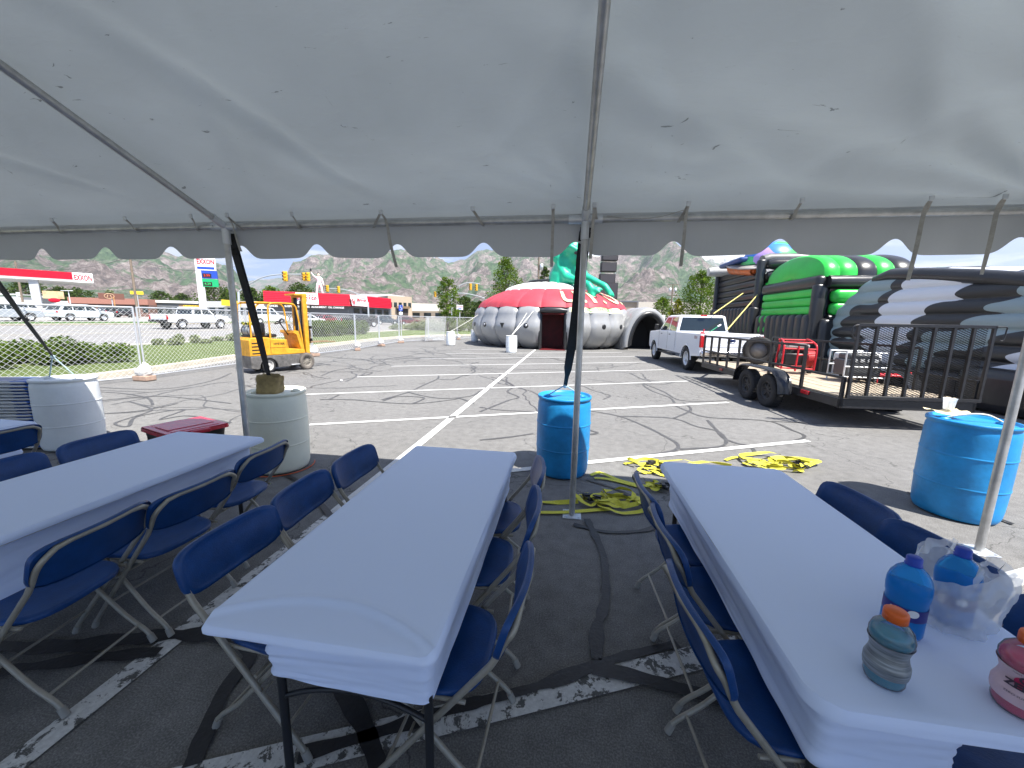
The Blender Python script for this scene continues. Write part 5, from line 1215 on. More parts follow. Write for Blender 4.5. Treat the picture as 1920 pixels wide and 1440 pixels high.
for s_ in (-1,1): wheel(t, s_*0.30, 0, 0.2, 0.09, s_, M_galv)
t = empty('white_tank', (6.95,10.4,0.006), 0, 'white plastic tank standing behind the trailer between the inflatables', 'tank')
b = MB(); b.box((0,0,0.55),(0.7,0.6,1.0),0.06,3); b.cyl((0,0,1.05),(0,0,1.12),0.1,14); b.build('tank_body', M_wb, t)

# ================================================================== forklift
M_fy = mat('worn_yellow_paint', (0.62,0.30,0.02), 0.5, var=0.22, vs=7, bump=0.25, bs=35); M_fg = mat('worn_grey_paint', (0.11,0.105,0.10), 0.6, var=0.45, vs=6, bump=0.3, bs=30)
FK = empty('forklift', (-9.10,10.86,0.0), R(-25), 'old yellow forklift truck with grey lower body, parked beside the fence', 'forklift')
W = 0.50
ol = [(-1.12,0.16),(-0.92,0.12)]+[(-0.55+0.30*math.cos(PI-PI*k/10), 0.14+0.30*math.sin(PI*k/10)) for k in range(11)]+[(0.62,0.14),(0.62,0.52),(-1.12,0.52)]
b = MB(); b.prism(ol, 2*W, bev=0.03); b.build('lower_body', M_fg, FK)
b = MB(); b.prism([(-1.12,0.523),(0.70,0.523),(0.70,0.66),(0.16,0.70),(0.12,0.98),(-0.42,1.02),(-0.50,1.06),(-1.06,1.06),(-1.12,0.98)], 2*W-0.04, bev=0.035); b.build('engine_cover', M_fy, FK)
b = MB(); b.prism([(0.72,0.50),(0.76,0.52),(0.55,1.24),(0.38,1.26),(0.36,1.18),(0.47,1.14),(0.64,0.52)], 2*W-0.06, bev=0.01); b.build('cowl', M_fy, FK)
for s_ in (-1,1):
    b = MB()
    for z in (0.60,0.70,0.80,0.90): b.box((s_*(W-0.018),-0.93,z),(0.012,0.24,0.035),0.004,1)
    b.build('vent', M_black, FK)
text('HYSTER', 0.085, M_black, FK, facing((W-0.017,-0.17,0.86),(1,0,0)), 'lettering', 0.002, 0.002, 1.25)
b = MB(); b.box((W-0.018,-0.2,0.75),(0.006,0.55,0.008)); b.box((W-0.018,0.10,0.85),(0.006,0.008,0.25)); b.box((W-0.018,-0.46,0.80),(0.006,0.010,0.44)); b.build('panel_seam', M_black, FK)
FK.scale = (0.9,0.86,1.0)
for s_ in (-1,1):      # overhead guard
    b = MB(); b.tube(smooth_path([(s_*0.44,-0.42,1.02),(s_*0.44,-0.43,1.85),(s_*0.43,-0.36,2.03),(s_*0.43,-0.2,2.08),(s_*0.43,0.35,2.08),(s_*0.43,0.50,2.02),(s_*0.43,0.56,1.85),(s_*0.44,0.66,1.10),(s_*0.44,0.70,0.66)],5),0.028,10); b.build('guard_post', M_fy, FK)
    b = MB(); b.tube(smooth_path([(s_*0.44,-1.02,1.05),(s_*0.44,-1.0,1.9),(s_*0.42,-0.9,2.06),(s_*0.42,-0.3,2.08)],5),0.028,10); b.build('guard_post', M_fy, FK)
b = MB()
for y in (-0.9,-0.35,-0.12,0.1,0.32): b.box((0,y,2.085),(0.86,0.05,0.03),0.006,1)
b.build('guard_bars', M_fy, FK)
for s_ in (-1,1):      # mast
    b = MB(); b.box((s_*0.34,0.90,1.26),(0.11,0.16,2.20),0.012,1); b.build('mast_rail', M_fy, FK)
    b = MB(); b.box((s_*0.24,0.90,1.30),(0.06,0.12,2.05),0.01,1); b.cyl((s_*0.14,0.86,0.3),(s_*0.14,0.86,2.2),0.03,10); b.build('inner_mast', M_blackmetal, FK)
b = MB(); b.box((0,0.90,2.36),(0.80,0.18,0.12),0.015,1); b.box((0,0.72,2.38),(0.7,0.3,0.05),0.01,1); b.build('mast_head', M_fy, FK)
b = MB(); b.cyl((0,0.86,0.3),(0,0.86,1.9),0.045,12); b.build('lift_cylinder', M_chrome, FK)
b = MB(); b.box((0,1.04,0.95),(0.95,0.05,0.09),0.01,1); b.box((0,1.04,1.35),(0.95,0.05,0.09),0.01,1)
for x in (-0.3,0,0.3): b.box((x,1.03,1.15),(0.07,0.05,0.45),0.006,1)
b.build('carriage', M_blackmetal, FK)
for s_ in (-1,1): b = MB(); b.box((s_*0.24,1.09,1.05),(0.12,0.045,0.45),0.006,1); b.box((s_*0.24,1.60,0.86),(0.12,1.0,0.035),0.006,1); b.build('fork', mat('rusty_fork',(0.25,0.17,0.10),0.6,var=0.3,vs=9), FK)
b = MB(); b.box((0,-0.30,1.10),(0.46,0.42,0.10),0.04,2); b.box((0,-0.50,1.32),(0.44,0.09,0.36),0.04,2); b.build('seat', M_black, FK)
b = MB(); b.tube([(0.17*math.cos(k*PI/10),0.14+0.15*math.sin(k*PI/10),1.52+0.07*math.sin(k*PI/10)) for k in range(20)],0.013,6,closed=True)
for k in range(3): b.tube([(0,0.14,1.50),(0.17*math.cos(k*2.1),0.14+0.15*math.sin(k*2.1),1.52+0.07*math.sin(k*2.1))],0.008,6)
b.tube([(0,0.14,1.50),(0,0.42,1.1)],0.022,8); b.build('steering_wheel', M_black, FK)
b = MB()
for k in range(3): b.tube([(0.16+k*0.06,0.42,1.22),(0.18+k*0.06,0.34,1.42)],0.008,6); b.ball((0.18+k*0.06,0.34,1.43),0.016,8)
b.build('levers', M_black, FK)
tk = MB(); tk.lathe([(0,-0.40),(0.10,-0.38),(0.155,-0.31),(0.158,-0.01),(0.150,0.0),(0.158,0.01),(0.155,0.31),(0.10,0.38),(0.05,0.40),(0,0.42)], 24, Matrix.Translation((0.0,-0.86,1.26)) @ Matrix.Rotation(PI/2,4,'Y')); tk.build('gas_cylinder', mat('grey_cylinder',(0.36,0.38,0.39),0.5,var=0.15,vs=8), FK)
b = MB(); b.box((0,-0.86,1.10),(0.6,0.28,0.06),0.01,1)
for x in (-0.2,0.2): b.tube([(x,-0.86+0.17*math.cos(k*PI/8),1.26+0.17*math.sin(k*PI/8)) for k in range(17)],0.008,5)
b.build('cylinder_bracket', M_blackmetal, FK)
y_ = strap_pile((0,0), 'loose yellow strap heaped on the gas cylinder of the forklift', 77, 5, 0.16); fkm = Matrix.Translation(FK.location) @ Matrix.Rotation(R(-25),4,'Z'); y_.location = fkm @ Vector((0.0,-0.84,1.42))
for s_ in (-1,1):
    wheel(FK, s_*0.50, 0.74, 0.27, 0.20, s_, mat('dusty_rim',(0.22,0.20,0.17),0.6), tyre_m=mat('dusty_rubber',(0.13,0.115,0.10),0.9,var=0.25,vs=9), spokes=10, rimr=0.6)
    wheel(FK, s_*0.40, -0.55, 0.22, 0.16, s_, mat('pale_disc',(0.45,0.44,0.42),0.6), spokes=0, rimr=0.7)
b = MB(); b.box((W-0.0,0.32,0.20),(0.16,0.30,0.02),0.004,1); b.build('step', M_galv, FK)
# ================================================================== inflatable saucer
UC = Vector((-1.35,27.75,0)); NL = 22; DOOR = math.atan2(22.35-UC.y, -0.93-UC.x)
UF = empty('inflatable_saucer', UC, 0, 'huge inflatable flying saucer with silver lobes, red upper ring and open doorway', 'inflatable')
M_silver = mat('silver_vinyl', (0.33,0.335,0.335), 0.28, 0.2, var=0.05, vs=1.2, bump=0.35, bs=9, spec=0.6)
M_redv = mat('faded_red_vinyl', (0.40,0.045,0.065), 0.6, var=0.14, vs=1.4, bump=0.3, bs=8)
M_greyv = mat('pale_grey_vinyl', (0.62,0.62,0.60), 0.4, var=0.06, vs=2, bump=0.3, bs=8)
M_blackv = mat('black_vinyl', (0.022,0.023,0.025), 0.33, var=0.15, vs=2, bump=0.3, bs=8, spec=0.6)
PS = [(4.55,0.02),(4.9,0.18),(5.3,0.55),(5.55,1.05),(5.58,1.45),(5.4,1.9),(5.36,2.22),(5.15,2.52)]
PR = [(5.16,2.50),(4.93,2.86),(4.35,3.24),(3.8,3.49),(3.3,3.68)]
PW = [(3.32,3.64),(3.16,3.86),(2.6,4.08),(2.0,4.21),(1.4,4.28)]
def pint(P_, v):
    k = v*(len(P_)-1); i = min(int(k), len(P_)-2); f = k-i
    p0 = P_[max(i-1,0)]; p1 = P_[i]; p2 = P_[i+1]; p3 = P_[min(i+2,len(P_)-1)]
    return tuple(0.5*(2*p1[j]+(-p0[j]+p2[j])*f+(2*p0[j]-5*p1[j]+4*p2[j]-p3[j])*f*f+(-p0[j]+3*p1[j]-3*p2[j]+p3[j])*f**3) for j in (0,1))
def lobed(a, v, P_, depth, n=NL, off=0.0):
    r, z = pint(P_, v); ph = ((a-DOOR)/(2*PI)*n+0.5) % 1.0; b_ = max(0, 1-(2*ph-1)**2)**0.36
    wr_ = 0.012*math.sin(v*38)*(abs(2*ph-1)**6)     # puckers at the seams
    pr, pz = pint(P_, min(1,v+0.02)); qr, qz = pint(P_, max(0,v-0.02)); tx, tz = pr-qr, pz-qz; L_ = math.hypot(tx,tz) or 1; nx_, nz_ = tz/L_, -tx/L_
    d_ = depth*(b_-1)+wr_+off; return (r+nx_*d_, z+nz_*d_)
def lobe_mesh(P_, depth, skip_door, n=NL, nv=14):
    b = MB()
    for k in range(n):
        if skip_door and k == 0: continue
        a0 = DOOR+(k-0.5)*2*PI/n
        def fn(u, v):
            a = a0+u*2*PI/n+(0.0001 if u == 0 else (-0.0001 if u == 1 else 0)); r, z = lobed(a, v, P_, depth, n); return (r*math.cos(a), r*math.sin(a), z)
        b.grid(fn, 10, nv)
    return b
lobe_mesh(PS, 0.22, True).build('silver_lobes', M_silver, UF)
lobe_mesh(PR, 0.07, False).build('red_ring', M_redv, UF)
lobe_mesh(PW, 0.07, False).build('grey_ring', M_greyv, UF)
b = MB(); b.lathe([(1.0,4.25),(1.6,4.25),(1.75,4.33),(1.6,4.43),(0.0,4.45)], 40); b.build('black_base_ring', M_blackv, UF)
# doorway
dn = Vector((math.cos(DOOR), math.sin(DOOR), 0)); dt = Vector((-dn.y, dn.x, 0)); MD = Matrix(((dt.x,dn.x,0,0),(dt.y,dn.y,0,0),(0,0,1,0),(0,0,0,1)))
hw = 5.3*math.tan(PI/NL)-0.02
d_ = MB(); d_.M = MD
for s_ in (-1,1):
    d_.box((s_*hw,4.4,1.05),(0.05,1.5,2.1)); 
d_.build('door_jamb', M_blackv, UF)
d_ = MB(); d_.M = MD; d_.tube([(-hw-0.05,5.25,2.28),(-hw*0.5,5.30,2.30),(hw*0.5,5.30,2.30),(hw+0.05,5.25,2.28)],[0.10,0.17,0.17,0.10],14); d_.build('lintel_tube', M_blackv, UF)
d_ = MB(); d_.M = MD; d_.box((0,2.9,1.1),(2*hw,0.1,2.2)); d_.box((0,4.2,0.02),(2*hw,2.5,0.02)); d_.box((0,4.0,2.10),(2*hw,1.9,0.06)); d_.build('inner_wall', mat('dark_red_lining',(0.13,0.008,0.012),0.6,var=0.4,vs=2), UF)
d_ = MB(); d_.M = MD
for s_ in (-1,1): d_.tube([(s_*(hw-0.02),5.0,0.05),(s_*(hw+0.02),5.2,1.0),(s_*(hw-0.02),5.05,2.1)],[0.10,0.13,0.10],10)
d_.build('door_edge', M_blackv, UF)
# emblems on lobes
for k in (-4,-3,-2,-1,2,3,4,5):
    a = DOOR+k*2*PI/NL; r, z = lobed(a, 0.55, PS, 0.22); b = MB(); p = Vector((math.cos(a)*(r+0.01), math.sin(a)*(r+0.01), z)); nn = Vector((math.cos(a), math.sin(a), -0.05)).normalized()
    Mx = nn.to_track_quat('Z','Y').to_matrix().to_4x4(); Mx.translation = p
    if k in (-2,): b.prism([(-0.16,-0.14),(0.16,-0.14),(0.0,0.18)], 0.02, Mx @ Matrix.Rotation(-PI/2,4,'Y') @ Matrix.Rotation(PI/2,4,'X'))
    else: b.lathe([(0,0.02),(0.12,0.015),(0.15,0.0),(0.15,-0.05)], 20, Mx)
    o = b.build('emblem', M_blackv, UF)
    if k in (-1,5,-3):
        c = MB(); c.lathe([(0,0.03),(0.06,0.025),(0.07,0.0)], 16, Mx @ Matrix.Translation((0.02,0.03,0))); c.build('emblem_centre', M_white if k != 5 else M_redv, o)
# lettering wrapped on the red ring, yellow band below it
def wrap_text(st, size, m, a_c, v_c, P_, depth, off, name, bold=0.03, slant=0.0, vlen=1.0):
    o = text(st, size, m, UF, Matrix.Identity(4), name, 0.0, bold)
    bm = bmesh.new(); bm.from_mesh(o.data); bmesh.ops.subdivide_edges(bm, edges=bm.edges, cuts=2, use_grid_fill=False); bmesh.ops.triangulate(bm, faces=bm.faces); bm.to_mesh(o.data); bm.free()
    for v in o.data.vertices:
        x, y = v.co.x, v.co.y; r0, z0 = pint(P_, v_c); a = a_c+(x+y*slant)/r0; vv = min(1, max(0, v_c+y/vlen)); r, z = lobed(a, vv, P_, depth, off=off); v.co = Vector((r*math.cos(a), r*math.sin(a), z))
    return o
for ch_, an_ in (('U.', -71.0), ('F.', -51.0), ('O.', -30.0)):
    wrap_text(ch_, 1.65, mat('cream_lettering',(0.62,0.56,0.36),0.6), R(an_), 0.43, PR, 0.07, 0.05, 'lettering', 0.03, 0.0, 2.25)
def patch(a0, a1, v0, v1, P_, depth, off, m, name, nu=60, nv=6):
    b = MB(); b.grid(lambda u, v: (lambda a, q: (q[0]*math.cos(a), q[0]*math.sin(a), q[1]))(a0+(a1-a0)*u, lobed(a0+(a1-a0)*u, v0+(v1-v0)*v, P_, depth, off=off)), nu, nv); return b.build(name, m, UF)
patch(DOOR+0.55*2*PI/NL+0.02, DOOR+3.5*2*PI/NL-0.02, 0.86, 0.995, PS, 0.22, 0.012, mat('pale_yellow_vinyl',(0.66,0.66,0.42),0.45,var=0.06,vs=2), 'yellow_band')
wrap_text('ADVENTURE', 0.36, mat('green_lettering',(0.22,0.42,0.2),0.5), DOOR+2.0*2*PI/NL, 0.93, PS, 0.22, 0.035, 'lettering', 0.012, 0.0, 2.9)
# tunnel at the right side
tn = MB(); tl_ = MB(); TC = Vector((4.75,24.9,0))-UC; ax_ = Vector((0.30,-0.95,0)).normalized(); sx_v = Vector((0.95,0.30,0)).normalized()
def hood(u, v, R0, R1, bulge):
    a = PI*(1.06-1.06*u*1.06); Rw = R0; c, s_ = math.cos(a), math.sin(a)
    nb = 7; ph = (v*3) % 1.0
    rr = 1+0.06*math.sqrt(max(0,1-(2*ph-1)**2)) if bulge else 1
    p = TC+sx_v*(c*R0*rr*(1-0.0*v))+Vector((0,0,max(0.02,0.25+s_*R1*rr)))-ax_*(v*2.2); return tuple(p)
tn.grid(lambda u, v: hood(u, v, 1.45, 2.25, True), 30, 24); tn.build('tunnel_hood', M_silver, UF)
tl_.grid(lambda u, v: hood(u, v, 1.18, 1.90, False), 30, 6)
ring = [TC+sx_v*(math.cos(PI*(1.05-1.1*k/24))*1.32)+Vector((0,0,max(0.2,0.28+math.sin(PI*(1.05-1.1*k/24))*2.08)))+ax_*0.02 for k in range(25)]
tl_.build('tunnel_lining', M_blackv, UF)
tr_ = MB(); tr_.tube(ring, 0.24, 12); tr_.build('tunnel_rim', M_silver, UF)
tr_ = MB(); tr_.tube([p+ax_*0.13-(p-TC-Vector((0,0,1))).normalized()*0.14 for p in ring], 0.17, 10); tr_.build('tunnel_inner_rim', M_blackv, UF)
bk = MB(); bk.quad(*(tuple(TC+sx_v*x-ax_*1.9+Vector((0,0,z))) for x, z in ((-1.3,0),(1.3,0),(1.3,2.2),(-1.3,2.2)))); bk.build('tunnel_back', M_blackv, UF)
# guy ropes to drums
M_rope = mat('white_rope', (0.7,0.69,0.62), 0.8)
for i, (a, b_) in enumerate([(Vector((-2.98,19.95,0.90)), UC+Vector((-1.0,-4.5,2.5))), (Vector((-2.98,19.95,0.90)), UC+Vector((-0.45,-4.35,2.75))), (Vector((-7.6,24.1,0.9)), UC+Vector((-3.9,-2.2,2.6)))]):
    r = MB(); m_ = a.lerp(b_, 0.5)-Vector((0,0,0.06)); r.tube([a, m_, b_], 0.018, 6)
    tag(r.build('guy_rope', M_rope), ['white rope rising to the right from the small drum to the red ring','second, steeper rope from the small drum in front of the saucer','white rope from the distant drum up to the saucer left side'][i], 'rope', 'ropes holding the saucer')
# alien
M_alien = mat('green_alien_vinyl', (0.015,0.42,0.24), 0.38, var=0.12, vs=1.5, bump=0.25, bs=6)
def A(px, py, Y): return D(px, py, Y)
AL = empty('inflatable_alien', (-0.2,26.6,4.3), 0, 'green inflatable alien sitting on top of the saucer, arms reaching down to the right', 'inflatable')
parts = [('t',[A(1062,535,26.6),A(1064,518,26.6),A(1069,500,26.5),A(1075,486,26.4)],[1.28,1.22,1.02,0.62]),
         ('b',A(1074,468,26.0),0.80,(0.85,0.9,0.85)),('b',A(1067,478,26.1),0.55,(0.8,0.9,1.2)),('b',A(1078,481,25.8),0.50,(0.9,0.9,1.15)),('b',A(1088,470,26.0),0.55,(0.75,0.8,0.9)),('t',[A(1056,466,25.7),A(1070,462,25.3),A(1084,470,25.3)],[0.12,0.17,0.14]),
         ('t',[A(1062,494,26.5),A(1047,483,26.1),A(1050,500,25.9),A(1062,521,25.4),A(1088,528,24.9)],[0.42,0.42,0.27,0.26,0.22]),
         ('t',[A(1088,528,24.9),A(1104,534,24.6),A(1110,545,24.5)],[0.24,0.22,0.28]),
         ('t',[A(1110,545,24.5),A(1117,551,24.3)],[0.15,0.10]),('t',[A(1109,541,24.4),A(1118,544,24.3),A(1124,548,24.2)],[0.13,0.11,0.10]),('t',[A(1106,547,24.4),A(1113,556,24.2)],[0.12,0.09]),('t',[A(1112,540,24.5),A(1122,540,24.4),A(1128,543,24.4)],[0.11,0.10,0.10]),
         ('t',[A(1084,496,26.4),A(1092,506,26.0),A(1097,518,25.6),A(1126,532,25.2),A(1134,537,25.1)],[0.34,0.26,0.26,0.19,0.22]),
         ('t',[A(1134,537,25.1),A(1141,546,25.0),A(1150,555,24.9)],[0.22,0.20,0.10]),('t',[A(1139,541,25.0),A(1149,550,24.9)],[0.12,0.08]),('t',[A(1136,545,25.0),A(1144,554,24.8)],[0.12,0.08]),
         ('t',[A(1044,484,26.1),A(1047,480,26.1)],[0.16,0.06]),('t',[A(1124,532,25.2),A(1133,529,25.2)],[0.10,0.05])]
al = blob('alien_body', parts, 0.07, M_alien, None, 4); al.parent = AL; al.matrix_parent_inverse = Matrix.Translation(AL.location).inverted()
def alpart(name, mb, m):
    o = mb.build(name, m, AL); o.matrix_parent_inverse = Matrix.Translation(AL.location).inverted(); return o
b = MB(); b.ball(A(1085,474,25.25),0.22,14,(1.3,0.45,0.6)); alpart('eye', b, M_blackv)
b = MB(); b.ball(A(1094,477,25.50),0.20,14,(0.7,0.45,1.0)); alpart('eye', b, M_blackv)
b = MB(); b.box(A(1086,489,25.3),(0.40,0.10,0.30),0.04,2); alpart('mouth', b, mat('alien_mouth',(0.25,0.2,0.08),0.5,var=0.5,vs=12))

# ================================================================== speaker column behind saucer
t = empty('speaker_stack', (3.0,34.0,0), R(6), 'tall column of black speaker boxes rising behind the saucer', 'speaker')
z = 0.0
b = MB(); b.box((0,0.8,2.2),(1.1,1.0,4.4),0.03,1); b.build('base_cabinet', M_black, t)
zs = [4.25,5.25,6.20,7.10,7.75,8.4]
lw = [1.62,1.30,1.28,1.30,1.2,1.15]
for k, z in enumerate(zs):
    hgt = (1.35,0.80,0.78,0.78,0.55,0.6)[k]; b = MB(); b.box((0.06*k-0.1+(0.15 if k == 0 else 0),0,z+(0.0)),(lw[k],0.7,hgt),0.03,1)
    o = b.build('speaker_cabinet', M_black, t); g_ = MB(); g_.box((0.06*k-0.1+(0.15 if k == 0 else 0),-0.36,z),(lw[k]-0.12,0.02,hgt-0.12),0.01,1); g_.build('grille', mat('speaker_grille',(0.045,0.045,0.05),0.6), o)
b = MB()
for s_ in (-1,1): b.tube([(s_*0.62-0.05,0.1,3.8),(s_*0.60+0.2,0.1,8.6)],0.035,6)
b.build('rigging', M_galv, t)

# ================================================================== black obstacle inflatables on the right
def tubes_wall(mb, o, u, n_, L, z0, z1, k, horiz, th=0.32, r=None):
    # wall starting at o, running along unit u for L; normal n_; k tubes
    u = Vector(u).normalized(); n_ = Vector(n_).normalized(); M = Matrix(((u.x,n_.x,0,o[0]),(u.y,n_.y,0,o[1]),(u.z,n_.z,1,0),(0,0,0,1))); M0 = mb.M; mb.M = M
    if horiz:
        hh = (z1-z0)/k
        for i in range(k): mb.box((L/2,0,z0+hh*(i+0.5)),(L,th,hh*1.015),min(hh,th)*0.40,4,None,True)
    else:
        hh = L/k
        for i in range(k): mb.box((hh*(i+0.5),0,(z0+z1)/2),(hh*1.015,th,z1-z0),min(hh,th)*0.40,4,None,True)
    mb.M = M0
M_greenv = mat('bright_green_vinyl', (0.03,0.46,0.06), 0.36, var=0.10, vs=1.5, bump=0.25, bs=7); M_bluev = mat('bright_blue_vinyl',(0.01,0.25,0.72),0.35,var=0.1,bump=0.2,bs=7)
BK = empty('inflatable_slide', (8.1,18.2,0), 0, 'tall black inflatable slide tower behind the white pickup, orange board and striped tubes on top', 'inflatable')
X, W_, Lb = 0.0, 4.4, 5.1
def wall(parent, name, m, *a, **k):
    b = MB(); tubes_wall(b, *a, **k); return b.build(name, m, parent)
wall(BK,'lower_wall',M_blackv,(-0.12,0,0),(0,1,0),(-1,0,0),Lb,0.02,2.75,13,False,0.42)
wall(BK,'upper_wall',M_blackv,(0.05,0.15,0),(0,1,0),(-1,0,0),Lb-0.3,2.75,4.72,6,True,0.22)
wall(BK,'corner_column',M_blackv,(-0.05,0.02,0),(0,1,0),(-1,0,0),0.30,0.02,4.95,1,False,0.34)
wall(BK,'corner_column',M_blackv,(-0.05,Lb-0.3,0),(0,1,0),(-1,0,0),0.30,0.02,4.80,1,False,0.34)
wall(BK,'front_wall',M_blackv,(0,0,0),(1,0,0),(0,-1,0),W_,0.02,2.7,9,False,0.4)
for z0, z1, m in ((4.45,4.93,M_blackv),(3.92,4.42,M_blackv),(3.42,3.90,M_greenv),(2.95,3.40,M_bluev)):
    b = MB(); b.tube([(0.15,0.05,(z0+z1)/2),(0.4,0.0,(z0+z1)/2),(W_-0.3,0.0,(z0+z1)/2),(W_,0.05,(z0+z1)/2)],[0.18,0.26,0.26,0.2],16); b.build('front_tube', m, BK)
b = MB(); b.box((W_/2,Lb/2,2.2),(W_-0.5,Lb-0.5,4.3),0.2,2); b.build('core', M_blackv, BK)
b = MB(); b.tube([(0.1,0.5,4.98),(0.35,0.55,5.02),(W_-0.5,0.6,5.02)],[0.20,0.27,0.27],16); b.build('top_tube', mat('grey_black_vinyl',(0.16,0.165,0.16),0.35,var=0.5,vs=0.6), BK)
b = MB(); b.tube([(-0.75,4.6,4.95),(-0.5,4.6,4.95),(1.5,4.2,5.0)],[0.24,0.28,0.28],14); b.build('top_tube', mat('grey_tube_vinyl',(0.5,0.5,0.48),0.35,var=0.3,vs=0.8), BK)
b = MB(); b.lathe([(1.15,0.0),(1.2,0.12),(1.12,0.5),(0.9,0.85),(0.55,1.08),(0.2,1.17),(0,1.18)], 32, Matrix.Translation((0.95,1.6,4.85)))
pm_ = bpy.data.materials.new('patchwork_vinyl'); pm_.use_nodes = True; tt = pm_.node_tree; bb = tt.nodes['Principled BSDF']; tcn = N(tt,'ShaderNodeTexCoord').outputs['Object']
vo = N(tt,'ShaderNodeTexVoronoi'); vo.inputs['Scale'].default_value = 1.1; tt.links.new(tcn, vo.inputs['Vector']); sx2 = N(tt,'ShaderNodeSeparateXYZ'); tt.links.new(vo.outputs['Color'], sx2.inputs[0])
tt.links.new(ramp(tt, sx2.outputs[0], [(0.0,(0.06,0.5,0.12)),(0.38,(0.45,0.30,0.7)),(0.6,(0.08,0.55,0.2)),(0.72,(0.75,0.6,0.1)),(0.86,(0.05,0.2,0.6))], True).outputs[0], bb.inputs['Base Color']); bb.inputs['Roughness'].default_value = 0.35
b.build('globe', pm_, BK)
b = MB(); 
bo = MB(); bo.M = Matrix.Translation((0.25,2.0,5.0)) @ Matrix.Rotation(R(12),4,'X') @ Matrix.Rotation(R(-14),4,'Y')
bo.grid(lambda u, v: (0.75*math.sin(PI*v)**0.6*math.cos(2*PI*u)*0.8-0.25, -1.9+3.8*v, 0.11*math.sin(PI*v)**0.5*math.sin(2*PI*u)), 20, 24); bo.build('board', mat('grey_board',(0.32,0.29,0.27),0.4,var=0.3,vs=2), BK)
bo = MB(); bo.M = Matrix.Translation((0.02,1.9,4.72)) @ Matrix.Rotation(R(12),4,'X')
bo.grid(lambda u, v: (0.34*math.cos(2*PI*u), -1.35+2.7*v, 0.38*math.sin(2*PI*u)*(0.55+0.45*v)), 20, 10); bo.box((0,0,0),(0.5,2.6,0.3),0.1,2); bo.build('orange_float', mat('orange_vinyl',(0.62,0.13,0.02),0.4,var=0.3,vs=2), BK)
bo = MB(); bo.box((0.6,2.6,5.15),(2.2,2.6,0.25),0.1,2); bo.build('blue_deck', mat('navy_vinyl',(0.02,0.06,0.20),0.4), BK)
bo = MB(); bo.tube([(-0.05,7.0,2.0),(1.6,7.0,2.0)],0.3,14); bo.build('green_end_tube', M_greenv, BK)
bo = MB(); bo.box((0.8,6.6,0.9),(1.6,2.6,1.8),0.25,3); bo.build('rear_step', M_blackv, BK)
BK.scale = (1,1,0.9)
# green archway tower
GR = empty('inflatable_archway', (8.0,13.9,0), 0, 'black and green inflatable tower with striped barrel-vault roof', 'inflatable')
Lg = 3.65; Wg = 4.0; zt = 3.12
wall(GR,'lower_wall',M_blackv,(-0.1,0.1,0),(0,1,0),(-1,0,0),Lg,0.02,2.15,9,False,0.40)
wall(GR,'green_panel',M_greenv,(-0.02,0.15,0),(0,1,0),(-1,0,0),Lg-0.15,2.12,3.02,3,True,0.26)
b = MB(); tubes_wall(b,(-0.05,2.85,0),(0,1,0),(-1,0,0),0.85,1.35,2.15,2,True,0.44); b.build('green_step', M_greenv, GR)
wall(GR,'corner_column',M_blackv,(-0.02,-0.02,0),(0,1,0),(-1,0,0),0.30,0.02,3.15,1,False,0.40)
wall(GR,'band',M_blackv,(-0.02,0.0,0),(0,1,0),(-1,0,0),Lg+0.05,2.98,3.42,1,True,0.36)
wall(GR,'front_wall',M_blackv,(0,0,0),(1,0,0),(0,-1,0),Wg,0.02,2.0,9,False,0.4)
wall(GR,'front_green_panel',M_greenv,(0.25,-0.02,0),(1,0,0),(0,-1,0),Wg-1.2,2.1,2.95,2,True,0.40)
b = MB(); b.tube([(0.1,0,3.2),(Wg-0.6,0,3.2),(Wg-0.2,0.0,3.1)],[0.2,0.22,0.1],14); b.build('band', M_blackv, GR)
b = MB(); b.tube([(0.2,-0.05,2.0),(Wg-1.0,-0.05,2.0)],0.13,12); b.build('band', M_greyv if False else M_blackv, GR)
b = MB(); b.box((Wg/2,Lg/2+0.1,1.6),(Wg-0.4,Lg-0.3,3.1),0.15,2); b.build('core', M_blackv, GR)
# vault: arch spans along y (Lg), axis along +x, striped
def vault(x0, x1, m, name, R_=1.0, cap=False):
    b = MB()
    def fn(u, v):
        a = PI*v; bl = math.sin(PI*u)**0.6; r1 = Lg/2-0.02+0.07*bl; r2 = 0.86+0.07*bl; return (x0+(x1-x0)*u, Lg/2+0.02-r1*math.cos(a), 3.36+r2*math.sin(a)**0.8)
    b.grid(fn, 8, 28)
    return b.build(name, m, GR)
for i, (m) in enumerate([M_greenv,M_greenv,M_blackv,M_greenv,M_blackv]):
    xs = [0.0,0.45,0.95,1.5,2.0,2.55]; vault(xs[i], xs[i+1], m, 'vault_stripe')
b = MB(); b.grid(lambda u, v: (0.0-0.13*math.sin(PI*min(1,v*1.0))**0.4*(1 if v > 0 else 0)*(1-v*0.4), Lg/2+0.02-(Lg/2-0.02)*math.cos(PI*u)*v, 3.36+0.86*math.sin(PI*u)**0.8*v), 28, 8); b.build('arch_face', M_greenv, GR)
b = MB(); b.ball((1.0,-0.05,1.05),0.5,20,(0.9,0.35,1.15)); b.build('green_spot', M_greenv, GR)
GR.scale = (1,1,0.965)
# green back-side step near truck cab
t = empty('inflatable_step', (6.9,24.5,0), 0, 'small green rounded inflatable top showing above the pickup cab', 'inflatable')
b = MB(); b.ball((0,0,1.55),0.62,20,(1,0.5,0.8)); b.build('green_top', mat('dull_green_vinyl',(0.06,0.25,0.10),0.4), t); b = MB(); b.box((0,0,0.75),(1.3,0.7,1.5),0.2,3); b.build('base', M_blackv, t)
b = MB(); b.ball((0.75,0.1,1.6),0.42,16,(1,0.6,0.9)); b.build('grey_top', M_greyv, t)
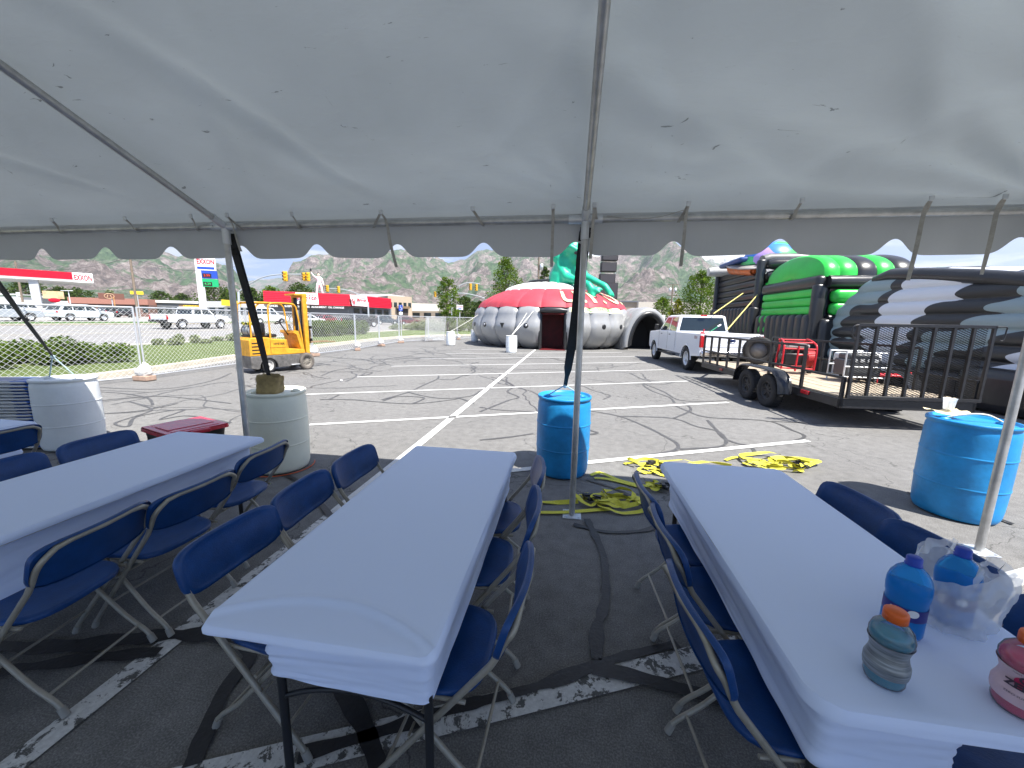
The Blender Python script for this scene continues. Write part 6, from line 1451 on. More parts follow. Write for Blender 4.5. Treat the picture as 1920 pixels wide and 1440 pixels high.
# camouflage inflatable
cm = bpy.data.materials.new('camouflage_vinyl'); cm.use_nodes = True; tt = cm.node_tree; bb = tt.nodes['Principled BSDF']; tcn = N(tt,'ShaderNodeTexCoord').outputs['Object']
sepz = N(tt,'ShaderNodeSeparateXYZ'); tt.links.new(tcn, sepz.inputs[0])
def mth(op, a_, b_=None, c__=None):
    n = N(tt,'ShaderNodeMath',operation=op)
    for i_, q in enumerate((a_, b_, c__)):
        if q is None: continue
        if isinstance(q, (int,float)): n.inputs[i_].default_value = q
        else: tt.links.new(q, n.inputs[i_])
    return n.outputs[0]
scal = mth('MULTIPLY', mth('ABSOLUTE', mth('SINE', mth('MULTIPLY', sepz.outputs[2], PI/0.335))), 0.16)
wob = mth('MULTIPLY', mth('SUBTRACT', noise_n(tt, tcn, 0.75, 1.0, 0.4), 0.5), 2.6)
s_c = mth('ADD', mth('ADD', mth('SUBTRACT', mth('MULTIPLY', sepz.outputs[1], -1.0), mth('MULTIPLY', sepz.outputs[2], 0.8)), wob), scal)
s_n = mth('MULTIPLY_ADD', s_c, 0.1, 0.8)   # -8..2 -> 0..1
BL, WH, TE = (0.018,0.020,0.022), (0.66,0.69,0.72), (0.25,0.33,0.34)
st = [(-8,WH),(-6.7,TE),(-5.5,BL),(-4.9,WH),(-3.6,BL),(-2.9,TE),(-2.0,BL),(-1.2,WH),(-0.8,BL)]
c_ = ramp(tt, s_n, [((q+8)*0.1, c) for q, c in st], True).outputs[0]
tt.links.new(c_, bb.inputs['Base Color']); bb.inputs['Roughness'].default_value = 0.36
CA = empty('inflatable_run', (9.0,8.7,0), R(7), 'camouflage-patterned inflatable with ribbed grey, white and black side', 'inflatable')
prof_c = [(-0.4,2.45),(0.3,2.62),(1.5,2.85),(2.6,3.02),(3.5,3.12),(4.1,3.02),(4.7,2.5),(5.3,1.95),(5.6,1.6)]
def topz(y):
    for (a, za), (b__, zb2) in zip(prof_c, prof_c[1:]):
        if a <= y <= b__: return za+(zb2-za)*(y-a)/(b__-a)
    return prof_c[0][1] if y < 0 else prof_c[-1][1]
def cside(x0, x1, sgn):
    def fn(u, v):
        y = -1.4+7.0*u; zt_ = topz(y); z = zt_*v; nt_ = z/0.335; ph = nt_ % 1.0; bl = math.sqrt(max(0, 1-(2*ph-1)**2))
        return (x0-0.10*bl*sgn-0.25*v*v*0*sgn+0.35*max(0,(v-0.75))**1*sgn, y, z)
    return fn
b = MB(); b.grid(cside(0,0,1), 70, 110); b.grid(lambda u, v: (0.09+2.8*v, -1.4+7.0*u, topz(-1.4+7.0*u)+0.16*math.sin(PI*v)**0.7+0.05*abs(math.sin(v*18))), 70, 24)
b.grid(lambda u, v: (2.9*u, -1.4+0.0-0.08*math.sin(PI*((topz(-1.4)*v/0.335) % 1.0)), topz(-1.4)*v), 10, 90); b.grid(lambda u, v: (2.9*u, 5.6, topz(5.6)*v), 4, 10); b.grid(lambda u, v: (2.9, -1.4+7*u, topz(-1.4+7*u)*v), 20, 4)
b.build('ribbed_side', cm, CA)
b = MB(); b.tube([(0.10,y,topz(y)-0.02) for y in [-1.3,-0.4,0.3,1.5,2.6,3.5,4.0]], [0.17]*6+[0.10], 12); b.build('top_tube', M_blackv, CA)
b = MB(); b.box((-0.28,-0.2,0.45),(0.5,2.4,0.9),0.2,3); b.box((-0.1,3.2,0.35),(0.4,4.2,0.7),0.16,3); b.build('base_tube', M_blackv, CA)
b = MB(); b.lathe([(0,0.04),(0.10,0.05),(0.12,0.02),(0.17,0.02),(0.17,-0.02)], 20, Matrix.Translation((-0.62,-0.55,0.30)) @ Matrix.Rotation(-PI/2,4,'Y'))
wy = b.build('hand_truck_wheel', mat('yellow_rim',(0.75,0.45,0.02),0.4))
wy.location = CA.location; wy.rotation_euler = CA.rotation_euler; tag(wy, 'yellow wheel hub low at the right edge under the camouflage inflatable', 'wheel')
# white box behind saucer
t = empty('white_container', D(1226,600,33.0)-Vector((0,0,0.0)), 0, 'small white box with dark windows behind the tunnel of the saucer', 'box')
t.location.z = 0; b = MB(); b.box((0,0,1.35),(1.5,1.0,1.9),0.03,1); 
for x in (-0.6,0.6): b.box((x,0,0.2),(0.08,0.8,0.4))
b.build('cabin', M_white, t); b = MB()
for x in (-0.32,0.32): b.box((x,-0.505,1.9),(0.3,0.02,0.45))
b.build('window', M_glass, t)
# yellow guy straps from slide to pickup side
for i, (pa, pb) in enumerate([((1393,550,18.0),(1338,588,16.0)),((1420,553,17.4),(1364,618,14.2))]):
    b = MB(); b.tube([D(*pa), D(*pb)], 0.022, 6); tag(b.build('guy_strap', mat('pale_yellow_webbing',(0.6,0.52,0.18),0.7)), ['upper, thinner yellow guy strap from the black slide tower','thicker yellow guy strap from the black slide tower to behind the pickup bed'][i], 'strap', 'guy straps of the slide tower')
# ================================================================== background
def C(px, py, dep): d = ray(px, py)*(dep/F); return Vector((d.x, d.y, H+d.z))
def block(mb, a, b, z0, z1, th, inset=0.0):      # wall a->b (xy), extruded away from the camera
    a = Vector((a[0],a[1],0)); b = Vector((b[0],b[1],0)); u = (b-a).normalized(); n_ = Vector((-u.y,u.x,0))
    if n_.dot(a+b) < 0: n_ = -n_
    p = [a, b, b+n_*th, a+n_*th]; mb.hexa([(q.x,q.y,z0) for q in p]+[(q.x,q.y,z1) for q in p]); return u, n_
def wallpt(px, py, dep, lift=0.0): return C(px, py, dep)
def bldg(name, label, px0, px1, dep0, dep1, yt, wallm, th=10, zg=1.0, roofm=None, roof_h=0.3, cat='building', windows=None, wm=None, winz=None):
    a = C(px0, yt[0], dep0); b = C(px1, yt[1] if len(yt) > 1 else yt[0], dep1); zt_ = (a.z+b.z)/2
    t = empty(name, ((a.x+b.x)/2,(a.y+b.y)/2,zg), 0, label, cat); off = Vector(t.location)
    def bl(nm, a_, b_, z0, z1, th_, m, out_=0.0):
        u = Vector((b_.x-a_.x, b_.y-a_.y, 0)).normalized(); n_ = Vector((-u.y,u.x,0)); n_ = n_ if n_.dot(Vector((a_.x,a_.y,0))) > 0 else -n_
        mb = MB(); block(mb, a_-off-n_*out_, b_-off-n_*out_, z0-zg, z1-zg, th_) if False else None
        p = [a_-n_*out_, b_-n_*out_, b_+n_*th_, a_+n_*th_]
        mb.hexa([(q.x-off.x,q.y-off.y,z0-zg) for q in p]+[(q.x-off.x,q.y-off.y,z1-zg) for q in p]); return mb.build(nm, m, t)
    bl('wall', a, b, zg-0.3, zt_-roof_h, th, wallm)
    if roofm: bl('roof', a, b, zt_-roof_h, zt_, th+0.3, roofm, 0.35)
    if windows:
        n = windows
        for k in range(n):
            f0, f1 = (k+0.18)/n, (k+0.82)/n; z0, z1 = winz or (zg+0.9, zg+2.3)
            w_ = bl('window', a.lerp(b,f0), a.lerp(b,f1), z0, z1, 0.05, wm or M_glass, 0.04)
    return t, a, b, bl, zt_
M_cream = mat('cream_wall',(0.55,0.50,0.42),0.85,var=0.06); M_tan = mat('tan_wall',(0.42,0.34,0.25),0.85,var=0.08); M_brick = mat('brown_brick_wall',(0.20,0.12,0.10),0.85,var=0.12)
M_redroof = mat('dull_red_roof',(0.36,0.17,0.13),0.7,var=0.08); M_wwall = mat('white_wall',(0.68,0.68,0.66),0.8,var=0.04); M_gwall = mat('grey_wall',(0.16,0.17,0.18),0.8,var=0.1); M_sred = mat('sign_red',(0.50,0.01,0.03),0.7,var=0.04,vs=0.5,spec=0.15)
M_syel = mat('sign_yellow',(0.78,0.52,0.03),0.5); M_pole = mat('wooden_pole',(0.20,0.16,0.12),0.9,var=0.2,vs=2); M_signw = mat('sign_white',(0.80,0.80,0.80),0.5); M_sblue = mat('sign_blue',(0.02,0.07,0.42),0.5); M_sgreen = mat('sign_green',(0.01,0.38,0.14),0.5); M_dscreen = mat('dark_display',(0.03,0.02,0.02),0.3)
bldg('shop_building','low white shop building at the left edge behind the fuel canopy',-40,32,80,82,(549,551),M_gwall,roofm=M_wwall,roof_h=0.5)
bldg('shop_building','small white building with one square window left of the canopy column',33,62,78,80,(553,555),M_wwall,roofm=mat('dark_green_roof',(0.04,0.10,0.05),0.8),roof_h=0.25,windows=None)
bldg('shop_building','pale low building seen right of the canopy column',80,128,92,94,(561,562),M_wwall,windows=4)
bldg('restaurant_building','long brown brick restaurant with a dull red roof',128,278,80,84,(556,562),M_brick,roofm=M_redroof,roof_h=1.25,windows=9)
bldg('shop_building','flat-roofed grey building with a wide white canopy roof',272,372,86,90,(561,566),M_gwall,roofm=M_wwall,roof_h=0.55,windows=6)
dc = bldg('shop_building','white low building with a yellow sign band beside the pylon sign',343,376,78,80,(572,577),M_wwall,roof_h=0.1)
text('DRY CLEANING', 0.62, mat('brown_lettering',(0.25,0.12,0.02),0.6), dc[0], facing(C(358,574.6,77.2)-dc[0].location, (0.62,-0.78,0)), 'lettering', 0.01, 0.012, 0.85)
m_ = MB(); p0, p1 = C(343.5,572.2,77.8), C(373,572.8,78.6); u_ = (p1-p0); 
m_.quad(*(tuple(q-dc[0].location) for q in (C(343.5,577,77.7), C(373,577.6,78.3), C(373,572.6,78.3), C(343.5,572,77.7)))); m_.build('sign_band', M_syel, dc[0])
bldg('shop_building','white-fronted shop with a yellow roof sign behind the forklift cage',388,476,76,72,(561,569),M_wwall,roofm=M_wwall,roof_h=1.2,windows=5)
m_ = MB(); m_.quad(C(415,561.5,73.6),C(452,564.5,72.6),C(452,575,72.6),C(415,572.5,73.6)); tag(m_.build('roof_sign', M_syel),'plain yellow sign panel on the white shop front','sign')
t, a, b, bl, zt_ = bldg('shop_building','tan two-storey building with stairs and a roof sign right of the red-roofed shop',727,772,102,106,(551,557),M_tan,roof_h=0.2,windows=5,winz=(4.6,5.9))
bl('porch', a.lerp(b,0.35), a.lerp(b,0.8), 1.0, 4.3, 0.2, mat('dark_porch',(0.05,0.04,0.035),0.8), 0.3); bl('awning', a.lerp(b,0.3), a.lerp(b,0.85), 4.3, 4.9, 0.5, mat('brown_awning',(0.2,0.13,0.07),0.8), 1.0)
bldg('shop_building','white parapet building behind the red-roofed shop',668,728,110,108,(548,552),M_wwall,roof_h=0.2)
bldg('warehouse','long pale warehouse with vertical wall panels beyond the junction',770,838,130,135,(568,569),mat('ribbed_cream_wall',(0.60,0.57,0.48),0.8),roof_h=0.2,windows=None)
wx = bldg('warehouse','low tan commercial building in front of the pale warehouse',770,905,110,100,(580,583),M_tan,roof_h=0.3,windows=6)
bldg('warehouse','tan store building behind the saucer tunnel and round trees',1198,1345,95,92,(560,567),M_cream,roof_h=0.4)
bldg('warehouse','brown-walled building right behind the saucer edge',1150,1200,100,98,(562,566),M_tan,roofm=M_gwall,roof_h=0.4)
# tyre shop with the red mansard
t = empty('tyre_shop', (-52,78,1.0), 0, 'dark grey shop with bright red slanted metal roof band and white sign boards', 'building'); o_ = t.location
zt_, zb_ = 6.5, 4.05
PA, PB, PC = G(493,545,zt_), G(655,552,zt_), G(733,560,zt_)
QA, QB, QC = [p+(-p.normalized())*0.9 for p in (PA,PB,PC)]
for q in (QA,QB,QC): q.z = zb_
def pq(mb, *p): mb.add([tuple(Vector(q)-o_) for q in p], [[0,1,2,3]])
m_ = MB()
for (p0,p1,q0,q1) in ((PA,PB,QA,QB),(PB,PC,QB,QC)):
    n = int((p1-p0).length/0.5)
    rows = 7
    for r in range(rows):
        f0, f1 = r/rows, (r+1)/rows; A0, A1, B0, B1 = q0.lerp(p0,f0), q1.lerp(p1,f0), q0.lerp(p0,f1), q1.lerp(p1,f1); nn = (p1-p0).cross(Vector((0,0,1))).normalized(); nn = nn if nn.dot(p0) < 0 else -nn
        pq(m_, A0+nn*0.10, A1+nn*0.10, B1, B0); pq(m_, A0, A1, A1+nn*0.10, A0+nn*0.10)
pq(m_, PA, PB, PC, PA+Vector((-6,18,0))); m_.build('red_roof_band', M_sred, t)
m_ = MB(); ins = [p*1.012 for p in (QA,QB,QC)]
for (p0,p1) in ((ins[0],ins[1]),(ins[1],ins[2])): pq(m_, Vector((p0.x,p0.y,0.8)), Vector((p1.x,p1.y,0.8)), Vector((p1.x,p1.y,zb_+0.3)), Vector((p0.x,p0.y,zb_+0.3)))
p0 = ins[0]; pq(m_, Vector((p0.x,p0.y,0.8)), Vector((p0.x-8,p0.y+12,0.8)), Vector((p0.x-8,p0.y+12,zb_+0.3)), Vector((p0.x,p0.y,zb_+0.3))); m_.build('wall', M_gwall, t)
def onband(px, f): # point on the slanted band by column
    d0 = ray(px, 560); best = None
    for (p0,p1,q0,q1) in ((PA,PB,QA,QB),(PB,PC,QB,QC)):
        a0, a1 = q0.lerp(p0,f), q1.lerp(p1,f); 
        den = d0.x*(a1.y-a0.y)-d0.y*(a1.x-a0.x)
        s_ = (d0.x*(-a0.y)-d0.y*(-a0.x))/den*1.0
        s_ = (a0.x*(-d0.y)+a0.y*d0.x)/(-(a1.x-a0.x)*(-d0.y)-(a1.y-a0.y)*d0.x)
        if -0.02 <= s_ <= 1.02: return a0.lerp(a1, s_)
    return PB
for (x0_, x1_, st, sc_, lab) in ((556,597,'MASTER',1.35,'sign_board'),(657,689,'MASTER',1.0,'sign_board')):
    m_ = MB(); k = 0.988; pts = [onband(x0_+ (0 if x0_ < 600 else 3),0.06), onband(x1_+(0 if x0_ < 600 else 1),0.06), onband(x1_-1,0.99), onband(x0_-1,0.99)]
    pq(m_, *[p*k for p in pts]); sb = m_.build(lab, M_signw, t)
    c_ = (pts[0]+pts[1]+pts[2]+pts[3])/4*0.983; u = (pts[1]-pts[0]).normalized(); v = (pts[3]-pts[0]).normalized(); n_ = u.cross(v).normalized()
    if n_.dot(c_) > 0: n_ = -n_
    v = n_.cross(u); Mx = Matrix(((u.x,v.x,n_.x,0),(u.y,v.y,n_.y,0),(u.z,v.z,n_.z,0),(0,0,0,1)))
    wd = (pts[1]-pts[0]).length; dx_ = 0 if x0_ < 600 else wd*0.16; Mx.translation = c_+u*dx_-o_+v*0.22
    text(st, sc_, M_sred, sb, Mx, 'lettering', 0.01, 0.02, fit=wd*(0.92 if x0_ < 600 else 0.58))
    if x0_ > 600:
        Mx2 = Mx.copy(); Mx2.translation = c_-u*wd*0.33-o_+v*0.15; ck = MB(); ck.M = Mx2; ck.add([(-0.75,0.25,0),(-0.45,0.35,0),(-0.1,-0.45,0),(0.75,1.0,0),(-0.05,-1.1,0),(-0.2,-1.1,0)], [[0,1,2,5],[2,3,4,5]]); ck.build('tick_mark', M_sred, sb)
# service wording under the band
for (xa, wd_) in ((510,'BRAKES'),(590,'SUSPENSION  TIRES  ALIGNMENT  OIL CHANGE')):
    p = onband(xa, 0.0)*0.985; u = (PB-PA).normalized(); n_ = Vector((u.y,-u.x,0)); n_ = n_ if n_.dot(p) < 0 else -n_; Mx = facing(Vector((p.x,p.y,3.6))-o_, n_); text(wd_, 0.5, M_signw, t, Mx, 'lettering', 0.01, 0.01)
for k in range(5):
    m_ = MB(); a0 = ins[1].lerp(ins[2], 0.08+k*0.18)*0.998; a1 = ins[1].lerp(ins[2], 0.20+k*0.18)*0.998; pq(m_, Vector((a0.x,a0.y,1.2)), Vector((a1.x,a1.y,1.2)), Vector((a1.x,a1.y,3.6)), Vector((a0.x,a0.y,3.6))); m_.build('window', M_glass, t)
# statue of a waving mechanic
SB = onband(600,1.0)*1.03; SB.z = 6.45
st_ = empty('mechanic_statue', SB, math.atan2(-SB.y,-SB.x)+PI/2, 'tall white-suited statue on the red-roofed shop, raising a dark object in one hand', 'statue')
Ms = mat('statue_white',(0.72,0.73,0.74),0.5,var=0.05)
pts = [('t',[(0.55,0,0.15),(0.42,0,1.1),(0.22,0,2.05)],[0.20,0.25,0.34]),('t',[(-0.55,0,0.15),(-0.42,0,1.1),(-0.22,0,2.05)],[0.20,0.25,0.34]),('t',[(0,0,2.05),(0,0,2.6),(0,0,3.25)],[0.42,0.40,0.50]),('t',[(-0.42,0,3.3),(0,0,3.38),(0.42,0,3.3)],[0.24,0.3,0.24]),
       ('t',[(0.48,0,3.28),(0.72,-0.05,2.6),(0.85,-0.15,2.0)],[0.22,0.17,0.13]),('t',[(-0.48,0,3.3),(-1.0,-0.1,3.75),(-1.35,-0.15,4.35)],[0.22,0.17,0.13]),('t',[(0,0,3.4),(0,0,3.7)],[0.18,0.18])]
blob('body', pts, 0.09, Ms, st_, 3)
m_ = MB(); m_.ball((0,-0.03,4.0),0.34,16,(0.85,0.95,1.1)); m_.ball((0,-0.36,3.97),0.05,8); m_.build('head', mat('statue_skin',(0.70,0.60,0.45),0.5), st_)
m_ = MB(); m_.ball((0,0.03,4.2),0.33,14,(0.95,1.0,0.7)); m_.ball((0,0.2,4.0),0.26,12,(0.9,0.6,1.2)); m_.build('hair', M_black, st_)
m_ = MB(); m_.box((-1.40,-0.15,4.75),(0.32,0.2,0.75),0.03,1); m_.build('raised_box', M_black, st_)
for sx_ in (-1,1): m_ = MB(); m_.box((sx_*0.57,-0.1,0.1),(0.28,0.55,0.22),0.06,2); m_.build('shoe', M_black, st_)
m_ = MB(); m_.ball((-1.36,-0.15,4.45),0.14,10); m_.build('hand', MC['statue_skin'], st_); m_ = MB(); m_.ball((0.87,-0.17,1.88),0.14,10); m_.build('hand', MC['statue_skin'], st_)
# ---------------- fuel station
t = empty('fuel_canopy', (-70,45,1.0), 0, 'fuel station canopy with red fascia and white end panel at the left edge', 'canopy'); o_ = t.location
cz1, cz0 = 6.7, 5.55; CR = G(173,513.5,cz1); CL = G(-80,496,cz1); u = (CR-CL).normalized(); n_ = Vector((-u.y,u.x,0)); n_ = n_ if n_.dot(CR) > 0 else -n_
L_ = (CR-CL).length
def cbx(nm, s0, s1, z0, z1, o0, o1, m):
    m_ = MB(); a = CL+u*s0; b = CL+u*s1; p = [a+n_*o0, b+n_*o0, b+n_*o1, a+n_*o1]; m_.hexa([(q.x-o_.x,q.y-o_.y,z0-o_.z) for q in p]+[(q.x-o_.x,q.y-o_.y,z1-o_.z) for q in p]); return m_.build(nm, m, t)
cbx('deck', 0, L_, cz0, cz1-0.02, 0.1, 9, M_wwall); cbx('red_fascia', 0, L_*0.825, cz0+0.28, cz1, -0.05, 0.1, M_sred); cbx('grey_fascia_strip', 0, L_*0.825, cz0, cz0+0.275, -0.02, 0.1, mat('fascia_grey',(0.5,0.52,0.54),0.4))
ep = cbx('end_panel', L_*0.826, L_, cz0-0.02, cz1+0.02, -0.08, 0.1, M_signw)
cc = CL+u*(L_*0.913)-n_*0.10; text('EXXON', 0.95, M_sred, ep, facing((cc.x-o_.x, cc.y-o_.y, (cz0+cz1)/2-o_.z-0.05), -n_), 'lettering', 0.01, 0.022, 0.95, fit=L_*0.15)
for px_ in (69,): 
    a = C(px_,560,47); m_ = MB(); m_.box((a.x-o_.x,a.y-o_.y,2.3),(0.75,0.75,4.6),0.02,1,rot=0.9); m_.build('column', mat('column_grey',(0.42,0.44,0.46),0.6,var=0.05), t)
# pylon price sign
dep = 49; pc = C(387,510,dep); zt_ = C(387,484,dep).z; t = empty('price_sign', (pc.x,pc.y,1.0), 0, 'tall white pylon price sign with red wordmark, blue and green price panels', 'sign')
n_ = Vector((-pc.x*0.5,-pc.y,0)).normalized(); u = Vector((-n_.y,n_.x,0)); u = u if u.x > 0 else -u
def pyl(nm, x0, x1, z0, z1, d0, d1, m, par=t):
    m_ = MB(); p = [u*x0+n_*d1, u*x1+n_*d1, u*x1+n_*d0, u*x0+n_*d0]; m_.hexa([(q.x,q.y,z0) for q in p]+[(q.x,q.y,z1) for q in p]); o = m_.build(nm, m, par); return o
Z1 = zt_-1.0; pyl('post', -1.15, -0.40, 0, Z1+0.15, -0.2, 0.0, M_signw)
hd = pyl('head_panel', -1.12, 1.05, Z1-1.55, Z1, -0.2, 0.05, M_signw); text('EXXON', 0.82, M_sred, hd, facing(u*(0.03)+n_*0.06+Vector((0,0,Z1-0.52)), n_), 'lettering', 0.01, 0.022, 0.83, fit=1.85)
pyl('navy_bar', -0.92, 0.92, Z1-1.42, Z1-1.12, 0.0, 0.07, M_sblue)
b1 = pyl('blue_price_panel', -0.55, 1.12, Z1-2.55, Z1-1.6, -0.2, 0.05, M_sblue); pyl('display', -0.45, 0.5, Z1-2.45, Z1-1.95, 0.0, 0.07, M_dscreen, b1); text('3.99', 0.4, mat('red_digits',(0.5,0.03,0.02),0.5,emit=((1,0.05,0.02),0.35)), b1, facing(u*0.02+n_*0.08+Vector((0,0,Z1-2.20)), n_), 'digits', 0.0, 0.0)
b1 = pyl('green_price_panel', -0.55, 1.15, Z1-3.60, Z1-2.62, -0.2, 0.05, M_sgreen); pyl('display', -0.45, 0.5, Z1-3.50, Z1-3.0, 0.0, 0.07, M_dscreen, b1); text('4.29', 0.4, mat('green_digits',(0.02,0.4,0.1),0.5,emit=((0.05,1,0.2),0.25)), b1, facing(u*0.02+n_*0.08+Vector((0,0,Z1-3.25)), n_), 'digits', 0.0, 0.0)
pyl('base', -1.3, 1.3, 0, 0.35, -0.5, 0.3, M_concrete)
# poles, masts and signs
def pole(px, ytop, dep, r, m, label, name='utility_pole', cat='pole', extra=None):
    a = C(px, ytop, dep); zg = hz(a.x); t = empty(name, (a.x,a.y,zg), 0, label, cat, None); m_ = MB(); m_.tube([(0,0,-0.2),(0,0,a.z-zg)], [r,r*0.7], 10); m_.build('pole', m, t); return t, a.z-zg
t, h_ = pole(243,478,52,0.17,M_pole,'wooden utility pole rising past the red restaurant roof'); m_ = MB(); m_.box((0,0,h_-0.2),(1.6,0.1,0.1)); m_.build('crossarm', M_pole, t)
t, h_ = pole(28,490,58,0.16,M_pole,'wooden utility pole with white meter boxes behind the fuel canopy'); m_ = MB(); m_.box((-0.25,-0.2,h_-4.9),(0.5,0.2,0.6)); m_.box((-0.25,-0.2,h_-5.7),(0.5,0.2,0.6)); m_.build('meter_box', M_signw, t)
t, h_ = pole(1011,470,62,0.20,M_pole,'wooden utility pole with a transformer behind the saucer and tree'); m_ = MB(); m_.lathe([(0,0),(0.28,0),(0.28,0.9),(0,0.95)],16,Matrix.Translation((0.45,-0.1,h_-3.0))); m_.build('transformer', M_galv, t)
m_ = MB(); m_.box((0,0,h_-2.2),(0.5,0.15,0.12)); m_.build('bracket', M_pole, t)
t, h_ = pole(1262,533,70,0.15,M_pole,'distant utility pole with crossarms in front of the green hill'); m_ = MB()
for dz in (0.1,2.0): m_.box((0,0,h_-dz),(1.9,0.12,0.12))
m_.build('crossarm', M_pole, t); m_ = MB()
for dx in (-0.45,0.45): m_.lathe([(0,0),(0.22,0),(0.22,0.7),(0,0.75)],12,Matrix.Translation((dx,-0.1,h_-1.4)))
m_.build('transformer', M_galv, t)
t, h_ = pole(128,545,62,0.07,M_white,'white double-headed lamp post by the restaurant','lamp_post','lamp post'); m_ = MB(); m_.box((-0.3,0,h_),(2.1,0.3,0.10),0.03,1); m_.build('lamp_head', M_white, t)
t, h_ = pole(213,556,60,0.06,mat('orange_post',(0.6,0.3,0.1),0.6),'thin orange post in front of the red restaurant roof','sign_post','post'); 
def board(px, yt, yb, w_px, dep, m, label, name='roadside_sign', em=None, rnd=0.02):
    a = C(px, yt, dep); b = C(px, yb, dep); zg = hz(a.x); w_ = w_px/F*dep; t = empty(name, (a.x,a.y,zg), math.atan2(a.x,-a.y)*0 + math.atan2(-a.x,-a.y)*-0 , label, 'sign'); t.rotation_euler = (0,0,math.atan2(a.y,a.x)-PI/2)
    m_ = MB(); m_.box((0,0,(a.z+b.z)/2-zg),(w_,0.25,a.z-b.z),rnd,2); m_.build('panel', m, t); m_ = MB(); m_.tube([(0,0.05,0),(0,0.05,b.z-zg)],0.09,8); m_.build('post', M_galv, t); return t, (a.z+b.z)/2-zg, w_, a.z-b.z
t, zc, w_, hh = board(99,546,560,26,66,mat('cream_sign',(0.6,0.55,0.3),0.5,col2=(0.45,0.25,0.15),vs=0.8),'cream rounded sign with a red oval below it near the canopy'); m_ = MB(); m_.ball((0,-0.1,zc-0.9),0.7,16,(1,0.25,0.55)); m_.build('red_oval', M_sred, t)
t, zc, w_, hh = board(208,550,561,34,78,mat('brown_sign',(0.16,0.07,0.05),0.5),'brown roof sign with a round emblem over the restaurant'); m_ = MB(); m_.tube([(0.7*math.cos(k*PI/10)-0.3,-0.15,0.5*math.sin(k*PI/10)+zc) for k in range(20)],0.07,6,closed=True); m_.tube([(-0.6,-0.16,zc-0.3),(-0.45,-0.16,zc+0.3),(-0.3,-0.16,zc),(-0.15,-0.16,zc+0.3),(0,-0.16,zc-0.3)],0.06,5); m_.build('emblem', mat('tan_lettering',(0.5,0.33,0.2),0.5), t)
t, zc, w_, hh = board(256,546,552,18,70,M_syel,'yellow sign board above the right end of the red roof')
t, zc, w_, hh = board(862,572,581,12,75,M_signw,'small white sign with red lettering beside the slim tree'); text('LOANS', 0.35, M_sred, t, facing((0,-0.14,zc+0.12),(0,-1,0)), 'lettering', 0.005, 0.01); text('OPEN', 0.3, M_sblue, t, facing((0,-0.14,zc-0.25),(0,-1,0)), 'lettering', 0.005, 0.01)
t, zc, w_, hh = board(907,577,584,11,70,M_sred,'red sign with a white round top left of the saucer'); m_ = MB(); m_.ball((0,-0.05,zc+0.55),0.36,14,(1,0.4,1)); m_.build('round_top', mat('pale_pink_sign',(0.75,0.5,0.45),0.5), t)
# handicapped parking sign in the lot
g_ = G(753,634); t = empty('parking_sign', (g_.x,g_.y,0.1), 0, 'blue and white accessible-parking sign on a post beyond the fence', 'sign'); t.rotation_euler = (0,0,math.atan2(g_.y,g_.x)-PI/2)
m_ = MB(); m_.tube([(0,0,0),(0,0,2.6)],0.035,8); m_.build('post', M_galv, t); m_ = MB(); m_.box((0,-0.04,2.45),(0.32,0.02,0.5),0.005,1); pn = m_.build('panel', M_sblue, t); m_ = MB(); m_.box((0,-0.04,2.0),(0.30,0.02,0.22),0.005,1); m_.build('lower_panel', M_signw, t)
m_ = MB(); m_.tube([(0.10*math.cos(k*PI/8+0.4),-0.057,2.38+0.10*math.sin(k*PI/8+0.4)) for k in range(9,21)],0.014,5); m_.tube([(-0.02,-0.057,2.62),(-0.02,-0.057,2.48),(0.06,-0.057,2.46),(0.10,-0.057,2.34),(0.14,-0.057,2.34)],0.014,5); m_.ball((-0.02,-0.057,2.67),0.025,8); m_.build('wheelchair_symbol', M_signw, pn)
# traffic signals
M_ty = mat('signal_yellow',(0.70,0.38,0.02),0.45); M_tgal = mat('mast_grey',(0.38,0.41,0.43),0.5,0.2)
def mast(polepx, polebase, pts, dep, heads, label, r=0.11):
    a = C(*polebase, dep); zg = hz(a.x); t = empty('traffic_signal_mast', (a.x,a.y,zg), 0, label, 'traffic signal', 'traffic signal masts at the junction'); o = Vector((a.x,a.y,zg))
    P_ = [C(x,y,dep)-o for x, y in pts]; m_ = MB(); m_.tube([(0,0,0),(P_[0].x,P_[0].y,P_[0].z)], r*1.1, 10); m_.build('pole', M_tgal, t)
    m_ = MB(); m_.tube(smooth_path(P_, 6), r*0.62, 8); m_.build('mast_arm', M_tgal, t)
    for (x, y, hp, side) in heads:
        c_ = C(x, y, dep-0.3)-o; hh = hp/F*dep; m_ = MB(); m_.box(c_,(hh*0.40,0.25,hh),0.03,1,rot=side*0.5)
        for k in (-1,0,1): m_.tube([c_+Vector((0.0,-0.12,k*hh*0.31)), c_+Vector((0.02,-0.34,k*hh*0.31-0.01))], hh*0.15, 10)
        s_ = m_.build('signal_head', M_ty, t)
        for k in (-1,0,1): m_ = MB(); m_.cyl(c_+Vector((0,-0.30,k*hh*0.31)), c_+Vector((0.01,-0.345,k*hh*0.31)), hh*0.12, 10); m_.build('lens', mat('dark_lens',(0.03,0.03,0.03),0.3), s_)
    return t
mast(447,(449,598),[(447,548),(462,536),(490,521),(520,515),(560,514.5),(580,514)],42,[(535,518,18,1),(571,519,15,0),(578,519,16,-1)],'curved signal mast arm left, rising from behind the left tent pole')
mast(690,(691,600),[(690,567),(680,556),(660,547),(640,542.5),(612,540.5)],58,[(614,541,12,1),(635,543,12,-1)],'curved signal mast arm crossing above the red roof band')
mast(846,(846,592),[(848,549),(862,536),(876,530.5),(890,531),(900,533)],62,[(882,538,12,1),(893,539,12,-1)],'curved signal mast arm right of the slim tree')
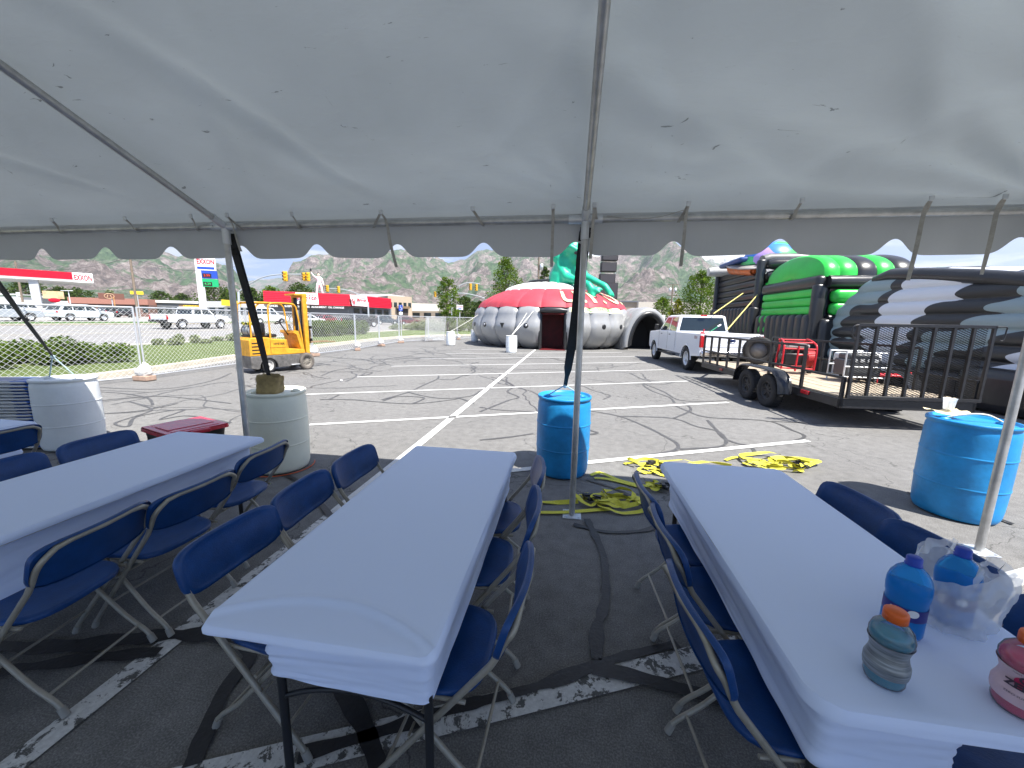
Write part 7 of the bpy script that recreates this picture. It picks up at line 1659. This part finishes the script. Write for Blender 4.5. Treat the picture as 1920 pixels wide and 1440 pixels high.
mast(924,(926,596),[(925,566),(905,558),(880,551.5),(860,549.5),(850,549.5)],60,[(816,552,10,0)],'straight sloping mast arm ending between the two trees')
# ---------------- vehicles along the road and at the fuel station
def car(px, x, spec, col, label, rz=0.0, name='parked_car', cat='car', Y=None):
    d0 = ray(px, 600); Yc = Y or x/(d0.x/d0.y) if Y is None else Y
    return vehicle((x, Yc, hz(x)+(0.10 if x < -47.4 else 0.025)), rz, spec, col, label, cat, name, 'vehicles on the road and by the shops')
car(360,-34.8,PKS,M_cw,'white pickup driving on the road behind the chain-link fence',R(-3),'pickup_truck','pickup truck')
car(152,-50.3,SUV,paint('silver_paint',(0.52,0.57,0.60)),'silver car parked by the grass strip below the fuel canopy')
car(2,-49.8,SUV,paint('grey_paint',(0.35,0.38,0.42)),'grey car cut by the left edge of the photo')
car(45,-64,SUV,M_cw,'white car standing behind the canopy column',R(8)); car(232,-66,SED,paint('black_paint',(0.02,0.02,0.025)),'black car parked in front of the red-roofed restaurant',R(60)); car(205,-70,SUV,MC['black_paint'],'dark car parked at the restaurant, left of the black one',R(70))
car(578,-39.5,SED,M_cw,'white saloon car seen between forklift mast and hedge',R(-20)); car(612,-41,SED,paint('dark_red_paint',(0.18,0.01,0.015)),'dark red car behind the clipped hedge',R(-10))
car(505,-44.5,dict(SUV,H=2.2,belt=1.2),M_cw,'white van seen through the cage of the forklift',R(-35),'parked_van','van')
car(672,-31.5,PKS,MC['black_paint'],'black pickup on the road behind the fence, right of the hedge',R(-38),'pickup_truck','pickup truck')
car(725,-36,SUV,paint('dark_blue_paint',(0.02,0.04,0.06)),'dark blue car on the road right of the black pickup',R(-50)); car(765,-33,SUV,paint('maroon_paint',(0.10,0.01,0.02)),'maroon car just left of the silvery shrubs',R(-40))
# ---------------- vegetation
def leaf_mat(name, c0, c1, tr=0.35):
    m = bpy.data.materials.new(name); m.use_nodes = True; t = m.node_tree; t.nodes.clear()
    tcn = N(t,'ShaderNodeTexCoord').outputs['Object']; cc = ramp(t, noise_n(t, tcn, 2.2, 4, 0.7), [(0.35, c0), (0.65, c1)]).outputs[0]
    df = N(t,'ShaderNodeBsdfDiffuse'); tl = N(t,'ShaderNodeBsdfTranslucent'); t.links.new(cc, df.inputs[0]); t.links.new(cc, tl.inputs[0]); mx = N(t,'ShaderNodeMixShader'); mx.inputs[0].default_value = tr
    t.links.new(df.outputs[0], mx.inputs[1]); t.links.new(tl.outputs[0], mx.inputs[2]); o = N(t,'ShaderNodeOutputMaterial'); t.links.new(mx.outputs[0], o.inputs[0]); return m
ML1 = leaf_mat('leaves_mid',(0.05,0.10,0.012),(0.16,0.24,0.03)); ML2 = leaf_mat('leaves_dark',(0.03,0.06,0.015),(0.09,0.13,0.03)); ML3 = leaf_mat('leaves_pale',(0.16,0.20,0.09),(0.32,0.36,0.20)); ML4 = leaf_mat('leaves_yellow',(0.14,0.16,0.01),(0.30,0.30,0.03)); ML5 = leaf_mat('shrub_green',(0.04,0.075,0.01),(0.15,0.22,0.035))
M_bark = mat('bark',(0.12,0.09,0.065),0.9,var=0.3,vs=5,bump=0.5)
def leaves(mb, r, c, rad, n, sz):
    for _ in range(n):
        d = Vector((r.gauss(0,1), r.gauss(0,1), r.gauss(0,1))).normalized()*(r.random()**0.45); p = Vector((c[0]+d.x*rad[0], c[1]+d.y*rad[1], c[2]+d.z*rad[2]))
        a = Vector((r.gauss(0,1), r.gauss(0,1), r.gauss(0,0.6))).normalized(); b = a.cross(Vector((r.gauss(0,1), r.gauss(0,1), r.gauss(0,1)))).normalized(); s = sz*r.uniform(0.6,1.3)
        o = len(mb.v); mb.v += [tuple(p-a*s*0.5), tuple(p+b*s*0.32), tuple(p+a*s*0.5), tuple(p-b*s*0.32)]; mb.f.append([o,o+1,o+2,o+3]); mb.sm.append(False)
def tree(x, y, zg, h, w, m, label, seed, shape='round', n=3200, sz=0.17, trunk=0.25, group=None, name='tree'):
    r = random.Random(seed); t = empty(name, (x,y,zg), 0, label, 'tree', group); tb = MB(); tz = h*trunk
    tb.tube([(0,0,-0.1),(0.03,0.02,tz),(0,0,h*0.8)], [w*0.045+0.03, w*0.035+0.02, 0.02], 8)
    L = MB(); nc = 34; cs = []
    for k in range(nc):
        f = (k+0.5)/nc; z = tz+(h-tz)*f
        env = {'cone': 1.12*(1-f)**0.62*min(1, f*7+0.35), 'round': math.sin(PI*min(1,f*0.92+0.08))**0.6, 'col': (math.sin(PI*(f*0.9+0.08))**0.45)}[shape]
        rr = w/2*env; a = k*2.4+r.random(); q = rr*r.uniform(0.45,0.95); cs.append((math.cos(a)*q, math.sin(a)*q, z, rr))
    for (cx_, cy_, z, rr) in cs:
        cr = max(0.13*w, rr*r.uniform(0.4,0.65)); leaves(L, r, (cx_,cy_,z), (cr,cr,cr*0.8), n//nc, sz)
        if r.random() < 0.5: tb.tube([(0,0,max(0.1,z-0.25*h)),(cx_*0.6,cy_*0.6,z-0.05*h),(cx_,cy_,z)], [0.05*w*0.3,0.03*w*0.3,0.008], 5)
    tb.build('trunk', M_bark, t); L.build('crown', m, t); return t
def tree_px(px, ytop, ybase, wpx, dep, m, label, seed, shape, n=2600, sz=None, trunk=0.2, group=None):
    a = C(px, ytop, dep); zg = hz(a.x)+0.05; return tree(a.x, a.y, zg, a.z-zg, wpx/F*dep, m, label, seed, shape, n, sz or dep*0.0052, trunk, group)
tree_px(838,522,592,42,46,ML1,'slim leafy tree standing left of the larger tree, behind the leaning fence panel',1,'col',3600,0.2)
tree_px(949,486,592,82,50,ML1,'broad conical green tree just left of the saucer',2,'cone',7500,0.2)
tree_px(1022,502,590,34,66,ML2,'darker tree between the utility pole and the alien',3,'round',3000,0.3)
tree_px(1318,512,600,74,46,ML1,'bright bushy tree behind the white pickup, against the black slide',4,'round',7500,0.2)
tree_px(1245,560,604,48,52,ML1,'low dark green tree behind the saucer tunnel',5,'round',3500,0.22,0.1); tree_px(1272,562,604,30,50,ML4,'yellowish bush beside the distant utility pole',6,'round',2000,0.22,0.1)
for i,(px,yt,w_,dep,m,sh) in enumerate([(45,528,60,120,ML2,'round'),(110,540,50,125,ML2,'round'),(145,543,60,130,ML2,'round'),(205,545,22,120,ML3,'round'),(300,548,40,150,ML2,'round'),(340,552,36,160,ML2,'round'),(400,533,62,95,ML2,'round'),(430,545,40,100,ML1,'round'),(470,540,36,105,ML2,'round'),(505,538,40,110,ML1,'round'),(562,534,60,115,ML2,'round'),(872,558,46,92,ML2,'round'),(900,566,30,88,ML2,'round')]):
    tree_px(px,yt,595,w_,dep,m,['rounded dark tree behind the canopy column at the far left','dark tree behind the cream roadside sign','green tree line end above the pale low building','thin pale tree above the brown roof sign','low distant tree over the white flat roof, left one','low distant tree over the white flat roof, right one','large olive tree just right of the pylon sign','bright green tree hidden behind the left tent pole','dark tree behind the black strap','green tree under the left signal mast arm','wide dark tree rising behind the red roof band below the statue','rounded dark green tree between slim and conical trees','small dark tree touching the left edge of the conical tree'][i],20+i,sh,2200 if dep < 130 else 1500,None,0.12,'trees behind the shops')
def shrub(cx_, cy_, zg, sx_, sy_, h, m, label, seed, n, sz, rot=0.0, box=False, name='shrub', group=None):
    r = random.Random(seed); t = empty(name, (cx_,cy_,zg), rot, label, 'shrub', group); L = MB(); k = max(6, int(sx_*sy_*2.2)); s = MB()
    for _ in range(k):
        x, y = r.uniform(-sx_/2,sx_/2), r.uniform(-sy_/2,sy_/2); hh = h*(0.95 if box else r.uniform(0.6,1.0)*(1-0.35*max(abs(x)/sx_*2, abs(y)/sy_*2)**3))
        rr = h*(0.35 if box else 0.42); leaves(L, r, (x,y,hh*0.5), (rr*1.1,rr*1.1,hh*0.5), n//k, sz)
        s.tube([(x,y,0),(x+r.uniform(-.1,.1),y,hh*0.7)],0.02,4)
    s.build('stems', M_bark, t); L.build('foliage', m, t); return t
shrub(-15.6,7.6,0.1,2.6,5.8,1.05,ML5,'large loose green shrub behind the fence at the far left',51,26000,0.10)
shrub(-17.4,2.8,0.05,4.5,5.0,1.3,ML5,'dense dark shrub behind the fence at the left edge',52,9000,0.11)
shrub(-20.4,22.0,0.1,1.6,3.6,0.75,ML3,'low pale flowering shrub beside the road, left of the tent pole',53,5000,0.11); shrub(-20.6,17.9,0.1,1.2,2.2,0.6,ML3,'small pale shrub patch at the road edge',54,2500,0.11)
shrub(-20.1,31.2,0.1,2.0,7.0,1.45,ML5,'clipped rectangular green hedge right of the forklift mast',55,16000,0.13,0,True)
for i,(px,w_,h_) in enumerate([(770,5.0,1.3),(800,5.0,1.7),(832,5.5,1.9),(868,5.5,2.0),(902,5.0,2.3)]):
    g_ = D(px,610,51); shrub(g_.x,g_.y,0.1,w_,2.2,h_,ML3,['leftmost, lowest of the silvery shrubs beyond the fence','second silvery shrub from the left','silvery shrub behind the leaning fence panel','silvery shrub left of the saucer, behind the distant drum','tallest silvery shrub touching the saucer edge'][i],60+i,4500,0.16,0,False,'shrub','silvery shrubs on the verge')
# tree line in the far distance
r = random.Random(9); L = MB()
for k in range(330):
    px = r.uniform(-300, 2300); dep = r.uniform(150, 420); a = C(px, 590, dep); zg = hz(a.x); hh = r.uniform(5,9); leaves(L, r, (a.x,a.y,zg+hh*0.45), (hh*0.7,hh*0.7,hh*0.5), 60, 1.3)
tag(L.build('distant_trees', ML2), 'distant belt of green trees along the foot of the mountains', 'trees', kind='stuff')
# small houses on the lower slopes
# overhead wires
m_ = MB()
for (p0, p1, sag) in (((28,518,58),(-60,505,50),1.0),((243,482,52),(28,500,58),1.0),((243,484,52),(440,500,70),1.2)):
    a, b = C(*p0), C(*p1); m_.tube([a.lerp(b,k/10)-Vector((0,0,sag*4*(k/10)*(1-k/10))) for k in range(11)], 0.02, 4)
m_.build('wire', M_black); tag(bpy.data.objects['wire'], 'thin overhead wires strung between the wooden poles', 'wire')
# haze box
hb = MB(); hb.hexa([(-12500,-600,-6.2),(12500,-600,-6.2),(12500,10500,-6.2),(-12500,10500,-6.2),(-12500,-600,2200),(12500,-600,2200),(12500,10500,2200),(-12500,10500,2200)])
tag(hb.build('haze', hm), kind='stuff')
